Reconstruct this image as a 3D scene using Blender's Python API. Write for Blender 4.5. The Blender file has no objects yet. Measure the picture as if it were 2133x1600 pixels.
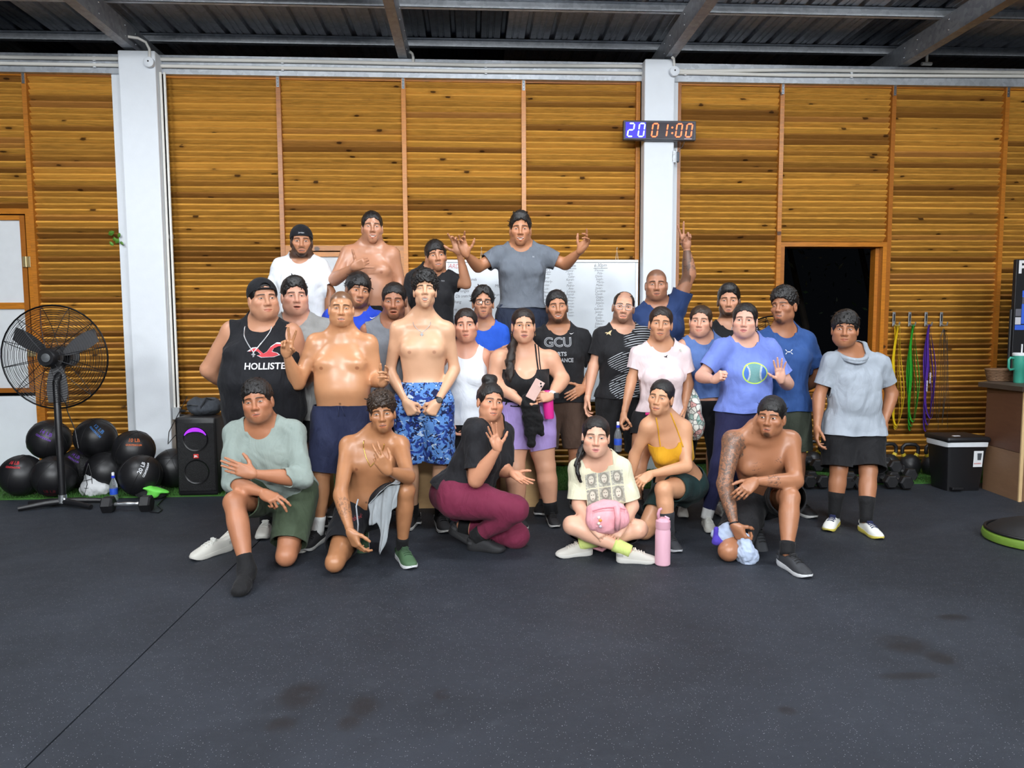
import bpy, bmesh, math, random
import numpy as np
from mathutils import Vector, Matrix

# ------------------------------------------------------------------ camera
sc = bpy.context.scene
col = sc.collection
FPX = 1479.0
CAM = np.array([0.0, 0.0, 1.43])
def nrm(v):
    v = np.asarray(v, float); return v / np.linalg.norm(v)
_d = nrm([(1155 - 1066.5) / FPX, -(19300 - 800) / FPX, -1.0])     # world down in camera axes
_Z = -_d
_X = nrm([(27500 - 1066.5) / FPX, (800 - 545) / FPX, -1.0])       # wall direction in camera axes
_X = nrm(_X - _Z * np.dot(_X, _Z))
_Y = np.cross(_Z, _X)
RCW = np.array([_X, _Y, _Z])                                      # camera vector -> world vector
cam = bpy.data.cameras.new('camera'); camo = bpy.data.objects.new('camera', cam); col.objects.link(camo)
cam.sensor_width = 36.0; cam.lens = 36.0 * FPX / 2133.0; cam.clip_start = 0.05; cam.clip_end = 200
mw = np.eye(4); mw[:3, :3] = RCW; mw[:3, 3] = CAM
camo.matrix_world = Matrix(mw.tolist())
sc.camera = camo
def ray(px, py):
    return RCW @ np.array([(px - 1066.5) / FPX, -(py - 800.0) / FPX, -1.0])
def at(px, py, y):
    r = ray(px, py); return CAM + r * ((y - CAM[1]) / r[1])
def atz(px, py, z):
    r = ray(px, py); return CAM + r * ((z - CAM[2]) / r[2])
def C(r, g, b):
    f = lambda c: (c / 255 / 12.92) if c / 255 <= 0.04045 else ((c / 255 + 0.055) / 1.055) ** 2.4
    return (f(r), f(g), f(b), 1.0)

# ------------------------------------------------------------------ world, lights, exposure
w = bpy.data.worlds.new('night'); sc.world = w; w.use_nodes = True
w.node_tree.nodes['Background'].inputs[0].default_value = (0.35, 0.42, 0.55, 1)
w.node_tree.nodes['Background'].inputs[1].default_value = 0.006
sc.view_settings.view_transform = 'Standard'; sc.view_settings.look = 'None'
sc.view_settings.gamma = 1.0; sc.view_settings.use_curve_mapping = False
sc.view_settings.exposure = -0.42
LAMP_Z = 3.90
LAMPS = [(-3.4, 4.3, 60, 8), (0.3, 4.3, 55, 8), (3.9, 4.3, 60, 8), (-3.2, 0.0, 140, 30), (0.3, 0.0, 140, 30), (3.8, 0.0, 140, 30), (-3.2, -4.6, 370, 58), (0.3, -4.6, 370, 58), (3.8, -4.6, 370, 58)]
for i, (lx, ly, p, tl_) in enumerate(LAMPS):
    for dn in (1, 0):                       # down light of each lamp, plus an added uplight that brightens the roof
        l = bpy.data.lights.new('hall_light_and_roof_fill', 'AREA'); l.shape = 'RECTANGLE'; l.size = 1.15; l.size_y = 0.28
        l.energy = p if dn else (190, 230, 140)[i // 3] * 1.25; l.color = (0.95, 0.98, 1.0)
        o = bpy.data.objects.new('hall_light_and_roof_fill', l); col.objects.link(o)
        o.location = (lx, ly, LAMP_Z - 0.10 if dn else LAMP_Z + 0.10); o.rotation_euler = (math.radians(tl_), 0, 0) if dn else (math.radians(180), 0, 0)

# ------------------------------------------------------------------ shader expressions
class E:
    nt = None
    def __init__(s, sock): s.s = sock
    def _b(s, op, o, rev=False):
        a, b = (o, s) if rev else (s, o)
        return mth(op, a, b)
    def __add__(s, o): return s._b('ADD', o)
    def __radd__(s, o): return s._b('ADD', o, True)
    def __sub__(s, o): return s._b('SUBTRACT', o)
    def __rsub__(s, o): return s._b('SUBTRACT', o, True)
    def __mul__(s, o): return s._b('MULTIPLY', o)
    def __rmul__(s, o): return s._b('MULTIPLY', o, True)
    def __truediv__(s, o): return s._b('DIVIDE', o)
    def __neg__(s): return mth('MULTIPLY', s, -1.0)
def _lnk(inp, v):
    if isinstance(v, E): E.nt.links.new(inp, v.s)
    else: inp.default_value = v
def mth(op, a, b=0.0, c=None):
    n = E.nt.nodes.new('ShaderNodeMath'); n.operation = op
    _lnk(n.inputs[0], a); _lnk(n.inputs[1], b)
    if c is not None: _lnk(n.inputs[2], c)
    return E(n.outputs[0])
def eabs(a): return mth('ABSOLUTE', a)
def emin(a, b): return mth('MINIMUM', a, b)
def emax(a, b): return mth('MAXIMUM', a, b)
def esq(a): return mth('MULTIPLY', a, a)
def esqrt(a): return mth('SQRT', emax(a, 0.0))
def esin(a): return mth('SINE', a)
def step(v, lo, hi):
    n = E.nt.nodes.new('ShaderNodeMapRange'); n.interpolation_type = 'SMOOTHSTEP'; n.clamp = True
    _lnk(n.inputs['Value'], v); n.inputs['From Min'].default_value = lo; n.inputs['From Max'].default_value = hi
    if hi < lo:
        n.inputs['From Min'].default_value = hi; n.inputs['From Max'].default_value = lo
        n.inputs['To Min'].default_value = 1.0; n.inputs['To Max'].default_value = 0.0
    return E(n.outputs['Result'])
def ell(u, v, u0, v0, a, b, soft=0.25):
    d = esqrt(esq((u - u0) / a) + esq((v - v0) / b)); return step(d, 1 + soft, 1 - soft)
def mix(f, a, b):
    n = E.nt.nodes.new('ShaderNodeMix'); n.data_type = 'RGBA'
    _lnk(n.inputs[0], f)
    for k, v in ((6, a), (7, b)):
        if isinstance(v, E): E.nt.links.new(n.inputs[k], v.s)
        else: n.inputs[k].default_value = v
    return E(n.outputs[2])
def sep(sock):
    n = E.nt.nodes.new('ShaderNodeSeparateXYZ'); E.nt.links.new(n.inputs[0], sock.s if isinstance(sock, E) else sock)
    return E(n.outputs[0]), E(n.outputs[1]), E(n.outputs[2])
def comb(x, y, z):
    n = E.nt.nodes.new('ShaderNodeCombineXYZ')
    for i, v in enumerate((x, y, z)): _lnk(n.inputs[i], v)
    return E(n.outputs[0])
def texco(kind='Object'):
    n = E.nt.nodes.new('ShaderNodeTexCoord'); return E(n.outputs[kind])
def attr(name):
    n = E.nt.nodes.new('ShaderNodeAttribute'); n.attribute_name = name; return E(n.outputs['Vector'])
def objrand():
    n = E.nt.nodes.new('ShaderNodeObjectInfo'); return E(n.outputs['Random'])
def vmap(v, scale=(1, 1, 1), loc=(0, 0, 0)):
    n = E.nt.nodes.new('ShaderNodeMapping'); E.nt.links.new(n.inputs[0], v.s)
    n.inputs['Scale'].default_value = scale; _l = n.inputs['Location']
    if isinstance(loc, E): E.nt.links.new(_l, loc.s)
    else: _l.default_value = loc
    return E(n.outputs[0])
def noise(v=None, scale=5.0, detail=3.0, rough=0.5, dist=0.0):
    n = E.nt.nodes.new('ShaderNodeTexNoise')
    if v is not None: E.nt.links.new(n.inputs['Vector'], v.s)
    n.inputs['Scale'].default_value = scale; n.inputs['Detail'].default_value = detail
    n.inputs['Roughness'].default_value = rough; n.inputs['Distortion'].default_value = dist
    return E(n.outputs[0])
def voro(v, scale, out='Distance', feature='F1', dim='3D'):
    n = E.nt.nodes.new('ShaderNodeTexVoronoi'); n.feature = feature; n.voronoi_dimensions = dim
    if v is not None: E.nt.links.new(n.inputs['Vector'], v.s)
    n.inputs['Scale'].default_value = scale
    return E(n.outputs[out])
def bump(h, strength=0.3, dist=0.01):
    n = E.nt.nodes.new('ShaderNodeBump'); n.inputs['Strength'].default_value = strength
    n.inputs['Distance'].default_value = dist; _lnk(n.inputs['Height'], h); return E(n.outputs[0])
def newmat(name):
    m = bpy.data.materials.new(name); m.use_nodes = True; E.nt = m.node_tree
    b = m.node_tree.nodes['Principled BSDF']; return m, b
def setb(b, **k):
    names = dict(col='Base Color', rough='Roughness', metal='Metallic', normal='Normal', alpha='Alpha', trans='Transmission Weight',
                 ior='IOR', sss='Subsurface Weight', coat='Coat Weight', spec='Specular IOR Level', emit='Emission Color', es='Emission Strength', sheen='Sheen Weight', coatr='Coat Roughness')
    for n, v in k.items(): _lnk(b.inputs[names[n]], v)
_mc = {}
def plain(name, c, rough=0.5, metal=0.0, var=0.12, nscale=12.0, bmp=0.0, bscale=60.0, **k):
    """procedural base: colour with slight mottling, optional fine bump"""
    if name in _mc: return _mc[name]
    m, b = newmat(name)
    t = texco('Object'); f = noise(t, nscale, 3)
    lo = tuple(x * (1 - var) for x in c[:3]) + (1,); hi = tuple(min(1, x * (1 + var)) for x in c[:3]) + (1,)
    setb(b, col=mix(f, lo, hi), rough=rough, metal=metal)
    if bmp: setb(b, normal=bump(noise(t, bscale, 2), bmp, 0.01))
    if k: setb(b, **k)
    _mc[name] = m; return m
def glow(name, c, s):
    if name in _mc: return _mc[name]
    m, b = newmat(name); setb(b, col=c, emit=c, es=s, rough=0.5); _mc[name] = m; return m

# ------------------------------------------------------------------ mesh building
class MB:
    def __init__(s): s.v = []; s.f = []; s.mi = []
    def add(s, V, F, m=0):
        n = len(s.v); s.v += [tuple(map(float, p)) for p in V]; s.f += [tuple(i + n for i in f) for f in F]; s.mi += [m] * len(F); return s
    def box(s, lo, hi, m=0, M=None):
        x0, y0, z0 = lo; x1, y1, z1 = hi
        V = [(x0, y0, z0), (x1, y0, z0), (x1, y1, z0), (x0, y1, z0), (x0, y0, z1), (x1, y0, z1), (x1, y1, z1), (x0, y1, z1)]
        if M is not None: V = [tuple(M @ Vector(p)) for p in V]
        return s.add(V, [(0, 3, 2, 1), (4, 5, 6, 7), (0, 1, 5, 4), (1, 2, 6, 5), (2, 3, 7, 6), (3, 0, 4, 7)], m)
    def bbox(s, lo, hi, r=0.005, m=0, M=None):
        """box with chamfered edges"""
        bm = bmesh.new(); bmesh.ops.create_cube(bm, size=1)
        for v in bm.verts: v.co = Vector([(lo[i] + hi[i]) / 2 + v.co[i] * (hi[i] - lo[i]) for i in range(3)])
        bmesh.ops.bevel(bm, geom=list(bm.edges), offset=r, segments=2, affect='EDGES', profile=0.5)
        bm.verts.index_update()
        V = [tuple((M @ v.co) if M is not None else v.co) for v in bm.verts]; F = [tuple(v.index for v in f.verts) for f in bm.faces]
        bm.free(); return s.add(V, F, m)
    def tube(s, pts, r, n=8, m=0, cap=True, closed=False):
        pts = [np.asarray(p, float) for p in pts]; N = len(pts)
        rs = r if hasattr(r, '__len__') else [r] * N
        up = None; V = []; F = []
        for i, p in enumerate(pts):
            if closed: t = nrm(pts[(i + 1) % N] - pts[i - 1])
            else: t = nrm(pts[min(i + 1, N - 1)] - pts[max(i - 1, 0)])
            if up is None:
                up = np.array([0, 0, 1.0]) if abs(t[2]) < 0.9 else np.array([1.0, 0, 0])
            a = np.cross(t, up); a = nrm(a); up = np.cross(a, t)
            for k in range(n):
                an = 2 * math.pi * k / n; V.append(p + (a * math.cos(an) + up * math.sin(an)) * rs[i])
        M_ = N if closed else N - 1
        for i in range(M_):
            j = (i + 1) % N
            for k in range(n):
                k2 = (k + 1) % n; F.append((i * n + k, i * n + k2, j * n + k2, j * n + k))
        if cap and not closed: F.append(tuple(range(n))[::-1]); F.append(tuple((N - 1) * n + k for k in range(n)))
        return s.add(V, [f[::-1] for f in F], m)
    def lathe(s, prof, n=24, m=0, M=None, cap=True):
        V = []; F = []
        for r, z in prof:
            for k in range(n):
                a = 2 * math.pi * k / n; V.append((r * math.cos(a), r * math.sin(a), z))
        for i in range(len(prof) - 1):
            for k in range(n):
                k2 = (k + 1) % n; F.append((i * n + k, i * n + k2, (i + 1) * n + k2, (i + 1) * n + k))
        if cap:
            F.append(tuple(range(n))[::-1]); F.append(tuple((len(prof) - 1) * n + k for k in range(n)))
        if M is not None: V = [tuple(M @ Vector(p)) for p in V]
        return s.add(V, F, m)
    def sphere(s, c, r, n=16, m=0, M=None):
        rr = r if hasattr(r, '__len__') else (r, r, r)
        V = []; F = []; k2 = n // 2
        for i in range(k2 + 1):
            th = math.pi * i / k2
            for j in range(n):
                ph = 2 * math.pi * j / n
                p = Vector((rr[0] * math.sin(th) * math.cos(ph), rr[1] * math.sin(th) * math.sin(ph), rr[2] * math.cos(th)))
                if M is not None: p = M @ p
                V.append((p[0] + c[0], p[1] + c[1], p[2] + c[2]))
        for i in range(k2):
            for j in range(n):
                j2 = (j + 1) % n; F.append((i * n + j, (i + 1) * n + j, (i + 1) * n + j2, i * n + j2))
        return s.add(V, F, m)
    def prism(s, pts, y0, y1, m=0, M=None):
        """outline in x,z extruded along y"""
        n = len(pts); V = [(p[0], y0, p[1]) for p in pts] + [(p[0], y1, p[1]) for p in pts]
        if M is not None: V = [tuple(M @ Vector(p)) for p in V]
        F = [tuple(range(n)), tuple(range(n, 2 * n))[::-1]] + [(i, i + n, (i + 1) % n + n, (i + 1) % n) for i in range(n)]
        return s.add(V, F, m)
    def mesh(s, name, mats, smooth=False):
        me = bpy.data.meshes.new(name); me.from_pydata(s.v, [], s.f)
        for m in (mats if isinstance(mats, (list, tuple)) else [mats]): me.materials.append(m)
        if any(s.mi): me.polygons.foreach_set('material_index', s.mi)
        if smooth: me.shade_smooth()
        me.update(); return me
    def build(s, name, mats, parent=None, smooth=False, sharp=None):
        me = s.mesh(name, mats, smooth)
        if smooth and sharp: me.set_sharp_from_angle(angle=math.radians(sharp))
        return obj(name, me, parent)
def obj(name, me, parent=None):
    o = bpy.data.objects.new(name, me); col.objects.link(o)
    if parent is not None: o.parent = parent
    return o
def empty(name, loc=(0, 0, 0), parent=None):
    o = bpy.data.objects.new(name, None); col.objects.link(o); o.location = tuple(float(x) for x in loc); o.empty_display_size = 0.1
    if parent is not None: o.parent = parent
    return o
def tag(o, label=None, cat=None, group=None, kind=None):
    if label: o['label'] = label
    if cat: o['category'] = cat
    if group: o['group'] = group
    if kind: o['kind'] = kind
    return o
def struct(o): o['kind'] = 'structure'; return o
def wp(o, parent):
    """parent with world coordinates of the mesh kept"""
    o.parent = parent; o.location = tuple(-x for x in parent.location); return o
# ------------------------------------------------------------------ the setting
rnd = random.Random(5)
WY = 7.10          # plane of the slat fronts
def wood_mat(name, base, dark, knots=True, var=0.35):
    m, b = newmat(name)
    t = texco('Object'); r = objrand()
    off = comb(r * 37.0, r * 11.0, r * 23.0)
    n = E.nt.nodes.new('ShaderNodeVectorMath'); n.operation = 'ADD'
    E.nt.links.new(n.inputs[0], t.s); E.nt.links.new(n.inputs[1], off.s); v = E(n.outputs[0])
    g = noise(vmap(v, (2.0, 30, 30)), 3.0, 5, 0.6, 0.6)
    fine = noise(vmap(v, (6.0, 200, 200)), 2.0, 3)
    base_d = tuple(x * 0.62 for x in base[:3]) + (1,)
    c = mix(step(g, 0.35, 0.68), base, base_d)
    c = mix(fine * 0.25, c, dark)
    # board to board difference
    c = mix(step(r, 0.74, 0.96) * 0.72, c, dark); c = mix(step(eabs(r - 0.5), 0.06, 0.02) * 0.5, c, C(150, 92, 58))
    c = mix(step(r, 0.25, 0.0) * 0.35, c, tuple(min(1, x * 1.35) for x in base[:3]) + (1,))
    if knots:
        x, y, z = sep(v); s_ = y * 0.79 - z * 0.61
        kv = comb(x * 3.6 + r * 71.0, s_ * 9.0 + r * 13.0, 0.0); wob = noise(v, 22, 2)
        k = voro(kv, 1.0, dim='2D') + wob * 0.16 - 0.08; keep = step(sep(voro(kv, 1.0, 'Color', dim='2D'))[0], 0.80, 0.83)
        kn = step(k, 0.12, 0.07) * keep
        c = mix(step(k, 0.30, 0.10) * 0.3 * keep, c, dark)
        c = mix(kn * 0.9, c, C(46, 22, 10))
    setb(b, col=c, rough=0.34, normal=bump(fine, 0.15, 0.004), coat=0.12, coatr=0.35)
    return m
M_WOOD = wood_mat('varnished_pine_slat', C(222, 162, 70), C(104, 60, 28))
M_POST = wood_mat('varnished_pine_post', C(196, 122, 36), C(140, 80, 26), True)
M_WHITE = plain('white_paint', C(229, 234, 240), 0.55, var=0.03, bmp=0.05)
M_GALV = None
def galv(name, lo, hi, rough, metal=0.75):
    m, b = newmat(name); t = texco('Object')
    v = voro(t, 28, 'Color'); s = sep(v)[0]; n = noise(t, 3, 4)
    setb(b, col=mix(s * 0.45 + n * 0.5, lo, hi), metal=metal, rough=mth('ADD', n * 0.2, rough))
    return m
M_GALV = galv('galvanised_steel', C(162, 168, 175), C(214, 219, 225), 0.34, .55)
M_RAFT = galv('rafter_steel', C(124, 128, 136), C(176, 180, 186), 0.40, .4)
M_ROOF = galv('roof_sheet_steel', C(140, 144, 152), C(186, 190, 198), 0.26, 0.35)
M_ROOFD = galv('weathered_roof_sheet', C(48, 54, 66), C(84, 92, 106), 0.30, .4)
M_PVC = plain('cream_conduit', C(228, 226, 220), 0.45, var=0.04)
M_BLACKP = plain('black_plastic', C(20, 20, 23), 0.42, var=0.2)
M_STEEL = plain('bright_steel', C(200, 204, 208), 0.25, 0.9, 0.08)

# floor: black rubber with pale flecks, scuffs and old wet marks
def floor_mat():
    m, b = newmat('speckled_rubber'); t = texco('Object')
    n1 = noise(t, 0.9, 5, 0.6, 0.4); n2 = noise(vmap(t, (1, 1.6, 1)), 5.5, 5, 0.65); n3 = noise(t, 420, 2)
    base = mix(step(n1, 0.32, 0.70), C(28, 33, 41), C(41, 46, 55))
    base = mix(step(n2, 0.55, 0.75) * 0.25, base, C(70, 73, 80))
    scuff = step(noise(vmap(t, (3, 22, 1), (3, 1, 0)), 1.3, 6, 0.7, 1.2), 0.66, 0.80) * step(n1, 0.45, 0.65)
    base = mix(scuff * 0.3, base, C(96, 100, 106))
    fl = voro(t, 115); sz = sep(voro(t, 115, 'Color'))[0]
    fleck = step(fl, 0.20, 0.10) * step(sz, 0.50, 0.56)
    base = mix(fleck * 0.85, base, C(150, 152, 157))
    fl2 = step(voro(vmap(t, (1, 1, 1), (0.3, 0.7, 0)), 22), 0.060, 0.03) * step(sep(voro(vmap(t, (1, 1, 1), (0.3, 0.7, 0)), 22, 'Color'))[1], 0.6, 0.65)
    base = mix(fl2 * 0.6, base, C(170, 172, 175))
    wet = None
    x, y, z = sep(t)
    for (px, py, a, bb) in ((625, 1448, .075, .10), (757, 1472, .05, .07), (728, 1505, .04, .05), (585, 1510, .05, .05), (1880, 1342, .10, .09),
                            (1958, 1370, .06, .06), (1985, 1286, .075, .035), (1893, 1408, .12, .03), (920, 1447, .03, .04), (1640, 1480, .03, .03)):
        p = atz(px, py, 0)
        e = ell(x, y, p[0], p[1], a, bb, 0.5); wet = e if wet is None else emax(wet, e)
    wet = wet * step(n2, 0.25, 0.5)
    base = mix(wet * 0.75, base, C(24, 25, 29))
    setb(b, col=base, rough=mth('SUBTRACT', n2 * 0.25 + 0.52, wet * 0.18), normal=bump(n3 + n2 * 0.6, 0.35, 0.004), spec=0.42)
    return m
M_FLOOR = floor_mat()
# rubber floor laid in rolls; the seam between two rolls runs from the left foreground to the group
s0 = atz(52, 1600, 0); s1 = atz(480, 1185, 0); sd = (s1 - s0) / (s1[1] - s0[1])
def seam_x(y): return s0[0] + sd[0] * (y - s0[1])
fl = struct(empty('floor'))
for nm, a0, a1, g0, g1 in (('rubber_roll', -9.0, None, 0, -0.004), ('rubber_roll', None, 9.0, 0.004, 0)):
    mb = MB()
    ys = np.linspace(-6, WY + 0.4, 12)
    L = [(a0 if a0 is not None else seam_x(y) + g1 + 0.004) for y in ys]; R = [(a1 if a1 is not None else seam_x(y) - 0.003) for y in ys]
    V = []
    for z in (0.0, -0.02):
        for i, y in enumerate(ys): V += [(L[i], y, z), (R[i], y, z)]
    n = len(ys); F = []
    for i in range(n - 1):
        F.append((2 * i, 2 * i + 1, 2 * i + 3, 2 * i + 2)); k = 2 * n
        F.append((k + 2 * i, k + 2 * i + 2, k + 2 * i + 3, k + 2 * i + 1))
        F.append((2 * i, 2 * i + 2, k + 2 * i + 2, k + 2 * i)); F.append((2 * i + 1, k + 2 * i + 1, k + 2 * i + 3, 2 * i + 3))
    mb.add(V, F); mb.build(nm, M_FLOOR, fl)
mb = MB(); mb.box((-9, -6, -0.12), (9, WY + 3.5, -0.021)); mb.build('slab', plain('concrete_slab', C(30, 30, 32), 0.9), fl)

# slat wall bays: posts at the px they show at y=400
def wx(px, py=400, y=WY): return at(px, py, y)[0]
Z_BEAM0 = at(600, 158, WY - 0.06)[2]
Z_BEAM1 = at(600, 118, WY - 0.06)[2]
WALL_TOP = Z_BEAM0 + 0.03
PITCH = 0.0555
slat_me = {}
def slat_mesh(L):
    k = round(L, 3)
    if k not in slat_me:
        mb = MB(); M = Matrix.Rotation(math.radians(-39), 4, 'X')
        mb.box((-L / 2, 0, -0.0105), (L / 2, 0.074, 0.0105), 0, M); slat_me[k] = mb.mesh('slat', M_WOOD)
    return slat_me[k]
posts_px = [-190, 66, 250, 338, 587, 844, 1091, 1328, 1410, 1623, 1853, 2086, 2320]
PX = [wx(p) for p in posts_px]
print('posts', [round(p, 3) for p in PX], 'beam', Z_BEAM0, Z_BEAM1)
def bay(i, x0, x1, holes=()):
    o = struct(empty('wall_back', ((x0 + x1) / 2, WY, 0)))
    z = 0.07; k = 0
    while z < WALL_TOP - 0.05:
        inh = [h for h in holes if h[2] < z < h[3]]
        if not inh:
            s = obj('slat', slat_mesh(x1 - x0), o); s.location = (0, 0.004 + rnd.uniform(-.002, .002), z + rnd.uniform(-.0035, .0035)); s.rotation_euler = (math.radians(rnd.gauss(0, 2.0)), math.radians(rnd.gauss(0, .18)), 0)
        z += PITCH; k += 1
    return o
POSTW = 0.042
def post(x, z0=0.0, z1=None, w=POSTW, bracket=True, parent=None):
    mb = MB(); mb.box((-w / 2, -0.028, z0), (w / 2, 0.07, z1 or WALL_TOP))
    o = mb.build('post', M_POST, parent)
    if parent is None: o.location = (x, WY, 0)
    return o
WIN_TOP = at(1740, 505, WY)[2]; WIN_BOT = at(1740, 806, WY)[2]
SHUT_TOP = at(30, 435, WY)[2]; SHUT_BOT = at(30, 818, WY)[2]
def door_hole(z0, z1): return [(0, 0, z0, z1)]
bays = [(0, 1, door_hole(-1, SHUT_TOP + .02)), (1, 2, ()), (3, 4, ()), (4, 5, door_hole(-1, at(740, 512, WY)[2])), (5, 6, ()), (6, 7, ()), (8, 9, ()),
        (9, 10, door_hole(WIN_BOT - .02, WIN_TOP + .02)), (10, 11, ()), (11, 12, ())]
for n, (a, b_, h) in enumerate(bays):
    o = bay(n, PX[a] + 0.02, PX[b_] - 0.02, h)
    # each bay has its right hand post and its left one where the wall starts anew
    if b_ not in (2, 7): pp = post(0, parent=o); pp.location = (PX[b_] - o.location.x, 0, 0)
    if a in (3, 8):
        pp = post(0, parent=o, w=0.035); pp.location = (PX[a] - o.location.x + .006, 0, 0)
    if b_ == 7:
        pp = post(0, parent=o, w=0.04); pp.location = (PX[b_] - o.location.x - .006, 0, 0)
    # top rail
    mb = MB(); mb.box((PX[a] + .02 - o.location.x, -0.004, WALL_TOP - 0.045), (PX[b_] - .02 - o.location.x, 0.045, WALL_TOP)); mb.build('top_rail', M_POST, o)
    if b_ in (1, 4, 5, 6, 9, 10, 11):
        x = PX[b_] - o.location.x; mb = MB()
        mb.box((x - 0.013, -0.034, WALL_TOP - 0.125), (x + 0.013, -0.029, WALL_TOP - 0.012)); mb.box((x - 0.013, -0.034, WALL_TOP - 0.014), (x + 0.02, 0.02, WALL_TOP - 0.009))
        for zz in (0.03, 0.06, 0.09): mb.sphere((x, -0.035, WALL_TOP - 0.02 - zz), 0.0045, 8)
        mb.build('bracket', M_STEEL, o)
# dark night backing so that nothing shines between the slats; outside ground
mb = MB(); mb.box((-9, WY + 0.5, -0.1), (9, WY + 9, -0.03)); struct(mb.build('ground_outside', plain('dark_earth', C(30, 28, 24), 0.95)))

# columns
def column(pxl, pxr, name, side):
    y0 = WY - 0.20
    x0 = at(pxl, 400, y0)[0]; x1 = at(pxr, 400, y0)[0]
    mb = MB(); mb.bbox((x0, y0, 0), (x1, WY + 0.12, Z_BEAM1 - 0.015), 0.012)
    return struct(mb.build(name, M_WHITE)), x0, x1, y0
c1, C1L, C1R, CY = column(258, 335, 'column', 1)
c2, C2L, C2R, _ = column(1341, 1403, 'column', -1)
# side panels of the columns towards the slats
mb = MB(); mb.box((C1R, WY - 0.10, 0), (PX[3] - 0.012, WY + 0.1, Z_BEAM0)); struct(mb.build('trim_1', M_WHITE))
mb = MB(); mb.box((PX[7] + 0.016, WY - 0.07, 0), (C2L, WY + 0.1, Z_BEAM0)); struct(mb.build('trim_2', M_WHITE))
mb = MB(); mb.box((C2R, WY - 0.03, 0), (PX[8] - 0.01, WY + 0.1, Z_BEAM0)); struct(mb.build('trim_3', M_WHITE))
mb = MB(); mb.box((PX[2] - .02, WY - 0.02, 0), (C1L, WY + 0.1, Z_BEAM0)); struct(mb.build('trim_4', M_WHITE))

# long galvanised C beam over the slats
BY = WY - 0.06
mb = MB(); zb, zt = Z_BEAM0, Z_BEAM1
prof = [(BY + 0.16, zb), (BY, zb), (BY, zb + 0.035), (BY + 0.008, zb + .035), (BY + .008, zt - .0), (BY + 0.16, zt), (BY + 0.16, zt - 0.01), (BY + 0.02, zt - 0.01), (BY + 0.02, zb + 0.012), (BY + 0.16, zb + 0.012)]
V = [(-9, a, b_) for a, b_ in prof] + [(9, a, b_) for a, b_ in prof]; n = len(prof)
mb.add(V, [(i, (i + 1) % n, (i + 1) % n + n, i + n) for i in range(n)])
struct(mb.build('eaves_beam', M_GALV))
# roof
RZ = Z_BEAM1 + 0.005
RAFT_H = 0.19
def rafter(px, w=0.10):
    x = at(px, 112, WY - 0.1)[0]
    o = empty('roof_rafter', (x, 0, RZ)); mb = MB()
    t = 0.006
    mb.box((-w / 2, -6, 0), (w / 2, WY + 0.9, t)); mb.box((-w / 2, -6, RAFT_H - t), (w / 2, WY + 0.9, RAFT_H))
    mb.box((w / 2 - t, -6, t), (w / 2, WY + .9, RAFT_H - t)); mb.box((-w / 2, -6, t), (-w / 2 + t, WY + .9, RAFT_H - t))
    mb.build('box_section', M_RAFT, o)
    mb = MB()
    for yy in (6.3, 6.75, 6.95):
        for zz in (.05, .14):
            mb.sphere((w / 2 + .002, yy, zz), .009, 8); mb.sphere((-w / 2 - .002, yy, zz), .009, 8)
    mb.build('bolts', M_STEEL, o)
    return struct(o)
for px in (277, 838, 1392, 1888, -330): rafter(px, 0.10 if px != 838 else 0.085)
PZ = RZ + RAFT_H
for yy in (7.25, 6.39, 5.75, 5.1, 4.1, 3.0, 1.9, 0.8, -0.4, -1.6, -2.8, -4, -5.2):
    mb = MB(); h = 0.085; t = .004
    mb.box((-9, yy, PZ), (9, yy + .045, PZ + t)); mb.box((-9, yy + .045 - t, PZ), (9, yy + .045, PZ + h)); mb.box((-9, yy, PZ + h - t), (9, yy + .045, PZ + h)); mb.box((-9, yy, PZ), (9, yy + t, PZ + .016))
    struct(mb.build('roof_purlin', M_GALV))
SZ = PZ + 0.087
def sheet(x0, x1, m):
    """trapezoid ribs along y"""
    mb = MB(); P = []
    n = max(1, round((x1 - x0) / 0.245)); p = (x1 - x0) / n
    for i in range(n):
        b0 = x0 + i * p
        P += [(b0, 0), (b0 + p * .20, 0), (b0 + p * .22, .006), (b0 + p * .26, .006), (b0 + p * .28, 0), (b0 + p * .42, 0), (b0 + p * .44, .006), (b0 + p * .48, .006), (b0 + p * .5, 0),
              (b0 + p * .74, 0), (b0 + p * .80, .032), (b0 + p * .92, .032), (b0 + p * .98, 0)]
    P.append((x1, 0))
    V = []
    for yy in (-6, WY + 1.2): V += [(a, yy, SZ + b_) for a, b_ in P]
    n = len(P); mb.add(V, [(i, i + 1, n + i + 1, n + i) for i in range(n - 1)])
    return mb.build('roof_sheet', m)
roof = struct(empty('ceiling'))
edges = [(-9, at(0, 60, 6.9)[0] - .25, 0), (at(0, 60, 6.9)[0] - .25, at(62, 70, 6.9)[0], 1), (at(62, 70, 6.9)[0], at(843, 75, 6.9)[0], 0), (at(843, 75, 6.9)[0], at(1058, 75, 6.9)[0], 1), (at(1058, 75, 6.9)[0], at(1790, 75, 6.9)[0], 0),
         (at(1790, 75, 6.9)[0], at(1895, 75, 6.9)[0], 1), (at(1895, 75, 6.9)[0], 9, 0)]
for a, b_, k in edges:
    o = sheet(a, b_, M_ROOFD if k else M_ROOF); o.parent = roof
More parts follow.
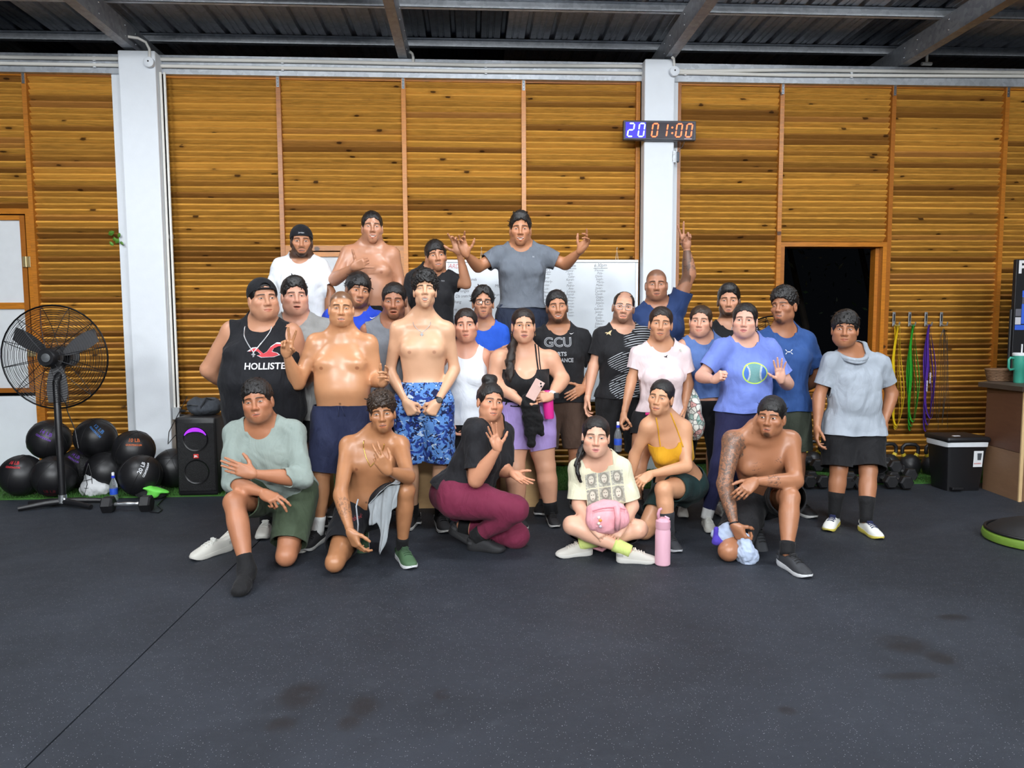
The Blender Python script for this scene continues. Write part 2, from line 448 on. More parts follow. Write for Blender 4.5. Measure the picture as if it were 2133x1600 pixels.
# lamps (out of frame, over the training floor)
M_LED = glow('lamp_diffuser', (0.93, 0.97, 1.0, 1), 6.0)
M_LAMPBODY = plain('lamp_housing', C(215, 216, 218), 0.4)
for i, (lx, ly, p, tl_) in enumerate(LAMPS):
    o = empty('ceiling_lamp', (lx, ly, LAMP_Z))
    mb = MB(); mb.bbox((-.62, -.18, 0), (.62, .18, .07), .01); mb.build('housing', M_LAMPBODY, o)
    for q in (-.4, .4):
        mb = MB(); mb.tube([(q, 0, .07), (q, 0, RZ - LAMP_Z + .0)], .006, 6); mb.build('hanger', M_STEEL, o)
    mb = MB(); mb.box((-.58, -.15, -.012), (.58, .15, -.001)); mb.build('diffuser', M_LED, o)
    tag(o, 'white hanging hall lamp over the training floor, %s of its row, %s row' % (('left', 'middle', 'right')[i % 3], ('front', 'middle', 'rear')[i // 3]), 'lamp', 'hall lamps')
# artificial turf along the wall
def turf_mat():
    m, b = newmat('green_turf'); t = texco('Object'); n = noise(t, 90, 3); n2 = noise(t, 6, 3)
    setb(b, col=mix(n, C(24, 62, 18), C(78, 140, 48)), rough=0.7, normal=bump(noise(t, 300, 2), .8, .01))
    return m
M_TURF = turf_mat()
TY = [atz(0, 1042, 0)[1], atz(340, 1036, 0)[1], atz(2000, 1008, 0)[1]]
print('turf', TY)
tyf = TY[0]
o = struct(empty('floor_turf_strip')); mb = MB(); mb.box((-9, tyf, 0), (9, WY + .02, 0.012)); mb.build('turf_base', M_TURF, o)
rg = np.random.default_rng(3); N = 26000
bx = rg.uniform(-5.2, 5.2, N); by = tyf + (rg.random(N) ** 1.4) * (WY - tyf); hh = rg.uniform(.012, .03, N); an = rg.uniform(0, 6.28, N); wd = .0035
dx, dy = np.cos(an) * wd, np.sin(an) * wd; ln = rg.normal(0, .008, (N, 2))
V = np.empty((N, 3, 3)); V[:, 0] = np.stack([bx - dx, by - dy, np.full(N, .01)], 1); V[:, 1] = np.stack([bx + dx, by + dy, np.full(N, .01)], 1); V[:, 2] = np.stack([bx + ln[:, 0], by + ln[:, 1], .01 + hh], 1)
me = bpy.data.meshes.new('turf_blades'); me.from_pydata(V.reshape(-1, 3).tolist(), [], np.arange(N * 3).reshape(-1, 3).tolist()); me.materials.append(M_TURF)
tag(obj('turf_blades', me, o), kind='stuff')
# ------------------------------------------------------------------ implicit surfaces -> one continuous mesh
F32 = np.float32
def smin(a, b, k):
    h = np.maximum(k - np.abs(a - b), 0) / k
    return np.minimum(a, b) - h * h * k * 0.25
def smax(a, b, k): return -smin(-a, -b, k)
class Limb:
    def __init__(s, a, b, ts, rs, flat=None):
        s.a = np.asarray(a, float); s.b = np.asarray(b, float); s.ts = np.asarray(ts, float); s.rs = np.asarray(rs, float)
        s.v = s.b - s.a; s.L2 = max(float(s.v @ s.v), 1e-9); s.L = math.sqrt(s.L2)
    def box(s, m):
        r = s.rs.max() + m; return np.minimum(s.a, s.b) - r, np.maximum(s.a, s.b) + r
    def par(s, X, Y, Z):
        return ((X - s.a[0]) * s.v[0] + (Y - s.a[1]) * s.v[1] + (Z - s.a[2]) * s.v[2]) / s.L2
    def __call__(s, X, Y, Z):
        t = np.clip(s.par(X, Y, Z), 0, 1)
        dx = X - s.a[0] - t * s.v[0]; dy = Y - s.a[1] - t * s.v[1]; dz = Z - s.a[2] - t * s.v[2]
        return np.sqrt(dx * dx + dy * dy + dz * dz) - np.interp(t, s.ts, s.rs)
    def grow(s, o, t1=None, flare=0.0):
        rs = s.rs + o + flare * s.ts; return Limb(s.a, s.b, s.ts, rs)
    def part(s, t0, t1):
        ts = np.linspace(t0, t1, 6); return Limb(s.a + s.v * t0, s.a + s.v * t1, (ts - t0) / (t1 - t0), np.interp(ts, s.ts, s.rs))
class Ell:
    def __init__(s, c, r, R=None):
        s.c = np.asarray(c, float); s.r = np.asarray(r, float); s.R = R
    def box(s, m):
        r = s.r.max() + m; return s.c - r, s.c + r
    def __call__(s, X, Y, Z):
        x, y, z = X - s.c[0], Y - s.c[1], Z - s.c[2]
        if s.R is not None:
            R = s.R; x, y, z = (R[0][0] * x + R[0][1] * y + R[0][2] * z, R[1][0] * x + R[1][1] * y + R[1][2] * z, R[2][0] * x + R[2][1] * y + R[2][2] * z)
        a, b, c = s.r
        k0 = np.sqrt((x / a) ** 2 + (y / b) ** 2 + (z / c) ** 2) + 1e-6
        k1 = np.sqrt((x / a / a) ** 2 + (y / b / b) ** 2 + (z / c / c) ** 2) + 1e-6
        return k0 * (k0 - 1) / k1
    def grow(s, o): return Ell(s.c, s.r + o, s.R)
class Torso:
    TS = np.array([-.36, -.30, -.16, 0, .15, .35, .55, .74, .88, .98, 1.08, 1.17, 1.26])
    def __init__(s, hc, shc, hR, sR, A, B, Cc, n=2.35):
        s.hc = hc; s.up = nrm(shc - hc); s.H = np.linalg.norm(shc - hc)
        o = lambda v: nrm(v - s.up * np.dot(v, s.up))
        s.hR = o(hR); s.sR = o(sR); s.hF = np.cross(s.hR, s.up); s.sF = np.cross(s.sR, s.up); s.n = n
        tt = np.linspace(s.TS[0], s.TS[-1], 160); ker = np.hanning(17); ker /= ker.sum()
        sm = lambda v: np.convolve(np.pad(np.interp(tt, s.TS, v), 8, 'edge'), ker, 'valid')
        s.tt = tt; s.A = sm(A); s.B = sm(B); s.C = sm(Cc); s.rmax = max(max(A), max(B))
    def box(s, m):
        a = s.hc + s.up * s.H * s.TS[0]; b = s.hc + s.up * s.H * s.TS[-1]; r = s.rmax + m
        return np.minimum(a, b) - r, np.maximum(a, b) + r
    def loc(s, X, Y, Z):
        x, y, z = X - s.hc[0], Y - s.hc[1], Z - s.hc[2]
        d = lambda v: x * v[0] + y * v[1] + z * v[2]
        t = d(s.up) / s.H; w = np.clip(t, 0, 1)
        return d(s.hR) * (1 - w) + d(s.sR) * w, d(s.hF) * (1 - w) + d(s.sF) * w, t
    def world(s, lx, ly, t):
        w = min(max(t, 0), 1); return s.hc + s.up * s.H * t + nrm(s.hR * (1 - w) + s.sR * w) * lx + nrm(s.hF * (1 - w) + s.sF * w) * ly
    def __call__(s, X, Y, Z, oa=0.0, ob=0.0):
        lx, ly, t = s.loc(X, Y, Z)
        a = np.interp(t, s.tt, s.A) + oa; b = np.interp(t, s.tt, s.B) + ob; c = np.interp(t, s.tt, s.C)
        q = ((np.abs(lx) / a) ** s.n + (np.abs(ly - c) / b) ** s.n) ** (1 / s.n)
        d = (q - 1) * np.minimum(a, b)
        return np.maximum(d, np.maximum(t - s.TS[-1], s.TS[0] - t) * s.H)
    def grow(s, oa, drape=0.0, tb=None, ob=None):
        o = Torso.__new__(Torso); o.__dict__.update(s.__dict__)
        A, B = s.A.copy(), s.B.copy()
        if drape:                                   # cloth hangs from the widest point above
            cA = np.maximum.accumulate(A[::-1])[::-1]; cB = np.maximum.accumulate((B + s.C)[::-1])[::-1] - s.C
            A = A + (cA - A) * drape; B = B + (cB - B) * drape * 0.8
        o.A = A + oa; o.B = B + (oa if ob is None else ob); o.rmax = s.rmax + float(np.max(oa)) + .05; return o
class Grid:
    def __init__(s, lo, hi, h):
        s.lo = np.asarray(lo, float); s.h = h; s.n = np.maximum(4, np.ceil((np.asarray(hi) - s.lo) / h).astype(int) + 1)
        s.ax = [(s.lo[i] + np.arange(s.n[i]) * h) for i in range(3)]
        s.f = np.full(s.n, 0.5, F32)
    def sl(s, lo, hi):
        a = np.clip(np.floor((lo - s.lo) / s.h).astype(int), 0, s.n); b = np.clip(np.ceil((hi - s.lo) / s.h).astype(int) + 1, 0, s.n)
        return tuple(slice(a[i], b[i]) for i in range(3))
    def co(s, sl):
        return s.ax[0][sl[0]][:, None, None].astype(F32), s.ax[1][sl[1]][None, :, None].astype(F32), s.ax[2][sl[2]][None, None, :].astype(F32)
    def add(s, p, k=0.02, J=None, js=0.09, kmin=0.004):
        m = k + 3 * s.h; sl = s.sl(*p.box(m))
        if any(q.stop <= q.start for q in sl): return
        X, Y, Z = s.co(sl); d = p(X, Y, Z).astype(F32)
        if J is not None:
            kk = kmin + k * np.exp(-((X - J[0]) ** 2 + (Y - J[1]) ** 2 + (Z - J[2]) ** 2) / js ** 2)
        else: kk = k
        s.f[sl] = smin(s.f[sl], d, kk)
    def cut(s, p, k=0.01):
        m = k + 3 * s.h; sl = s.sl(*p.box(m))
        if any(q.stop <= q.start for q in sl): return
        s.f[sl] = smax(s.f[sl], -p(*s.co(sl)).astype(F32), k)
    def sample(s, P):
        q = (np.asarray(P) - s.lo) / s.h; i = np.clip(np.floor(q).astype(int), 0, s.n - 2); w = np.clip(q - i, 0, 1); v = 0
        for a in (0, 1):
            for b in (0, 1):
                for c in (0, 1):
                    v = v + s.f[i[:, 0] + a, i[:, 1] + b, i[:, 2] + c] * (w[:, 0] if a else 1 - w[:, 0]) * (w[:, 1] if b else 1 - w[:, 1]) * (w[:, 2] if c else 1 - w[:, 2])
        return v
    def mesh(s, relax=1):
        f = s.f; S = f < 0
        c = np.zeros(s.n - 1, np.int8)
        for a in (0, 1):
            for b in (0, 1):
                for d in (0, 1): c += S[a:s.n[0] - 1 + a, b:s.n[1] - 1 + b, d:s.n[2] - 1 + d]
        act = (c > 0) & (c < 8); I = np.argwhere(act); idx = np.full(s.n - 1, -1, np.int64); idx[act] = np.arange(len(I))
        acc = np.zeros((len(I), 3)); cnt = np.zeros(len(I))
        cor = [(a, b, d) for a in (0, 1) for b in (0, 1) for d in (0, 1)]
        val = {q: f[I[:, 0] + q[0], I[:, 1] + q[1], I[:, 2] + q[2]] for q in cor}
        for q in cor:
            for ax in range(3):
                if q[ax] == 0:
                    r = list(q); r[ax] = 1; r = tuple(r); a, b = val[q], val[r]; m = (a < 0) != (b < 0)
                    t = np.where(m, a / np.where(m, a - b, 1), 0)
                    p = np.array(q, float)[None].repeat(len(I), 0); p[:, ax] += t
                    acc[m] += p[m]; cnt[m] += 1
        V = s.lo + (I + acc / cnt[:, None]) * s.h
        Q = []
        for ax in range(3):
            sa = [slice(1, -1)] * 3; sa[ax] = slice(0, -1); sb = list(sa); sb[ax] = slice(1, None)
            A, B = S[tuple(sa)], S[tuple(sb)]; e = np.argwhere(A != B)
            if not len(e): continue
            inside = A[tuple(e.T)]
            off = np.ones(3, int); off[ax] = 0; g = e + off
            u, v = (ax + 1) % 3, (ax + 2) % 3; du = np.zeros(3, int); du[u] = 1; dv = np.zeros(3, int); dv[v] = 1
            q = np.stack([idx[tuple((g - du - dv).T)], idx[tuple((g - dv).T)], idx[tuple(g.T)], idx[tuple((g - du).T)]], 1)
            q[~inside] = q[~inside][:, ::-1]; Q.append(q)
        Q = np.concatenate(Q) if Q else np.zeros((0, 4), int); Q = Q[(Q >= 0).all(1)]
        for _ in range(relax): V = relaxV(V, Q)
        return V, Q
def relaxV(V, Q, w=0.5):
    A = np.zeros_like(V); n = np.zeros(len(V)); k = Q.shape[1]
    for i in range(k):
        a, b = Q[:, i], Q[:, (i + 1) % k]
        np.add.at(A, a, V[b]); np.add.at(n, a, 1)
    m = n > 0; V = V.copy(); V[m] = V[m] * (1 - w) + w * A[m] / n[m][:, None]; return V
def tris(Q): return np.concatenate([Q[:, [0, 1, 2]], Q[:, [0, 2, 3]]])
def compact(V, T, *at_):
    u, inv = np.unique(T, return_inverse=True); return (V[u], inv.reshape(T.shape)) + tuple(a[u] for a in at_)
def clip(V, T, g):
    """keep the part of a triangle mesh where g < 0, cut exactly along g = 0"""
    s = g < 0; n = s[T].sum(1); keep = T[n == 3]; out = [keep]; V = [V]; base = len(V[0]); nv = [0]; cache = {}
    VV = V[0]
    newp = []
    def cutp(i, j):
        t = (g[i] / (g[i] - g[j]))[:, None]; return VV[i] * (1 - t) + VV[j] * t
    ek = {}
    def ids(i, j):
        lo, hi = np.minimum(i, j), np.maximum(i, j); key = lo.astype(np.int64) * base + hi; return key
    keys, pts = [], []
    jobs = []
    for cnt in (1, 2):
        M = T[n == cnt]
        if not len(M): continue
        sm = s[M]; odd = np.argmax(sm if cnt == 1 else ~sm, 1); r = np.arange(len(M))
        a, b, c = M[r, odd], M[r, (odd + 1) % 3], M[r, (odd + 2) % 3]
        jobs.append((cnt, a, b, c)); keys += [ids(a, b), ids(a, c)]; pts += [cutp(a, b), cutp(a, c)]
    if jobs:
        K = np.concatenate(keys); P = np.concatenate(pts); u, fi, inv = np.unique(K, return_index=True, return_inverse=True)
        newV = P[fi]; pos = 0
        for cnt, a, b, c in jobs:
            m = len(a); ab = base + inv[pos:pos + m]; ac = base + inv[pos + m:pos + 2 * m]; pos += 2 * m
            if cnt == 1: out.append(np.stack([a, ab, ac], 1))
            else: out += [np.stack([ab, b, c], 1), np.stack([ab, c, ac], 1)]
        VV = np.concatenate([VV, newV])
    T = np.concatenate(out); T = T[(T[:, 0] != T[:, 1]) & (T[:, 1] != T[:, 2]) & (T[:, 0] != T[:, 2])]
    if not len(T): return VV[:0], T
    return compact(VV, T)
def rim(V, T, th=0.006):
    """hem: a narrow band turned inwards along open edges"""
    e = np.concatenate([T[:, [0, 1]], T[:, [1, 2]], T[:, [2, 0]]]); key = np.minimum(e[:, 0], e[:, 1]) * (len(V) + 1) + np.maximum(e[:, 0], e[:, 1])
    u, i, c = np.unique(key, return_index=True, return_counts=True); be = e[i[c == 1]]
    if not len(be): return V, T
    N = np.zeros_like(V); fn = np.cross(V[T[:, 1]] - V[T[:, 0]], V[T[:, 2]] - V[T[:, 0]])
    for k in range(3): np.add.at(N, T[:, k], fn)
    N /= np.linalg.norm(N, axis=1)[:, None] + 1e-12
    b = np.unique(be); m = np.full(len(V), -1); m[b] = np.arange(len(b)); n0 = len(V)
    V2 = np.concatenate([V, V[b], V[b] - N[b] * th]); nb = len(b)
    o0, o1 = n0 + m[be[:, 0]], n0 + m[be[:, 1]]
    T2 = np.concatenate([T, np.stack([o1, o0, o0 + nb], 1), np.stack([o1, o0 + nb, o1 + nb], 1)])
    return V2, T2
def npmesh(name, V, F, mats, smooth=True, attrs=None, mi=None):
    me = bpy.data.meshes.new(name); V = np.ascontiguousarray(V, F32); F = np.ascontiguousarray(F, np.int32); k = F.shape[1]
    me.vertices.add(len(V)); me.vertices.foreach_set('co', V.ravel())
    me.loops.add(F.size); me.loops.foreach_set('vertex_index', F.ravel())
    me.polygons.add(len(F)); me.polygons.foreach_set('loop_start', np.arange(0, F.size, k, dtype=np.int32)); me.polygons.foreach_set('loop_total', np.full(len(F), k, np.int32))
    for m in (mats if isinstance(mats, (list, tuple)) else [mats]): me.materials.append(m)
    if mi is not None: me.polygons.foreach_set('material_index', np.ascontiguousarray(mi, np.int32))
    me.polygons.foreach_set('use_smooth', np.full(len(F), smooth))
    for n, a in (attrs or {}).items():
        at_ = me.attributes.new(n, 'FLOAT_VECTOR', 'POINT'); at_.data.foreach_set('vector', np.ascontiguousarray(a, F32).ravel())
    me.update(calc_edges=True); return me
def fbm(P, f, seed=0, n=5):
    r = np.random.default_rng(seed); v = np.zeros(len(P)); a = 1.0
    for i in range(n):
        D = r.normal(size=(3, 3)); D /= np.linalg.norm(D, axis=1)[:, None]; ph = r.uniform(0, 6.28, 3)
        q = P @ D.T * f + ph; v += a * np.sin(q[:, 0] + 1.3 * np.sin(q[:, 1])) * np.cos(q[:, 2]); a *= .6; f *= 1.7
    return v
def normals(V, T):
    N = np.zeros_like(V); fn = np.cross(V[T[:, 1]] - V[T[:, 0]], V[T[:, 2]] - V[T[:, 0]])
    for k in range(3): np.add.at(N, T[:, k], fn)
    return N / (np.linalg.norm(N, axis=1)[:, None] + 1e-12)

# ------------------------------------------------------------------ head
def v3(*a): return np.array(a, float)
def head_base(x, y, z, p):
    ax = np.abs(x); w = p.get('w', 1.0); jw = p.get('jw', 1.0); fat = p.get('fat', 0.0); mo = p.get('mo', 0.0)
    e = Ell((0, -.014, .036), (.0745 * w, .096, .081))(ax, y, z)
    e = smin(e, Ell((0, .018, -.040 - mo * .3), (.0605 * jw, .062, .074))(ax, y, z), .035)
    e = smin(e, Ell((0, .058, -.092 - mo * .8), (.024 * jw, .022, .020))(ax, y, z), .03)
    e = smin(e, Ell((.044 * jw, .004, -.060 - mo * .4), (.022, .03, .026))(ax, y, z), .03)
    if fat:
        e = smin(e, Ell((.036 * jw, .024, -.058), (.030 + .006 * fat, .034, .032 + .005 * fat))(ax, y, z), .03)
        e = smin(e, Ell((0, .018, -.098), (.042 * jw, .042, .016 + .010 * fat))(ax, y, z), .03)
    return e
def head_full(x, y, z, p):
    e = head_base(x, y, z, p); ax = np.abs(x); jw = p.get('jw', 1.0); mo = p.get('mo', 0.0); sm = p.get('sm', 0.0); nw = p.get('nw', 1.0)
    e = smin(e, Ell((.043, .052, -.024 + .003 * sm), (.025, .023, .020 + .004 * sm))(ax, y, z), .026)
    e = smin(e, Limb((.010, .0795, .020), (.046, .062, .024), [0, 1], [.009, .007])(ax, y, z), .016)
    e = smax(e, -Ell((.0315, .096, -.001), (.019, .020, .0125))(ax, y, z), .014)
    e = smin(e, Ell((.0315, .0660, -.001), (.0148, .0145, .0128))(ax, y, z), .005)
    e = smin(e, Limb((0, .0785, .010), (0, .0975, -.034), [0, .6, 1], [.0085, .0095, .0120 * nw])(ax, y, z), .012)
    e = smin(e, Ell((.0125 * nw, .0875, -.038), (.0095, .011, .0085))(ax, y, z), .007)
    e = smax(e, -Ell((.0068 * nw, .0955, -.0468), (.0042, .006, .0035))(ax, y, z), .003)
    e = smin(e, Ell((0, .062, -.066 - mo * .2), (.034, .0235, .030))(ax, y, z), .020)
    zl = -.0685
    c = .006 * sm; mw = .024 + .004 * sm
    e = smin(e, Limb((0, .0865, zl + .0045), (mw, .0735 - .004 * sm, zl + c), [0, .5, 1], [.0052, .0045, .002])(ax, y, z), .006)
    e = smin(e, Limb((0, .0850, zl - .0055 - mo), (mw, .0735 - .004 * sm, zl + c - mo * .5), [0, .5, 1], [.0066, .0055, .002])(ax, y, z), .006)
    if mo > 0.002: e = smax(e, -Ell((0, .084, zl - mo * .5), (mw * .92, .017, mo * .52))(ax, y, z), .003)
    else: e = smax(e, -Limb((0, .0945, zl - .001), (mw, .080, zl + c), [0, 1], [.003, .0015])(ax, y, z), .003)
    # ears
    e = smin(e, Ell((.0775 * p.get('w', 1.0), -.012, -.010), (.0095, .0205, .032))(ax, y, z), .006)
    e = smax(e, -Ell((.089 * p.get('w', 1.0), -.006, -.008), (.0085, .010, .017))(ax, y, z), .004)
    return e

# ------------------------------------------------------------------ hands (local: +y fingers, +x thumb, +z back of the hand)
POSES = {
 # per finger: spread, mcp, pip, dip ; thumb: three directions
 'relaxed': ([(4, 22, 28, 18), (1, 28, 32, 20), (-3, 32, 36, 22), (-7, 36, 38, 24)], [(.62, .68, -.38), (.38, .85, -.36), (.25, .9, -.35)]),
 'open':    ([(11, 4, 8, 4), (2, 2, 6, 4), (-7, 4, 8, 4), (-17, 6, 10, 6)], [(.80, .55, -.20), (.72, .68, -.12), (.66, .75, -.05)]),
 'flat':    ([(3, 6, 8, 4), (0, 8, 8, 4), (-3, 9, 8, 4), (-6, 10, 10, 6)], [(.75, .6, -.28), (.58, .8, -.2), (.45, .88, -.15)]),
 'fist':    ([(2, 78, 92, 60), (0, 82, 94, 60), (-2, 84, 94, 60), (-4, 86, 92, 58)], [(.55, .62, -.56), (-.10, .68, -.72), (-.62, .45, -.62)]),
 'grip':    ([(3, 46, 62, 38), (0, 50, 64, 38), (-3, 54, 64, 38), (-6, 58, 62, 36)], [(.55, .55, -.62), (.10, .62, -.78), (-.2, .6, -.77)]),
 'vsign':   ([(12, 2, 6, 4), (-8, 2, 6, 4), (-3, 70, 88, 50), (-6, 74, 88, 50)], [(.50, .58, -.62), (-.05, .66, -.75), (-.45, .6, -.66)]),
 'two':     ([(9, 14, 22, 10), (-2, 20, 30, 14), (-3, 58, 70, 40), (-6, 64, 70, 40)], [(.62, .62, -.46), (.25, .8, -.5), (.1, .85, -.5)]),
 'shaka':   ([(2, 70, 88, 50), (0, 74, 90, 52), (-3, 72, 88, 50), (-24, 8, 10, 6)], [(.92, .30, .02), (.97, .20, .08), (.96, .22, .12)]),
 'loose':   ([(9, 12, 20, 12), (3, 34, 44, 22), (-4, 40, 50, 26), (-13, 18, 26, 14)], [(.80, .52, -.28), (.66, .70, -.2), (.55, .8, -.15)]),
}
_hc = {}
def hand_mesh(pose, left):
    if (pose, left) in _hc: return _hc[(pose, left)]
    fs, th = POSES[pose]; g = Grid((-.085, -.055, -.125), (.125, .215, .05), .0042)
    g.add(Limb((0, -.006, 0), (0, .014, 0), [0, 1], [.0262, .0250]), .01)
    kx = (.027, .008, -.012, -.030); ky = (.090, .094, .089, .079)
    for i in range(4): g.add(Limb((kx[i] * .55, .008, 0), (kx[i], ky[i] - .004, .001), [0, .5, 1], [.0165, .0145, .0118]), .016)
    g.add(Ell((.024, .036, -.011), (.017, .031, .015)), .018); g.add(Ell((-.024, .034, -.009), (.014, .030, .013)), .016)
    ln = ((.045, .026, .022), (.049, .030, .023), (.045, .028, .022), (.035, .021, .019)); rr = (.0092, .0095, .0090, .0080)
    for i, (sp, a, b, c) in enumerate(fs):
        p = np.array([kx[i], ky[i], 0.0]); d0 = np.array([math.sin(math.radians(sp)), math.cos(math.radians(sp)), 0]); ang = 0
        for j, (l, t) in enumerate(zip(ln[i], (a, b, c))):
            ang += math.radians(t); d = d0 * math.cos(ang) + np.array([0, 0, -1.0]) * math.sin(ang); q = p + d * l
            r0 = rr[i] * (1 - .09 * j); g.add(Limb(p, q, [0, .5, 1], [r0 * 1.03, r0 * .95, r0 * .95]), .006 if j else .009, J=p if j == 0 else None, js=.02, kmin=.0025); p = q
    p = np.array([.026, .022, -.008])
    for j, (d, l) in enumerate(zip(th, (.042, .033, .026))):
        q = p + nrm(d) * l; g.add(Limb(p, q, [0, .5, 1], [(.0145, .0108, .0098)[j], (.0125, .0100, .0092)[j], (.0108, .0098, .0082)[j]]), .008, J=p, js=.03, kmin=.0025); p = q
    V, Q = g.mesh(1); V, Q = compact(V, Q)
    if not left: V = V * np.array([-1, 1, 1]); Q = Q[:, ::-1]
    _hc[(pose, left)] = (V, Q); return V, Q

# ------------------------------------------------------------------ shoes
def shoe_meshes():
    """local: ankle over the origin, toe to +y, sole on z = 0"""
    ys = np.array([-.075, -.066, -.045, -.01, .04, .09, .13, .165, .190, .205, .211]); n = len(ys)
    w = np.array([.010, .027, .035, .036, .037, .043, .047, .045, .036, .022, .006])
    cx = np.array([0, 0, 0, 0, .001, .003, .004, .003, .001, -.001, -.002]) * 1.0
    lift = np.array([.010, .004, .001, 0, .002, .003, .001, .003, .009, .016, .020])
    sole = np.array([.034, .036, .036, .034, .030, .027, .025, .024, .022, .021, .021]) + lift * .5
    S = MB(); V = []
    for i in range(n):
        for (sx, zz, k) in ((-1, lift[i], .93), (-1.06, lift[i] + .010, 1), (-1.03, sole[i], 1), (1.03, sole[i], 1), (1.06, lift[i] + .010, 1), (1, lift[i], .93)):
            V.append((cx[i] + sx * w[i] * k, ys[i], zz))
    F = [(i * 6 + k, i * 6 + (k + 1) % 6, (i + 1) * 6 + (k + 1) % 6, (i + 1) * 6 + k) for i in range(n - 1) for k in range(6)]
    F += [tuple(range(6))[::-1], tuple((n - 1) * 6 + k for k in range(6))]
    S.add(V, [f[::-1] for f in F])
    top = np.array([.080, .093, .096, .090, .090, .083, .066, .055, .047, .038, .030])
    U = MB(); V = []; m = 13
    for i in range(n):
        for j in range(m):
            a = math.pi * j / (m - 1); ca, sa = math.cos(a), math.sin(a)
            e = 0.62 if i < 5 else 0.75
            x = cx[i] - math.copysign(abs(ca) ** e, ca) * w[i] * (1.0 - .12 * sa * (i < 5)); z = sole[i] - .006 + (top[i] - sole[i] + .006) * sa ** .8
            if 1 <= i <= 4 and sa > .82: z -= .010 * (i in (2, 3))           # collar dips
            V.append((x, ys[i], z))
    F = [(i * m + j, i * m + j + 1, (i + 1) * m + j + 1, (i + 1) * m + j) for i in range(n - 1) for j in range(m - 1)]
    U.add(V, F)
    T = MB(); T.bbox((-.019, .012, .080), (.019, .022, .118), .004, 0, Matrix.Rotation(math.radians(-22), 4, 'X'))
    for i in range(5):
        y = .042 + .018 * i; z = float(np.interp(y, ys, top)) + .0005; T.tube([(-.021 - .001 * i, y, z - .006), (-.010, y + .004, z + .003), (.010, y + .006, z + .003), (.021 + .001 * i, y + .008, z - .006)], .0026, 5)
        T.tube([(.021 + .001 * i, y, z - .006), (.010, y + .004, z + .0035), (-.010, y + .006, z + .0035), (-.021 - .001 * i, y + .008, z - .006)], .0026, 5)
    for sx in (-1, 1):
        T.tube([(0, .04, .093), (sx * .014, .046, .101), (sx * .024, .058, .094), (sx * .012, .062, .088), (0, .05, .092)], .0024, 5)
        T.tube([(0, .045, .093), (sx * .012, .06, .09), (sx * .03, .085, .072)], .0022, 5)
    St = MB(); m = 9; V = []
    for i, y in enumerate((-.072, -.066, -.05, -.028)):
        wv = float(np.interp(y, ys, w)) * 1.03 + .0012
        for sx in (-1, 1): V += [(sx * wv, y, .048), (sx * wv, y, .066)]
    F = []
    for i in range(3):
        a, b = i * 4, i * 4 + 4; F += [(a, a + 1, b + 1, b), (a + 2, b + 2, b + 3, a + 3)]
    F.append((0, 2, 3, 1)); St.add(V, F)
    return S, U, T, St
_SH = shoe_meshes(); _shc = {}
def shoe(parent, P, fd, colr, pitch=0.0, s=1.0, label=None, top=False, toe_tip=None):
    """P: point on the floor below the ankle; fd: toe direction (world)"""
    key = tuple(colr)
    if key not in _shc:
        ms = [plain('shoe_%s_%d' % (nm, len(_shc)), c, r, var=.08, bmp=.15, bscale=350) for nm, c, r in zip(('sole', 'upper', 'laces', 'stripe'), colr, (.55, .7, .7, .5))]
        _shc[key] = [b.mesh(nm, m, True) for b, nm, m in zip(_SH, ('sole', 'shoe_upper', 'laces', 'stripe'), ms)]
        for me in _shc[key]: me.set_sharp_from_angle(angle=math.radians(45))
    fd = nrm([fd[0], fd[1], fd[2] if len(fd) > 2 else 0]); z = v3(0, 0, 1)
    if abs(fd[2]) > .3: z = nrm(np.cross(np.cross(fd, v3(0, 0, 1)), fd)) if abs(fd[2]) < .95 else v3(0, 1, 0)
    x = nrm(np.cross(fd, z)); z = np.cross(x, fd)
    M = np.eye(4); M[:3, 0] = x * s; M[:3, 1] = fd * s; M[:3, 2] = z * s; M[:3, 3] = P
    o = empty('shoe'); 
    if parent is not None: o.parent = parent; M[:3, 3] -= np.array(parent.location)
    o.matrix_basis = Matrix(M.tolist())
    for me in _shc[key]: obj(me.name.split('.')[0], me, o)
    return o
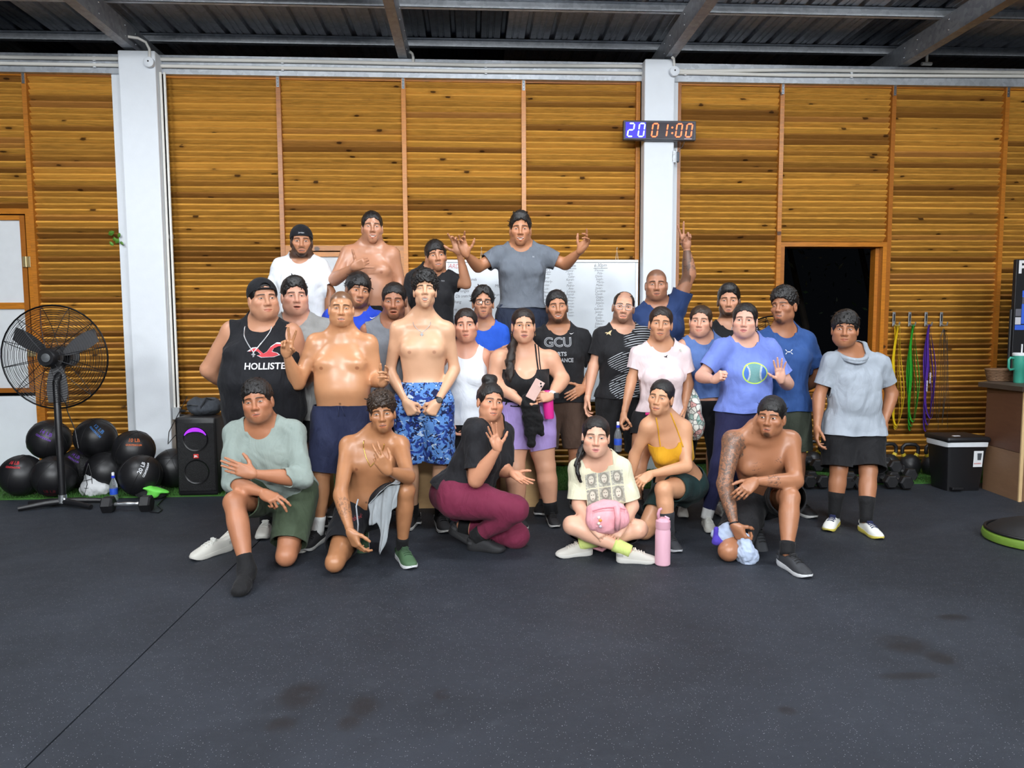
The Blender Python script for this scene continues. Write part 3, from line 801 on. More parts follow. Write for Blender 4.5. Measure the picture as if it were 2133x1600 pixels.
# ------------------------------------------------------------------ skin and cloth
HAIRC = C(17, 15, 15)
def skin_mat(name, c, p, body=None):
    m, b = newmat(name)
    x, y, z = sep(attr('hl')); t = texco('Object'); n = noise(t, 9, 4); nf = noise(t, 260, 2)
    red = tuple(np.clip(np.array(c[:3]) * np.array([1.08, .86, .80]), 0, 1)) + (1,); dk = tuple(np.array(c[:3]) * np.array([.80, .74, .70])) + (1,)
    colr = mix(step(n, .35, .7) * .30, c, dk)
    colr = mix(nf * .12, colr, dk)
    ax = eabs(x); front = step(y, .02, .04)
    # warm cheeks, nose, ears
    ck = emax(ell(ax, z, .044, -.028, .022, .020, .7), ell(x, z, 0, -.034, .016, .013, .6)) * front
    colr = mix(ck * p.get('ruddy', .28), colr, red)
    if body is not None: colr = body(colr, c, t)
    # shade of the eye sockets, painted into the skin colour
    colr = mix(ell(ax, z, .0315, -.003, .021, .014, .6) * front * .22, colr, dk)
    # shaved scalp / stubble
    hn = noise(attr('hl'), 900, 1)
    hairc = p.get('brow', C(30, 22, 18))
    if p.get('shave'):
        hl_ = z - (.060 - step(mth('MULTIPLY', y, -1.0), -.062, .03) * .075)
        sc_ = step(hl_, -.006, .012) * step(z, -.075, -.04)
        colr = mix(sc_ * p['shave'], colr, C(46, 38, 34))
    mo = p.get('mo', 0.0); sm = p.get('sm', 0.0); fh = p.get('fh', {})
    ml = ell(x, z, 0, -.0685 - mo * .5, .031, .014 + mo * .5, .15)
    for k, v in fh.items():
        if k == 'must': e = ell(x, z, 0, -.0560, .030, .0075, .35)
        elif k == 'goat': e = ell(x, z, 0, -.097 - mo, .021, .017, .4)
        elif k == 'beard':
            zb = esq(ax / .062) * .072 - .086 - mo; e = step(z - zb, .006, -.006) * step(y, -.04, -.02) * step(z, -.16, -.14)
        else: e = emax(step(z - (esq(ax / .062) * .07 - .080), .012, -.012) * step(y, -.03, 0.0), ell(x, z, 0, -.056, .032, .010, .5))
        e = e * (1.0 - ml) * step(z, -.135, -.118)
        colr = mix(e * v * (hn * .5 + .75), colr, hairc)
    # brows
    bz = .0205 + p.get('bz', 0.0); bc = esq((ax - .027) / .022) * -.0042 + bz + .0015
    bw = step(ax, .008, .014) * step(ax, .056, .044); bt = step(eabs(z - bc), p.get('bt', .0052), p.get('bt', .0052) * .45)
    colr = mix(bw * bt * front * .88, colr, hairc)
    # eyes
    eo = p.get('eo', .85); u = ax - .0315; q = 1.0 - esq(u / .0150); v = z + .0005
    lid = emin(q * (.0056 * eo) - v, v + q * (.0042 * eo))
    eye = step(lid, -.0002, .0006) * front
    line = step(eabs(q * (.0056 * eo) - v), .0016, .0006) * step(q, -.1, .12) * front
    colr = mix(eye, colr, C(205, 196, 188))
    gx = p.get('gx', 0.0); ir = emax(ell(x, z, .0315 + gx, .0006, .0062, .0062, .12), ell(x, z, -.0315 + gx, .0006, .0062, .0062, .12))
    colr = mix(eye * ir, colr, C(34, 20, 14)); colr = mix(line * .85, colr, C(28, 18, 15))
    crease = step(eabs(q * .0105 - .0006 - v + .0022), .0014, .0004) * step(q, .1, .3) * front * .4
    colr = mix(crease, colr, dk)
    # mouth
    sx = esq(x / .026) * (.0060 * sm); mwid = .0245 + .004 * sm; zz = z - sx
    q2 = 1.0 - esq(x / mwid)
    ztop = q2 * .0085 + .0; zbot = q2 * -(.0105) - mo
    lips = step(emin((q2 * .0090 - .0685) - zz, zz - (q2 * -(.0105 + mo) - .0685)), -.0012, .0010) * front
    colr = mix(lips * .85, colr, p.get('lip', tuple(np.array(c[:3]) * np.array([.86, .52, .50])) + (1,)))
    wet = None
    if mo > .002:
        q3 = 1.0 - esq(x / (mwid * .90)); inm = step(emin((q3 * .0022 - .0685) - zz, zz - (q3 * -(mo - .001) - .0685)), -.0004, .0008) * front
        colr = mix(inm, colr, C(52, 20, 18))
        th = p.get('teeth', .006)
        if th:
            teeth = inm * step(zz - (-.0685 - th), -.0006, .0006); colr = mix(teeth, colr, C(232, 226, 216))
    else:
        ln = step(eabs(zz + .0690), .0014, .0005) * step(q2, .02, .15) * front; colr = mix(ln * .75, colr, C(70, 32, 28))
    sw = p.get('sweat', .25)
    rg_ = mix(eye, (.46 - .14 * sw,) * 3 + (1,), (.12, .12, .12, 1))
    setb(b, col=colr, rough=sep(rg_)[0] + n * .06, coat=sw * .50 * step(noise(t, 16, 3), .38, .62), coatr=.26, spec=.45, normal=bump(nf, .06, .002))
    return m
_fc = {}
def cloth(name, c, rough=.8, var=.10, pat=None, fold=.013, weave=420):
    if name in _fc: return _fc[name]
    m, b = newmat(name); t = texco('Object'); n = noise(t, 14, 4); wv = noise(t, weave, 1)
    lo = tuple(np.array(c[:3]) * (1 - var)) + (1,); hi = tuple(np.minimum(1, np.array(c[:3]) * (1 + var))) + (1,)
    colr = mix(n, lo, hi)
    if pat is not None: colr = pat(colr, attr('tl'), t)
    fo = eabs(noise(vmap(t, (7, 7, 3.2)), 1.0, 3, .55, 1.6) - .5) * 2.0
    nb_ = E.nt.nodes.new('ShaderNodeBump'); nb_.inputs['Strength'].default_value = .55; nb_.inputs['Distance'].default_value = fold; E.nt.links.new(nb_.inputs['Height'], fo.s); E.nt.links.new(nb_.inputs['Normal'], bump(wv + n * .6, .16, .004).s)
    setb(b, col=colr, rough=rough, sheen=.05, spec=.28, normal=E(nb_.outputs[0])); _fc[name] = m; return m
def hair_mat(name, c, hi):
    if name in _fc: return _fc[name]
    m, b = newmat(name); t = attr('st'); n = noise(vmap(t, (160, 160, 16)), 2.2, 4, .6); n2 = noise(t, 30, 3)
    setb(b, col=mix(step(n, .4, .75) * .7, c, hi), rough=.36, spec=.5, normal=bump(n, .7, .004)); _fc[name] = m; return m
M_HAIR = hair_mat('black_hair', C(13, 12, 12), C(44, 38, 36))
M_HAIRB = hair_mat('brown_hair', C(26, 19, 15), C(104, 74, 48))
M_HAIRL = hair_mat('dark_brown_hair', C(20, 15, 13), C(66, 46, 34))

# ------------------------------------------------------------------ hair on a head (head-local units, +y forward)
def hair_parts(p, style, seed):
    """returns V,T in head units"""
    th = style.get('th', .012); top = style.get('top', th); side = style.get('side', th * .7); side = max(side, .0075) if top > .005 else side; w = p.get('w', 1.0)
    g = Grid((-.125, -.155, -.16 if style.get('low', -.04) < -.08 else -.115), (.125, .13, .185), .0056); sl = (slice(None),) * 3; X, Y, Z = g.co(sl)
    fr = style.get('front', .060); fy = style.get('fringe', 0.0); low = style.get('low', -.040); sb = style.get('sb', -.012)
    e = Ell((0, -.016 - .004, .036 + (top - side) * .5), (.0755 * w + side, .098 + side, .081 + (top + side) * .5))(X, Y, Z)
    # jaw-side hair mass / front volume
    if style.get('quiff'): e = smin(e, Ell((0, .045, .085 + top * .5), (.055 * w, .040, .025 + top * .6))(X, Y, Z), .03)
    if style.get('vol'): e = smin(e, Ell((0, .0, .075), (.070 * w + side, .085 + side * .6, .045 + top))(X, Y, Z), .03)
    P = np.stack(np.broadcast_arrays(X, Y, Z), -1).reshape(-1, 3)
    jag = style.get('jag', .006)
    far = np.abs(e.reshape(-1)) > .03
    nz = np.zeros(len(P)); near = ~far
    nz[near] = fbm(P[near], style.get('nf', 120), seed, 3) * style.get('na', .0022)
    if style.get('curl'):
        Pn = P[near]; c1 = np.sin(Pn @ np.array([190., 60, 40]) + seed) * np.sin(Pn @ np.array([-40., 170, 90]) + 2) * np.sin(Pn @ np.array([60., -50, 190])); nz[near] += style['curl'] * np.abs(c1) ** .7 * 1.3 - style['curl'] * .4
    e = e - nz.reshape(e.shape)
    zl = np.interp(Y, [-.13, -.06, -.035, -.012, .012, .028, .041, .056, .08], [low, low + .004, low + .02, sb + .008, sb, sb + .006, .022, fr - .009, fr])
    xs = np.abs(X) / .07; zl = zl - .016 * np.clip(np.abs(X) / .055, 0, 1.2) ** 2 * (Y > .03)
    zl = zl + jag * np.sin(X * 260 + seed) * np.sin(X * 97 + 1.3 * seed) - style.get('peak', 0) * np.exp(-(X / .02) ** 2) - fy * np.clip((Y - .02) / .04, 0, 1) * (1 - .4 * np.clip(xs, 0, 1)) + style.get('part', 0) * np.exp(-((X - style.get('px', 0)) / .028) ** 2) * (Y > .02)
    e = np.maximum(e, (zl - Z) * .8)
    if style.get('ears', True): e = np.maximum(e, -Ell((.088 * w, -.008, -.014), (.022, .026, .034))(np.abs(X), Y, Z))
    g.f = np.ascontiguousarray(np.broadcast_to(e, g.n), F32)
    for q in style.get('blobs', []): g.add(Ell(q[:3], q[3:6]), .018)
    V, Q = g.mesh(1); T = tris(Q); st = V.copy()
    n = style.get('locks', 0); r = np.random.default_rng(seed); VV = [V]; TT = [T]; base = len(V)
    if n:
        N = normals(V, T); ok = np.where(((N[:, 2] > -.2) | (V[:, 1] < 0)) & (V[:, 2] > .012))[0]
        dirn = style.get('dir', (0, .6, -.6)); L = style.get('len', .03); wd = style.get('wd', .0055)
        for i in r.choice(ok, min(n, len(ok)), False):
            p0 = V[i] - N[i] * .004; d = nrm(N[i] * style.get('lift', .5) + np.array(dirn) * r.uniform(.4, 1.2) + r.normal(0, style.get('rand', .45), 3)); a = nrm(np.cross(d, N[i] + r.normal(0, .2, 3))); b = np.cross(a, d)
            l = L * r.uniform(.6, 1.3); cu = style.get('cu', .6) * r.uniform(.5, 1.4); c3 = r.uniform(-1, 1) * style.get('cw', .4)
            pts = []
            for k, s in enumerate((0, .35, .7, 1)):
                c = p0 + d * l * s * (1 - .25 * cu * s) - N[i] * l * cu * s * s * .55 + a * l * c3 * s * s
                ww = wd * (1, .95, .65, .08)[k]; pts += [c - a * ww, c + b * ww * .6, c + a * ww]
            VV.append(np.array(pts)); f = []
            for k in range(3):
                for j in range(3):
                    j2 = (j + 1) % 3; f += [(k * 3 + j, k * 3 + j2, k * 3 + 3 + j2), (k * 3 + j, k * 3 + 3 + j2, k * 3 + 3 + j)]
            TT.append(np.array(f) + base); base += 12
    return np.concatenate(VV), np.concatenate(TT)
def strand_tube(pts, rs, n=9, wave=0.0, seed=0, sub=6):
    """smooth tapering hank of hair in world space; returns V,T"""
    pts = np.array(pts, float); u = np.linspace(0, len(pts) - 1, (len(pts) - 1) * sub + 1); k = np.arange(len(pts))
    P = np.stack([np.interp(u, k, pts[:, i]) for i in range(3)], 1); ker = np.ones(5) / 5
    for i in range(3): P[:, i] = np.convolve(np.pad(P[:, i], 2, 'edge'), ker, 'valid')
    R = np.interp(u, k, rs); m = MB(); m.tube(list(P), list(R), n); V = np.array(m.v)
    if wave: V += np.stack([fbm(V, 55, seed + j, 3) for j in range(3)], 1) * wave
    T = []
    for f in m.f:
        for j in range(1, len(f) - 1): T.append((f[0], f[j], f[j + 1]))
    return V, np.array(T)

# ------------------------------------------------------------------ a person
class Body: pass
ALLB = {}
def person(key, label, **s):
    B = Body(); B.s = s; d = s['d']; sc_ = s.get('sc', 1.0); fem = s.get('fem', False); fz = s.get('fz', 0.0)
    def J(q):
        if q is None: return None
        if len(q) == 3 and isinstance(q[2], str): return atz(q[0], q[1], float(q[2][1:]))
        return at(q[0], q[1], d + (q[2] if len(q) > 2 else 0))
    _sd = np.array([0, 0, s.get('sdrop', .042) * sc_]); shA, shB = J(s['sA']) - _sd, J(s['sB']) - _sd; shc = (shA + shB) / 2
    bd = dict(wch=.160, wwa=.140, whi=.165, dch=.112, dwa=.100, dhi=.115, belly=.0, arm=1.0, leg=1.0, bust=0, mus=.5)
    if fem: bd.update(wch=.140, wwa=.122, whi=.172, dch=.098, dwa=.092, dhi=.118, bust=1.0, arm=.86, leg=1.0, mus=0)
    bd.update(s.get('b', {})); B.bd = bd
    H = .49 * sc_
    if 'hA' in s: hA, hB = J(s['hA']), J(s['hB'])
    else:
        tilt = s.get('lean', 0); hw = .092 * sc_
        hc = np.array([shc[0] + s.get('hx', 0.0), shc[1] + s.get('hy', 0.0), shc[2] - H]); r = nrm((shB - shA) * np.array([1, 1, 0]))
        hA, hB = hc - r * hw, hc + r * hw
    hc = (hA + hB) / 2
    # arms
    up0 = nrm(shc - hc); R0 = nrm(shB - shA); Fw = np.cross(R0, up0)
    def arm(S, sh, sg):
        e, w_ = J(s.get('e' + S)), J(s.get('w' + S))
        if e is None: e = sh + np.array([sg * .06, .02, -.285]) * sc_
        if w_ is None: w_ = e + (np.array([-sg * .02, -.07, -.235]) if s.get('arms') != 'back' else np.array([-sg * .15, .13, -.14])) * sc_
        return e, w_
    eA, wA = arm('A', shA, -1); eB, wB = arm('B', shB, 1)
    # legs
    def leg(S, hip, sg):
        k, a = J(s.get('k' + S)), J(s.get('a' + S))
        if a is None: a = np.array([hip[0] + sg * s.get('stance', .04), hip[1] + .01, fz + .085])
        if k is None: k = (hip + a) / 2 + np.array([sg * .008, -.025, 0.01])
        return k, a
    kA, aA = leg('A', hA, -1); kB, aB = leg('B', hB, 1)
    B.j = dict(shA=shA, shB=shB, eA=eA, wA=wA, eB=eB, wB=wB, hA=hA, hB=hB, kA=kA, aA=aA, kB=kB, aB=aB)
    L = lambda a, b: np.linalg.norm(a - b)
    if s.get('dbg', True):
        print('%-4s sh %.2f tor %.2f uA %.2f fA %.2f uB %.2f fB %.2f thA %.2f shA %.2f thB %.2f shB %.2f  hipz %.2f shz %.2f' % (key, L(shA, shB), L(shc, hc), L(shA, eA), L(eA, wA), L(shB, eB), L(eB, wB), L(hA, kA), L(kA, aA), L(hB, kB), L(kB, aB), hc[2], shc[2]))
    A = [.01, .05, bd['whi'] * .80, bd['whi'], bd['whi'] * .97, bd['wwa'], (bd['wwa'] + bd['wch']) / 2, bd['wch'], bd['wch'] * .97, bd['wch'] * .80, .105, .068, .045]
    Bp = [.01, .05, bd['dhi'] * .85, bd['dhi'], bd['dhi'] * .97, bd['dwa'], (bd['dwa'] + bd['dch']) / 2, bd['dch'], bd['dch'] * .92, bd['dch'] * .76, .068, .056, .045]
    be = bd['belly']; Cc = [0, 0, -.012, -.012, be * .4, be, be * .6 + .004, .006, 0, -.008, -.014, -.016, -.014]
    k_ = sc_
    T = Torso(hc, shc, hB - hA, shB - shA, np.array(A) * k_, np.array(Bp) * k_, np.array(Cc) * k_); B.T = T
    ar, lg = bd['arm'] * k_, bd['leg'] * k_
    U = lambda a, b: Limb(a, b, [0, .25, .5, .8, 1], np.array([.050, .050, .047, .042, .040]) * ar)
    Fo = lambda a, b: Limb(a, b, [0, .2, .5, .8, 1], [.041 * ar, .044 * ar, .038 * ar, .0265 + (.030 * ar - .0265) * .6, .0262])
    Th = lambda a, b: Limb(a, b, [0, .3, .6, .9, 1], np.array([.088, .086, .072, .058, .056]) * lg)
    Sh = lambda a, b: Limb(a, b, [0, .12, .3, .55, .8, 1], np.array([.054, .053, .058, .050, .038, .035]) * lg)
    B.lim = dict(uA=U(shA, eA), fA=Fo(eA, wA), uB=U(shB, eB), fB=Fo(eB, wB), tA=Th(hA, kA), sA=Sh(kA, aA), tB=Th(hB, kB), sB=Sh(kB, aB))
    ex = []
    if bd['bust']:
        b_ = bd['bust']
        for sg in (-1, 1): ex.append(Ell(T.world(sg * .074 * k_, (bd['dch'] - .012) * k_, .66), np.array([.058, .054, .058]) * b_ * k_))
    elif bd['mus']:
        for sg in (-1, 1): ex.append(Ell(T.world(sg * bd['wch'] * .50 * k_, (bd['dch'] - .030) * k_, .735), np.array([bd['wch'] * .42, .036 * (0.75 + .5 * bd['mus']), .056]) * k_, np.array([T.sR, T.sF, T.up])))
    if bd.get('bellyb'): ex.append(Ell(T.world(0, bd['dwa'] * .45 * k_, .27), np.array([bd['wwa'] * .90, bd['dwa'] * .85, .13]) * k_ * bd['bellyb'], np.array([T.sR, T.sF, T.up])))
    for sg in (-1, 1): ex.append(Ell(T.world(sg * .075 * k_, -bd['dhi'] * .62 * k_, -.03), np.array([.078, .070, .085]) * k_ * bd['whi'] / .165))
    B.ex = ex
    # head frame
    nb = T.world(0, -.016 * k_, 1.12)
    hs = s.get('hs', 1.0) * (1.0 if not fem else .96); yaw, pit, rol = [math.radians(q) for q in s.get('rot', (0, 0, 0))]
    ey = s['eye']; yh = shc[1] + s.get('hd', -.03)
    nas = at(ey[0], ey[1], yh - .085 * hs); back = nrm((nas - CAM) * np.array([1, 1, .35]))
    f = -back; z0 = nrm(v3(0, 0, 1) - f * f[2]); x0 = np.cross(f, z0)             # x0: image left
    f2 = f * math.cos(yaw) - x0 * math.sin(yaw); x2 = np.cross(f2, z0); f3 = f2 * math.cos(pit) + z0 * math.sin(pit); z3 = np.cross(x2, f3)
    z4 = z3 * math.cos(rol) - x2 * math.sin(rol); x4 = np.cross(f3, z4)
    Rh = np.array([x4, f3, z4]); ho = nas - f3 * .085 * hs; B.Rh, B.ho, B.hs = Rh, ho, hs
    tow = lambda P: ho + (np.asarray(P) * hs) @ Rh
    toh = lambda P: ((np.asarray(P) - ho) @ Rh.T) / hs
    B.tow = tow
    _o = (ho - shc) * np.array([1, 1, 0]); nb = nb + np.clip(_o, -.1, .1) * .35; B.nb = nb
    fp = dict(dict(nw=.90, jw=.95, eo=.98, bt=.0044) if fem else {}); fp.update(s.get('f', {})); nr = s.get('nr', (.057 if not fem else .048)) * k_
    neck = Limb(nb + T.up * (-.03), tow((0, -.022, -.055)), [0, .5, 1], [nr * 1.10, nr * .98, nr * .98]); B.neck = neck
    class HeadP:
        def box(s_, m): return ho - .19 * hs, ho + .19 * hs
        def __call__(s_, X, Y, Z):
            x, y, z = X - ho[0], Y - ho[1], Z - ho[2]
            q = [(x * Rh[i][0] + y * Rh[i][1] + z * Rh[i][2]) / hs for i in range(3)]; return head_base(q[0], q[1], q[2], fp) * hs
    # ---- body grid
    allp = [T, neck] + list(B.lim.values()) + ex
    lo = np.min([p.box(.03)[0] for p in allp] + [ho - .15 * hs], 0); hi = np.max([p.box(.03)[1] for p in allp] + [ho + .15 * hs], 0)
    g = Grid(lo, hi, s.get('h', .0142)); core = [(T, .02)] + [(e, .024 if (i < 2 and not bd['bust'] and bd['mus']) else .045) for i, e in enumerate(ex)]
    for sg, sh in ((-1, shA), (1, shB)):
        core.append((Limb(T.world(sg * .028 * k_, -.022 * k_, 1.24), sh + (nb - sh) * .16 - T.up * .002, [0, .5, 1], np.array([.038, .041, .042]) * k_), .055))
        core.append((Ell(sh, np.array([.050, .053, .054]) * ar), .045))
        if not fem: core.append((Limb(T.world(sg * .022 * k_, .062 * k_, 1.055), sh + (shc - sh) * .16 + T.sF * .028 + T.up * .030, [0, 1], np.array([.011, .011]) * k_), .022))
    for p_, kk in core: g.add(p_, kk)
    B.core = core
    for S in 'AB':
        g.add(B.lim['u' + S], .05, J=B.j['sh' + S], js=.12); g.add(B.lim['f' + S], .03, J=B.j['e' + S], js=.07)
        g.add(B.lim['t' + S], .06, J=B.j['h' + S], js=.13); g.add(B.lim['s' + S], .03, J=B.j['k' + S], js=.09)
    g.add(neck, .045); g.add(HeadP(), .03)
    B.gb = g; V, Q = g.mesh(2)
    P = toh(V); inb = (P[:, 1] > -.045) & (P[:, 2] < .135) & (np.abs(P[:, 0]) < .098) & (P[:, 1] < .125) & ((P[:, 2] > -.066) | ((P[:, 1] > .036) & (P[:, 2] > -.125))); Q = Q[~inb[Q].all(1)]
    # ---- fine face patch
    gh = Grid((-.100, -.066, -.150), (.100, .118, .128), .0034); X, Y, Z = gh.co((slice(None),) * 3)
    b0 = head_base(X, Y, Z, fp); na, nbp = toh(neck.a), toh(neck.b); nk = Limb(na, nbp, neck.ts, neck.rs / hs)
    tr_ = [Limb(toh(q.a), toh(q.b), q.ts, q.rs / hs) for q, _k in core if isinstance(q, Limb) and q.rs.max() > .025]
    b0 = smin(b0, nk(X, Y, Z), .03)
    for q in tr_: b0 = smin(b0, q(X, Y, Z), .05)
    near = (np.abs(b0) < .034) | ((np.abs(X) > .06) & (np.abs(b0) < .05)); iz = np.nonzero(near)
    x_, y_, z_ = gh.ax[0][iz[0]], gh.ax[1][iz[1]], gh.ax[2][iz[2]]
    fv = head_full(x_, y_, z_, fp); gh.f[...] = np.where(b0 < 0, -.05, .05); fv = smin(fv, nk(x_, y_, z_), .03)
    for q in tr_: fv = smin(fv, q(x_, y_, z_), .05)
    gh.f[iz] = fv
    Vh, Qh = gh.mesh(1); keep = (Vh[:, 1] > -.057) & ((Vh[:, 2] > -.088) | ((Vh[:, 1] > .022) & (Vh[:, 2] > -.138))); Qh = Qh[keep[Qh].all(1)]; Vh = tow(Vh)
    if np.linalg.det(Rh) < 0: Qh = Qh[:, ::-1]
    VV, QQ = [V, Vh], [Q, Qh + len(V)]; base = len(V) + len(Vh)
    # ---- hands
    B.hand = {}
    for S, left in (('A', False), ('B', True)):
        hd = s.get('hand' + S, ('relaxed', None, None)); w_, e_ = B.j['w' + S], B.j['e' + S]
        Fd = nrm(w_ - e_) if hd[1] is None else nrm(J(hd[1]) - w_)
        sg = -1 if S == 'A' else 1
        Nn = np.array(hd[2], float) if hd[2] is not None else np.array([-sg, -.25, 0.])
        Nn = nrm(Nn - Fd * np.dot(Nn, Fd)); zd = -Nn; xd = np.cross(Fd, zd)
        hsz = s.get('hsz', 1.0) * (.98 if not fem else .88) * (0.35 + .65 * sc_)
        V1, Q1 = hand_mesh(hd[0], left)
        M = np.array([xd, Fd, zd]); W = w_ + (V1 * hsz) @ M; B.hand[S] = (w_, xd, Fd, zd, hsz)
        VV.append(W); QQ.append(Q1 + base); base += len(W)
    V = np.concatenate(VV); Q = np.concatenate(QQ); V, Q = compact(V, Q)
    # ---- attributes for pigment
    hl = toh(V); lx, ly, t = T.loc(V[:, 0], V[:, 1], V[:, 2]); X, Y, Z = V.T
    dT = T(X, Y, Z); dl = {n: B.lim[n](X, Y, Z) for n in ('uA', 'fA', 'uB', 'fB')}; dm = np.min(list(dl.values()), 0)
    tl = np.stack([lx, ly, t], 1); tl[(dm < dT - .012) | (t > 1.02)] = 9
    au = np.full((len(V), 3), -9.0)
    for S, sg in (('A', -1), ('B', 1)):
        for n, off in (('u', 0), ('f', 1)):
            l = B.lim[n + S]; q = l.par(X, Y, Z); m = (dl[n + S] <= dm + 1e-6) & (dl[n + S] < .03) & (dm < dT + .03); au[m, 0] = q[m] + off; au[m, 1] = sg
    hl[:, 0] *= 1; far = (np.abs(hl) > .25).any(1); hl[far] = (0, -1, -1)
    root = empty('person', (hc[0], hc[1], fz)); tag(root, label, 'person', 'people posing for the group photograph'); B.root = root
    me = npmesh('body', V, Q, skin_mat('skin_' + key, s.get('skin', C(186, 132, 100)), fp, s.get('paint')), True, dict(hl=hl, tl=tl, ar=au))
    B.body = wp(obj('body', me), root); B.key = key
    # ---- hair
    hst = s.get('hair')
    if hst:
        Vr, Tr = hair_parts(fp, hst, hst.get('seed', sum(map(ord, key)))); W = tow(Vr); parts = [(W, Tr, Vr)]
        for (pts, rs, wv) in s.get('hank', []):
            V2, T2 = strand_tube([tow(q[:3]) if abs(q[0]) < 5 else J(q[:3]) for q in pts], rs, 9, wv, 3); parts.append((V2, T2, toh(V2)))
        n0 = 0; a, b_, c = [], [], []
        for W, Tq, st in parts: a.append(W); b_.append(Tq + n0); c.append(st); n0 += len(W)
        wp(obj('hair', npmesh('hair', np.concatenate(a), np.concatenate(b_), hst.get('mat', M_HAIR), True, dict(st=np.concatenate(c)))), root)
    # ---- shoes and socks
    for S in 'AB':
        a = B.j['a' + S]; k = B.j['k' + S]; sh_ = s.get('shoe' + S, s.get('shoes'))
        if sh_:
            fd = s.get('fd' + S, (-.25 if S == 'A' else .25, -1)); P0 = np.array([a[0], a[1], fz]) if len(fd) == 2 else a - nrm(np.cross(nrm(np.cross(fd, v3(.01, 0, 1))), fd)) * .085
            shoe(root, P0, fd, sh_, s=sc_ * s.get('ss', 1.0) * (.9 if fem else 1))
        so = s.get('sock')
        if so and sh_:
            c_, hgt = so; l = B.lim['s' + S]; t0 = 1 - hgt / l.L; q = Limb(l.a + l.v * t0, l.a + l.v * 1.06, [0, .5, 1], np.interp([t0, (t0 + 1) / 2, 1], l.ts, l.rs) + .004)
            mb = MB(); mb.tube([q.a + q.v * u for u in (0, .25, .5, .75, 1)], [float(np.interp(u, q.ts, q.rs)) for u in (0, .25, .5, .75, 1)], 14); o = mb.build('sock', cloth('sock_' + key, c_), None, True); wp(o, root)
    ALLB[key] = B; return B

def tlattr(B, V):
    lx, ly, t = B.T.loc(V[:, 0], V[:, 1], V[:, 2]); return np.stack([lx, ly, t], 1)
def wdisp(V, amp, seed):
    q = V * np.array([1.0, 1.0, .42]); return np.maximum(fbm(q, 26, seed, 4) * amp * 1.1 + np.abs(fbm(V, 18, seed + 5, 3)) * amp * .7 - amp * .3, -.0042)
def wrinkle(V, Q, amp, seed):
    return np.hstack([V, V + normals(V, tris(Q)) * wdisp(V, amp, seed)[:, None]])
def tval(B, v):
    """a height on the torso: fraction of the torso, or the pixel row where it shows"""
    if v is None or abs(v) < 5: return v
    T = B.T; r = ray(1066.5 + 0 * v, v); c = T.hc
    ts = np.linspace(-1.2, 1.2, 241); P = T.hc + np.outer(ts * T.H, T.up) + T.hF * .11
    q = (P - CAM) @ RCW; py = 800 - FPX * q[:, 1] / -q[:, 2]; return float(np.interp(-v, -py[::1], ts))
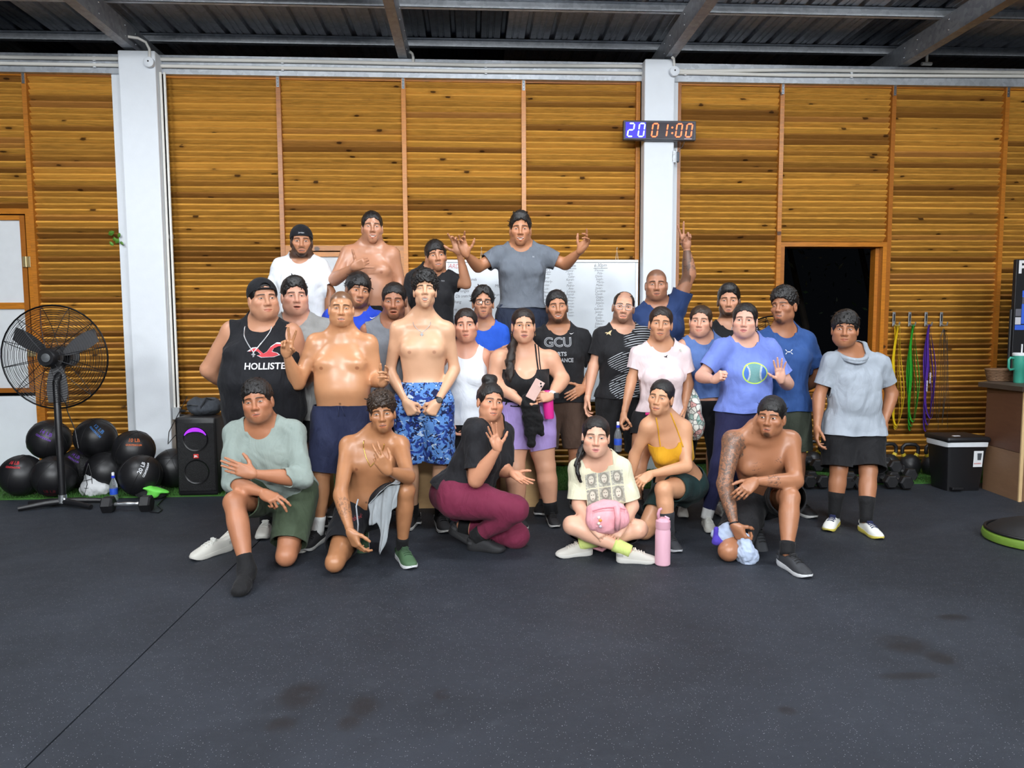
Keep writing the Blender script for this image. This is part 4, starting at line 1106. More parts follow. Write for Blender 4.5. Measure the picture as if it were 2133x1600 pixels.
def shirt(B, name, mat, sleeve=.55, loose=.013, hem=-.08, neck=.066, nfwd=.012, nup=.035, drape=.7, fore=0.0, over=None, hole=None, amp=.0035, top=None, h=.0110, sl_loose=.013, flare=.012, lowneck=None):
    T = B.T; bd = B.bd; k = B.s.get('sc', 1.0); lim = B.lim; ar = bd['arm'] * k; hem = tval(B, hem); top = tval(B, top)
    if over is None: over = getattr(B, 'sl', .015) + .013
    TD = T.grow(loose, drape); prims = [(TD, .02, None, 0)]
    sw_ = getattr(B, 'sw', .1); low = hem < max(.14, sw_ + .03 if sw_ < .26 else 0) and over > 0; stand = nrm(B.j['kA'] - B.j['hA'])[2] < -.75 and nrm(B.j['kB'] - B.j['hB'])[2] < -.75
    if low:
        prims += [(Ell(T.world(0, -.008, -.02), np.array([bd['whi'] * k + over * .8, bd['dhi'] * k + over, .12]), np.array([T.hR, T.hF, T.up])), .05, None, 0)] + [(e.grow(over), .05, None, 0) for e in B.ex[-2:]]
    slv = []
    for sg, S in ((-1, 'A'), (1, 'B')):
        sh = B.j['sh' + S]; u = lim['u' + S]
        if low and stand: prims.append((lim['t' + S].part(0, .5).grow(over, flare=getattr(B, 'sf', 0) * .5), .09, B.j['h' + S], .16))
        if fore: slv.append((u.grow(sl_loose * .8), .05, sh, .12)); slv.append((lim['f' + S].part(0, min(1, fore + .1)).grow(sl_loose * .7), .03, B.j['e' + S], .08))
        elif sleeve > 0: slv.append((u.part(0, min(1, sleeve + .12)).grow(sl_loose, flare=flare), .06, sh, .14))
    allb = [p.box(.03) for p, *_ in prims + slv] + [p.box(.03) for p, _ in B.core]
    g = Grid(np.min([q[0] for q in allb], 0), np.max([q[1] for q in allb], 0), h)
    for p, kk in B.core: g.add(p, kk)
    g.f -= min(loose, .009)
    for p, kk, Jn, js in prims: g.add(p, kk, J=Jn, js=js or .1, kmin=.006)
    gt = Grid(g.lo, g.lo, h); gt.n = g.n; gt.f = g.f.copy()
    for p, kk, Jn, js in slv: g.add(p, kk, J=Jn, js=js or .1, kmin=.006)
    V, Q = g.mesh(2); sd_ = sum(map(ord, B.key)); V = wrinkle(V, Q, amp, sd_); Tt = tris(Q); g.wr = (amp, sd_)
    def do(fn):
        nonlocal V, Tt
        if len(Tt): V, Tt = clip(V, Tt, fn(V[:, :3]))
    tor = lambda V: T.loc(V[:, 0], V[:, 1], V[:, 2])
    def ghem(V):
        lx, ly, t = tor(V); return (hem - t) * T.H + .004 * np.sin(lx * 25)
    do(ghem)
    if sleeve > 0 or fore:
        for S in 'AB':
            def gs(V, S=S):
                X, Y, Z = V.T; l = lim[('f' if fore else 'u') + S]; q = (l.par(X, Y, Z) - (fore or sleeve)) * l.L; dA = l(X, Y, Z) if not fore else np.minimum(l(X, Y, Z), .2)
                return np.minimum(q, gt.sample(V) - np.maximum(dA, 0) + .006)
            do(gs)
    if hole:
        for sg, S in ((-1, 'A'), (1, 'B')):
            c = B.j['sh' + S] + T.sR * sg * hole[1] - T.up * hole[2]; 
            do(lambda V, c=c: hole[0] - np.sqrt((((V - c) @ np.array([T.sR, T.sF, T.up]).T / np.array([1, 1.6, 1.25])) ** 2).sum(1)))
    c = B.nb + T.sF * nfwd + T.up * nup; ax = nrm(B.neck.v)
    n0 = B.T.loc(*(B.nb + T.sF * .0))[0]
    def gn(V):
        lx, ly, t = tor(V); q = V - B.nb; da = np.linalg.norm(q - np.outer(q @ ax, ax), axis=1); lx = lx - n0
        fr = (1 - np.sqrt((lx / (neck * 1.02)) ** 2 + ((t - 1.145) * T.H / (neck * .62 + nfwd)) ** 2)) * neck; bk = np.minimum((t - 1.10) * T.H, .11 - da)
        return np.maximum(np.where(ly > -.015, fr, bk), np.minimum((t - 1.12) * T.H, .10 - da))
    if neck: do(gn)
    if lowneck:                                     # scooped front: ellipse in lx, t
        a, b_, t0 = lowneck
        def gl(V):
            lx, ly, t = tor(V); return np.where(ly > -.02, 1 - np.sqrt((lx / a) ** 2 + ((t - t0) / b_) ** 2), -1) * a
        do(gl)
    if top is not None:
        do(lambda V: (tor(V)[2] - top) * T.H)
    V = V[:, 3:]; V, Tt = rim(V, Tt, .007)
    o = wp(obj(name, npmesh(name, V, Tt, mat, True, dict(tl=tlattr(B, V)))), B.root); B.g = g; return o
def shorts(B, name, mat, leg=.75, waist=.16, loose=.018, flare=.022, amp=.004, h=.0105, seam=None):
    T = B.T; lim = B.lim; waist = tval(B, waist); B.sl = loose; B.sf = flare; B.sw = waist; stand = nrm(B.j['kA'] - B.j['hA'])[2] < -.75 and nrm(B.j['kB'] - B.j['hB'])[2] < -.75
    prof = np.interp(T.tt, [-.1, waist - .25, waist - .04, waist + .05], [loose * .7, loose * .6, .008, .007])
    prims = [(T.grow(prof), .02, None, 0)]
    for e in B.ex[-2:]: prims.append((e.grow(loose * .5), .04, None, 0))
    for S in 'AB':
        t = lim['t' + S]; prims.append((t.part(0, min(1, leg + .1)).grow(loose, flare=flare), .09, B.j['h' + S], .16))
        if leg > 1: prims.append((lim['s' + S].part(0, min(1, leg - 1 + .08)).grow(loose * .9 + (flare if leg < 1.5 else 0), flare=0), .04, B.j['k' + S], .12))
    allb = [p.box(.03) for p, *_ in prims]; lo = np.min([q[0] for q in allb], 0); hi = np.max([q[1] for q in allb], 0)
    if T.up[2] > .8: hi[2] = min(hi[2], (T.hc + T.up * T.H * (waist + .1))[2] + .12)
    g = Grid(lo, hi, h)
    for p, kk in B.core[:1 + len(B.ex)]: g.add(p, kk)
    for S in 'AB': g.add(lim['t' + S].part(0, min(1, leg + .1)), .06, J=B.j['h' + S], js=.13)
    g.f -= .006
    for p, kk, Jn, js in prims: g.add(p, kk, J=Jn, js=js or .1, kmin=.006)
    V, Q = g.mesh(2); sd_ = sum(map(ord, B.key)) + 9; V = wrinkle(V, Q, amp, sd_); Tt = tris(Q); g.wr = (amp, sd_)
    def gw(V):
        X, Y, Z = V.T; lx, ly, t = T.loc(X, Y, Z); dth = np.minimum(lim['tA'](X, Y, Z), lim['tB'](X, Y, Z)); return np.minimum((t - waist) * T.H, (dth - T(X, Y, Z) + .09) if stand else (dth - loose - flare * .5 - np.maximum(T(X, Y, Z) - .012, 0) - .002))
    V, Tt = clip(V, Tt, gw(V[:, :3]))
    for S, O in (('A', 'B'), ('B', 'A')):
        X, Y, Z = V[:, :3].T; l = lim[('s' if leg > 1 else 't') + S]; l2 = lim['t' + S]; q = (l.par(X, Y, Z) - (leg - 1 if leg > 1 else leg)) * l.L
        if leg > 1:
            q = np.minimum(q, np.minimum(l2(X, Y, Z), T(X, Y, Z)) - l(X, Y, Z) + .004)
        dS = np.minimum(l(X, Y, Z), l2(X, Y, Z)); dO = np.minimum(lim['t' + O](X, Y, Z), lim['s' + O](X, Y, Z))
        V, Tt = clip(V, Tt, np.minimum(q, dO - dS + .02))
    V = V[:, 3:]; V, Tt = rim(V, Tt, .007)
    o = wp(obj(name, npmesh(name, V, Tt, mat, True, dict(tl=tlattr(B, V)))), B.root); B.gs = g; return o
def onsurf(B, g, lx, t, off=.002, side=1, drop=False):
    """points on a garment: torso coordinates -> world, marching from the front"""
    lx = np.atleast_1d(lx).astype(float); t = np.atleast_1d(t).astype(float); T = B.T; w = np.clip(t, 0, 1)[:, None]
    R_ = T.hR * (1 - w) + T.sR * w; F_ = T.hF * (1 - w) + T.sF * w; base = T.hc + np.outer(t * T.H, T.up) + R_ * lx[:, None]
    best = np.full(len(lx), .0); found = np.zeros(len(lx), bool); prev = None
    for ly in np.linspace(.42, -.05, 95):
        f = g.sample(base + F_ * ly * side)
        if prev is not None:
            hit = (~found) & (f < 0); u = np.where(hit, prev / np.where(prev - f == 0, 1, prev - f), 0); best = np.where(hit, ly + .005 - u * .005 + 0, best); found |= hit
        prev = f
    if getattr(g, 'wr', None): best = best + wdisp(base + F_ * (best * side)[:, None], *g.wr)
    P_ = base + F_ * ((best + off) * side)[:, None]
    return (P_[found], F_) if drop else (P_, F_)
def decal(B, g, name, V2, F, mat, off=.0035, side=1):
    V2 = np.asarray(V2, float); W, _ = onsurf(B, g, V2[:, 0], V2[:, 1] / B.T.H, off, side)
    me = bpy.data.meshes.new(name); me.from_pydata(W.tolist(), [], [tuple(f) for f in F]); me.materials.append(mat); return wp(obj(name, me), B.root)
def text_geo(txt, size, outline=0.0, sx=1.0, bold=0.0):
    cu = bpy.data.curves.new('txt', 'FONT'); cu.body = txt; cu.size = size; cu.align_x = 'CENTER'; cu.align_y = 'CENTER'; cu.resolution_u = 3; cu.offset = bold
    o = bpy.data.objects.new('txt', cu); me = o.to_mesh()
    V = np.array([v.co[:2] for v in me.vertices]) * np.array([sx, 1]); F = [tuple(p.vertices) for p in me.polygons]; o.to_mesh_clear(); bpy.data.objects.remove(o); bpy.data.curves.remove(cu); return V, F
def glasses(B, mat, r=.0215, sq=2.0, th=.0016, lens=None, zoff=-.003):
    mb = MB(); tow = B.tow
    yf = .0945
    for sg in (-1, 1):
        pts = []
        for k in range(20):
            a = 2 * math.pi * k / 20; ca, sa = math.cos(a), math.sin(a); x = math.copysign(abs(ca) ** (2 / sq), ca) * r; z = math.copysign(abs(sa) ** (2 / sq), sa) * r * .82
            pts.append(tow((sg * .0325 + x, yf - .10 * abs(sg * .0325 + x) ** 1.0 * .5, z + zoff)))
        mb.tube(pts, th, 6, closed=True)
        mb.tube([tow((sg * (.0325 + r), yf - .004, .006 + zoff)), tow((sg * .072, .075, .007 + zoff)), tow((sg * .081, .03, .006)), tow((sg * .083, -.012, .010)), tow((sg * .082, -.03, -.008))], th * .9, 6)
    mb.tube([tow((-.0325 + r - .001, yf - .001, .004 + zoff)), tow((0, yf + .003, .007 + zoff)), tow((.0325 - r + .001, yf - .001, .004 + zoff))], th, 6)
    o = wp(mb.build('glasses', mat, None, True), B.root)
    M = newmat('lens_glass')[0] if 'lens_glass' not in _mc else _mc['lens_glass']
    if 'lens_glass' not in _mc:
        nt = M.node_tree; nt.nodes.clear(); out = nt.nodes.new('ShaderNodeOutputMaterial'); t = nt.nodes.new('ShaderNodeBsdfTransparent'); gl = nt.nodes.new('ShaderNodeBsdfGlossy'); gl.inputs['Roughness'].default_value = .05
        fr = nt.nodes.new('ShaderNodeFresnel'); fr.inputs[0].default_value = 1.5; mx = nt.nodes.new('ShaderNodeMixShader'); nt.links.new(mx.inputs[0], fr.outputs[0]); nt.links.new(mx.inputs[1], t.outputs[0]); nt.links.new(mx.inputs[2], gl.outputs[0]); nt.links.new(out.inputs[0], mx.outputs[0]); _mc['lens_glass'] = M
    for sg in (-1, 1):
        mb = MB(); pts = [tow((sg * .0325, yf - .001, zoff))]
        for k in range(20):
            a = 2 * math.pi * k / 20; ca, sa = math.cos(a), math.sin(a); x = math.copysign(abs(ca) ** (2 / sq), ca) * r; z = math.copysign(abs(sa) ** (2 / sq), sa) * r * .82
            pts.append(tow((sg * .0325 + x, yf - .05 * abs(sg * .0325 + x), z + zoff)))
        mb.add(pts, [(0, 1 + k, 1 + (k + 1) % 20) for k in range(20)]); l = mb.build('lens', M, o)
    return o

def px2t(B, px, py, front=.13):
    P = at(px, py, B.T.hc[1] - front); lx, ly, t = B.T.loc(P[0], P[1], P[2]); return float(lx), float(t)
def cap(B, mat, front=.046, back=-.030, th=.010, hole=False, strap=None):
    g = Grid((-.12, -.15, -.06), (.12, .12, .15), .005); w = B.s.get('f', {}).get('w', 1.0)
    g.add(Ell((0, -.018, .036), (.0765 * w + th, .099 + th, .083 + th * 1.3)), .01); V, Q = g.mesh(1); T = tris(Q)
    zl = lambda y: np.interp(y, [-.12, -.05, .0, .05, .09], [back, back + .012, .020, front - .004, front])
    V, T = clip(V, T, zl(V[:, 1]) - V[:, 2])
    if hole: V, T = clip(V, T, np.where(V[:, 1] > 0, 1 - np.sqrt((V[:, 0] / .034) ** 2 + ((V[:, 2] - front - .006) / .036) ** 2), -1) * .03)
    V, T = rim(V, T, .004); o = wp(obj('cap', npmesh('cap', B.tow(V), T, mat)), B.root)
    if hole:
        mb = MB(); mb.tube([B.tow((x, .5 * 0 + math.sqrt(max(0, 1 - (x / .0865) ** 2)) * .109 - .018, front + .006)) for x in np.linspace(-.042, .042, 9)], .0065, 8); mb.build('strap', mat, o, True)
    mb = MB()
    pts = [(x, -.10 - .055 * math.cos(x / .062 * 1.45), back + .004 - .010 * math.cos(x / .062 * 1.5)) for x in np.linspace(-.060, .060, 9)]
    inner = [(x, -.085 - .02 * math.cos(x / .062 * 1.45), back + .010) for x in np.linspace(-.060, .060, 9)]
    Vb = [B.tow(p) for p in pts + inner] + [B.tow((p[0], p[1], p[2] - .004)) for p in pts + inner]; n = 9
    F = [(i, i + 1, n + i + 1, n + i) for i in range(n - 1)] + [(2 * n + i, 3 * n + i, 3 * n + i + 1, 2 * n + i + 1) for i in range(n - 1)] + [(i, 2 * n + i, 2 * n + i + 1, i + 1) for i in range(n - 1)]
    mb.add(Vb, F); mb.build('brim', mat, o)
    return o
def necklace(B, mat, r=.068, drop=.10, th=.0022, pend=False):
    """chain lying on the chest"""
    g = getattr(B, 'g', None); T = B.T; c = []
    for a in np.linspace(-1, 1, 25):
        lx = r * math.sin(a * 1.75) * 1.0; t = 1.10 - (drop / T.H) * (1 - abs(a)) ** 1.15
        c.append((lx, t))
    gg = g if g is not None else B.gb
    W, _ = onsurf(B, gg, np.array([q[0] for q in c]), np.array([q[1] for q in c]), .004)
    mb = MB(); mb.tube(list(W), th, 6); o = wp(mb.build('necklace', mat, None, True), B.root)
    if pend:
        m2 = MB(); p = W[12]; m2.bbox((p[0] - .006, p[1] - .006, p[2] - .030), (p[0] + .006, p[1] - .002, p[2]), .002); m2.bbox((p[0] - .013, p[1] - .0065, p[2] - .016), (p[0] + .013, p[1] - .003, p[2] - .008), .002); m2.build('pendant', mat, o)
    return o
def band(B, S, mat, u=.93, w=.016, th=.004, name='bracelet', low='f'):
    """a strap around a forearm"""
    l = B.lim[low + S]; r = float(np.interp(u, l.ts, l.rs)); ax = nrm(l.v); c = l.a + l.v * u; mb = MB()
    mb.tube([c - ax * w / 2, c - ax * w * .45, c + ax * w * .45, c + ax * w / 2], [r + th * .3, r + th, r + th, r + th * .3], 20); return wp(mb.build(name, mat, None, True), B.root), c, r, ax

def drape(name, top, L, mat, parent, fold=.014, nf=5, dirv=(0, -.12, -1), nv=12, seed=1, th=.004):
    """a sheet hung from the polyline top; L gives its length along that line"""
    top = np.array(top, float); n = 36; u = np.linspace(0, 1, n); k = np.linspace(0, 1, len(top)); P = np.stack([np.interp(u, k, top[:, i]) for i in range(3)], 1); Ls = np.interp(u, np.linspace(0, 1, len(L)), L)
    ker = np.ones(5) / 5
    for i in range(3): P[:, i] = np.convolve(np.pad(P[:, i], 2, 'edge'), ker, 'valid')
    Ls = np.convolve(np.pad(Ls, 2, 'edge'), ker, 'valid'); d = nrm(dirv); tang = nrm(P[-1] - P[0]); nn = nrm(np.cross(tang, d)); r = np.random.default_rng(seed); ph = r.uniform(0, 6, 3); V = []
    for j in range(nv):
        v = j / (nv - 1); f = fold * (.25 + .75 * v) * (np.sin(u * nf * 6.28 + ph[0]) + .5 * np.sin(u * nf * 2.3 * 6.28 + ph[1] + v * 2)); g_ = fold * .5 * np.sin(v * 7 + u * 9 + ph[2])
        V.append(P + d * (Ls * v)[:, None] + nn * (f + g_)[:, None] - tang * ((u - .5) * .10 * v * Ls.max())[:, None])
    V = np.concatenate(V); N = np.tile(nn, (len(V), 1)); idx = np.arange(n * nv).reshape(nv, n); q = np.stack([idx[:-1, :-1], idx[:-1, 1:], idx[1:, 1:], idx[1:, :-1]], -1).reshape(-1, 4)
    V2 = np.concatenate([V, V + N * th]); m = len(V); bd = np.concatenate([idx[0], idx[1:, -1], idx[-1, ::-1][1:], idx[::-1, 0][1:-1]]); e = np.stack([bd, np.roll(bd, -1)], 1)
    F = np.concatenate([q[:, ::-1], q + m, np.stack([e[:, 0], e[:, 1], e[:, 1] + m, e[:, 0] + m], 1)]); return wp(obj(name, npmesh(name, V2, F, mat)), parent)
# ------------------------------------------------------------------ the people
_NB = dict(na=.0018, nf=150)
def HS(**k): d = dict(th=.010, top=.013, side=.006, front=.060, locks=70, len=.016, lift=.35, wd=.004, **_NB); d.update(k); return d
WHT = C(226, 226, 224); BLK = C(20, 20, 22)
SH_BLK = [C(205, 205, 202), C(24, 24, 27), C(22, 22, 24), C(190, 190, 190)]
SH_ALLB = [C(34, 34, 36), C(26, 26, 29), C(22, 22, 24), C(60, 60, 62)]
SH_WHT = [C(214, 212, 204), C(206, 204, 196), C(220, 220, 214), C(180, 180, 176)]
def nip(sp=.098, tn=.70, dark=.55, nav=.20, hairline=False):
    def f(colr, c, t):
        lx, ly, tt = sep(attr('tl')); fr = step(ly, .0, .02); dk = tuple(np.array(c[:3]) * np.array([.55, .42, .40])) + (1,)
        e = ell(eabs(lx), tt, sp, tn, .0125, .022, .35) * fr; colr = mix(e * dark * 1.4, colr, dk)
        colr = mix(ell(lx, tt, 0, nav, .008, .016, .4) * fr * .9, colr, tuple(x * .35 for x in c[:3]) + (1,))
        if hairline: colr = mix(step(eabs(lx), .011, .002) * step(tt, nav + .16, nav) * step(tt, -.1, nav - .1) * fr * .4 * noise(t, 300, 2), colr, C(30, 22, 18))
        return colr
    return f

# -- back row, standing on wooden boxes
B = person('p1', 'man in a plain white tee and backwards black cap, standing tall at back left', d=5.75, eye=(628, 502), sA=(588, 545), sB=(666, 545), sc=1.0, fz=.52, hs=1.04,
    f=dict(sm=.5, mo=.006, teeth=.006, fh=dict(beard=.85, must=.5, goat=.8), w=.98), skin=C(178, 122, 88), b=dict(wch=.165, wwa=.15), eA=(572, 610), wA=(575, 672, -.05), eB=(688, 610), wB=(684, 668, -.05), shoes=SH_BLK, hair=HS(th=.006, top=.006, side=.004, locks=0))
shorts(B, 'shorts', cloth('p1_shorts', C(24, 24, 28)), leg=.9, loose=.024); shirt(B, 'tee', cloth('white_tee', C(226, 229, 234)), sleeve=.72, hem=-.16, loose=.018, sl_loose=.018, flare=.02, amp=.005)
o = cap(B, cloth('black_cap', C(16, 17, 22)), front=.040)
V, F = text_geo('Jordan', .016); mb = MB(); W = [B.tow((-x, math.sqrt(max(.01, 1 - (x / .0865) ** 2)) * .110 - .0165 + .001, .060 + y)) for x, y in V]; mb.add(W, F); mb.build('cap_lettering', plain('cap_print', C(200, 204, 210), .6), o)

B = person('p2', 'shirtless man making a thumb and little finger sign over his chest, back row', d=5.78, eye=(776, 471), sA=(726, 517), sB=(816, 519), sc=1.03, fz=.60, hs=1.05, rot=(2, 4, 0),
    f=dict(sm=1.0, mo=.011, teeth=.010, w=.96, sweat=.8, eo=.6), skin=C(186, 132, 102), paint=nip(.10, .70), b=dict(wch=.175, wwa=.158, dwa=.115, arm=1.12, mus=1, belly=.01),
    eA=(697, 583, -.08), wA=(737, 556, -.28), handA=('shaka', (757, 548, -.31), (.15, .95, .2)), eB=(834, 590, .02), wB=(836, 645, -.02), shoes=SH_BLK, hair=HS(top=.016, quiff=0, front=.063, side=.004))
shorts(B, 'shorts', cloth('p2_shorts', C(20, 20, 24)), leg=.85, waist=637, loose=.02)

B = person('p3', 'young man in a black tee raising his bent arm, back row', d=5.72, eye=(911, 531), sA=(862, 572), sB=(938, 574), sc=.98, fz=.45, hs=1.03, rot=(6, 6, -6),
    f=dict(sm=.6, mo=.007, teeth=.006, w=.95, jw=.93, fh=dict(goat=.3)), skin=C(184, 130, 98), eA=(848, 640, 0), wA=(855, 700, -.1), eB=(971, 592, -.04), wB=(957, 527, -.10), handB=('loose', (946, 490, -.12), (-.2, -.9, .1)), shoes=SH_BLK,
    hair=HS(th=.016, top=.022, side=.012, front=.056, fringe=.016, locks=150, len=.03, lift=.2, dir=(0, .8, -.7)))
shorts(B, 'shorts', cloth('p3_shorts', C(26, 26, 30))); shirt(B, 'tee', cloth('p3_tee', C(24, 24, 27)), sleeve=.62, hem=-.14, amp=.005)
lx, t = px2t(B, 922, 584); V, F = text_geo('mn', .022); decal(B, B.g, 'chest_mark', np.array(V) + [lx, t * B.T.H], F, plain('grey_print', C(150, 152, 156), .7))

B = person('p4', 'man in a slate grey tee with both arms spread wide, tallest at the back', d=5.70, eye=(1084, 476), sA=(1040, 521), sB=(1132, 521), sc=1.0, fz=.60, hs=1.06, rot=(0, 2, 0),
    f=dict(sm=1.2, mo=.012, teeth=.011, w=.98, eo=.6), skin=C(178, 122, 88), b=dict(wch=.172, wwa=.145, arm=1.1, mus=.9), eA=(996, 556, -.05), wA=(971, 530, -.22), handA=('loose', (960, 500, -.25), (.2, -.9, .2)),
    eB=(1178, 551, -.02), wB=(1208, 523, -.18), handB=('loose', (1222, 503, -.22), (-.2, -.7, .6)), shoes=SH_BLK, hair=HS(th=.016, top=.026, side=.010, front=.060, quiff=1, part=.008, px=-.02, locks=140, len=.03, lift=.3, dir=(.2, .5, -.4)))
shorts(B, 'shorts', cloth('p4_shorts', C(34, 42, 60)), leg=.9, loose=.026, waist=.2); shirt(B, 'tee', cloth('slate_tee', C(98, 104, 113)), sleeve=.60, hem=641, loose=.011, drape=.35, amp=.006)
lx, t = px2t(B, 1112, 534); V, F = text_geo('H', .020); decal(B, B.g, 'chest_mark', np.array(V) + [lx, t * B.T.H], F, plain('pale_print', C(196, 200, 206), .7))

# -- middle rows
B = person('p5', 'heavy man in a black sleeveless shirt with a red bird print and backwards cap', d=4.86, eye=(556, 621), sA=(485, 680), sB=(604, 684), sc=1.02, hs=1.12, rot=(14, 4, -3), hd=-.04,
    f=dict(fat=1.2, w=1.0, jw=1.10, eo=.75), skin=C(196, 142, 112), b=dict(wch=.225, wwa=.255, whi=.235, dch=.16, dwa=.205, dhi=.175, arm=1.45, leg=1.3, belly=.03, mus=.6), nr=.078,
    eA=(436, 770, .03), wA=(492, 812, .26), eB=(640, 780, .08), wB=(600, 820, .26), aA=(500, 1096, 'z.085'), aB=(556, 1084, 'z.085'), fdA=(-.3, -1), fdB=(0.1, -1), shoes=SH_WHT, sock=(BLK, .12), hair=HS(th=.006, top=.006, side=.004, locks=0, front=.07))
shorts(B, 'shorts', cloth('magenta_shorts', C(150, 26, 82)), leg=1.25, loose=.016, flare=.01, waist=.1); shirt(B, 'sleeveless_shirt', cloth('p5_shirt', C(21, 22, 27)), sleeve=0, hem=892, loose=.016, hole=(.092, .062, .01), neck=.084, amp=.004)
cap(B, cloth('black_cap'  , C(16, 17, 22)), front=.050, hole=True)
necklace(B, plain('silver_chain', C(210, 212, 215), .3, .8), .085, .17, .0042, True)
pr = plain('white_print', C(222, 222, 226), .7); rd = plain('red_print', C(196, 58, 66), .7)
def bird(s=1.0):
    return [(-.115, .012), (-.085, .034), (-.06, .036), (-.04, .018), (-.02, .0), (0.0, .012), (.02, .04), (.05, .062), (.085, .060), (.105, .046), (.07, .047), (.04, .032), (.03, .012), (.06, .004), (.075, -.008), (.04, -.020), (-.03, -.022), (-.055, -.010), (-.035, -.004), (-.055, .014), (-.08, .016)]
lx, t = px2t(B, 545, 738, .3)
from mathutils.geometry import tessellate_polygon
def poly2(P): return np.array(P), [tuple(q) for q in tessellate_polygon([[Vector((a, b, 0)) for a, b in P]])]
def subdiv(V, F, n=2):
    V = [tuple(v) for v in V]; 
    for _ in range(n):
        c = {}; G = []
        def m(a, b):
            k = (min(a, b), max(a, b))
            if k not in c: V.append(tuple((V[a][i] + V[b][i]) / 2 for i in range(2))); c[k] = len(V) - 1
            return c[k]
        for f in F:
            for j in range(1, len(f) - 1):
                a, b, d_ = f[0], f[j], f[j + 1]; ab, bd, da = m(a, b), m(b, d_), m(d_, a); G += [(a, ab, da), (ab, b, bd), (da, bd, d_), (ab, bd, da)]
        F = G
    return np.array(V), F
V, F = subdiv(*poly2(bird())); decal(B, B.g, 'bird_print_edge', V * [1.10, 1.16] + [lx, t * B.T.H], F, pr, .003); decal(B, B.g, 'bird_print', V + [lx, t * B.T.H], F, rd, .0055)
lx, t = px2t(B, 548, 765, .3); V, F = text_geo('HOLLISTER', .058, sx=1.0, bold=.0012); V, F = subdiv(V, F, 1); decal(B, B.g, 'chest_lettering', V + [lx, t * B.T.H], F, pr, .0035)

def graphic(colr, tl, t):
    x, y, z = sep(tl); m = ell(x, z, .06, .70, .115, .13, .25) * step(y, 0, .03); n = voro(tl, 42, 'Color'); r, g_, b_ = sep(n)
    pal = mix(step(r, .35, .4), C(60, 84, 66), C(70, 110, 170)); pal = mix(step(g_, .62, .66), pal, C(206, 120, 150)); pal = mix(step(b_, .7, .74), pal, C(176, 200, 150)); pal = mix(step(r * b_, .5, .55), pal, C(40, 44, 46)); return mix(m * step(sep(voro(tl, 17, 'Color'))[0], .10, .14), colr, pal)
B = person('p6', 'heavy young man in a grey tee with a colourful print', d=5.22, eye=(618, 616), sA=(562, 672), sB=(676, 674), sc=1.03, hs=1.12, rot=(8, 4, 0),
    f=dict(fat=1.1, jw=1.06, eo=.65, mo=.006, teeth=.0, ruddy=.5), skin=C(206, 152, 128), b=dict(wch=.205, wwa=.215, whi=.215, dwa=.165, dch=.14, arm=1.25, leg=1.2), nr=.07, shoes=SH_BLK, hair=HS(top=.022, side=.008, front=.058, quiff=1, locks=110, len=.022))
shorts(B, 'shorts', cloth('p6_shorts', C(20, 20, 22)), loose=.02); shirt(B, 'tee', cloth('grey_print_tee', C(150, 150, 148), pat=graphic), sleeve=.62, hem=876, neck=.074, loose=.016, amp=.005)

B = person('p7', 'man in a bright blue tee with a dark fringe, half hidden behind the shaved man', d=5.47, eye=(752, 606), sA=(690, 652), sB=(785, 656), sc=1.0, hs=1.08, rot=(14, -2, 10),
    f=dict(fat=.5, fh=dict(goat=.5, beard=.45, must=.3), eo=.75, mo=.004, teeth=.002), skin=C(178, 124, 92), b=dict(wch=.175, wwa=.165), shoes=SH_BLK, hair=HS(th=.018, top=.022, side=.014, front=.054, fringe=.020, locks=150, len=.03, lift=.15, dir=(.3, .7, -.7)))
shorts(B, 'shorts', cloth('p7_shorts', C(22, 22, 26))); shirt(B, 'tee', cloth('royal_tee', C(34, 66, 186)), hem=-.14)
lx, t = px2t(B, 774, 662); SW = [(-.022, .006), (-.012, -.006), (.0, -.006), (.026, .010), (.0, .000), (-.010, .000)]; V, F = poly2(SW); decal(B, B.g, 'swoosh_mark', V + [lx, t * B.T.H], F, pr)

B = person('p8', 'man in a heather grey sleeveless top with short dark hair and moustache', d=5.25, eye=(819, 628), sA=(766, 678), sB=(862, 680), sc=1.0, hs=1.08, rot=(-4, -2, 0),
    f=dict(w=1.0, jw=1.04, fh=dict(must=.5, goat=.35, stub=.3), mo=.007, teeth=0, eo=.75), skin=C(166, 112, 84), b=dict(wch=.178, wwa=.17), shoes=SH_BLK, hair=HS(top=.013, side=.006, front=.058))
shorts(B, 'shorts', cloth('p8_shorts', C(20, 20, 22))); shirt(B, 'sleeveless_top', cloth('heather_grey', C(122, 126, 133), var=.22), sleeve=0, hem=-.14, hole=(.070, .052, .01), neck=.068)

B = person('p9', 'stocky shirtless man with shaved head and navy shorts making a hand sign', d=4.78, eye=(711, 642), sA=(658, 702), sB=(767, 704), eA=(620, 798, -.05), wA=(597, 738, -.20), eB=(784, 792, .0), wB=(797, 799, -.20), sc=.99, rot=(0, 2, 2),
    b=dict(wch=.188, wwa=.186, whi=.178, dwa=.142, dch=.128, belly=.026, arm=1.18, leg=1.06, mus=1.0), f=dict(fat=.35, mo=.009, teeth=.006, shave=.72, jw=1.02, sweat=1.0, eo=.6, fh=dict(goat=.25)), skin=C(200, 144, 104), nr=.066, paint=nip(.115, .68, .6),
    handA=('vsign', (601, 700, -.24), (.1, -1, 0)), handB=('loose', (813, 779, -.3), (-.5, -.8, .3)), aA=(662, 1106, 'z.085'), aB=(735, 1100, 'z.085'), shoes=SH_BLK, sock=(WHT, .10))
shorts(B, 'shorts', cloth('navy_shorts', C(36, 42, 70)), leg=.98, waist=846, loose=.026, flare=.02, amp=.005)
mb = MB()
for q in (-.008, .012): 
    W, _ = onsurf(B, B.gs, np.array([q, q * 1.4, q * 2.2 + .004]), np.array([.17, .10, .03]), .006); mb.tube(list(W), .0022, 5)
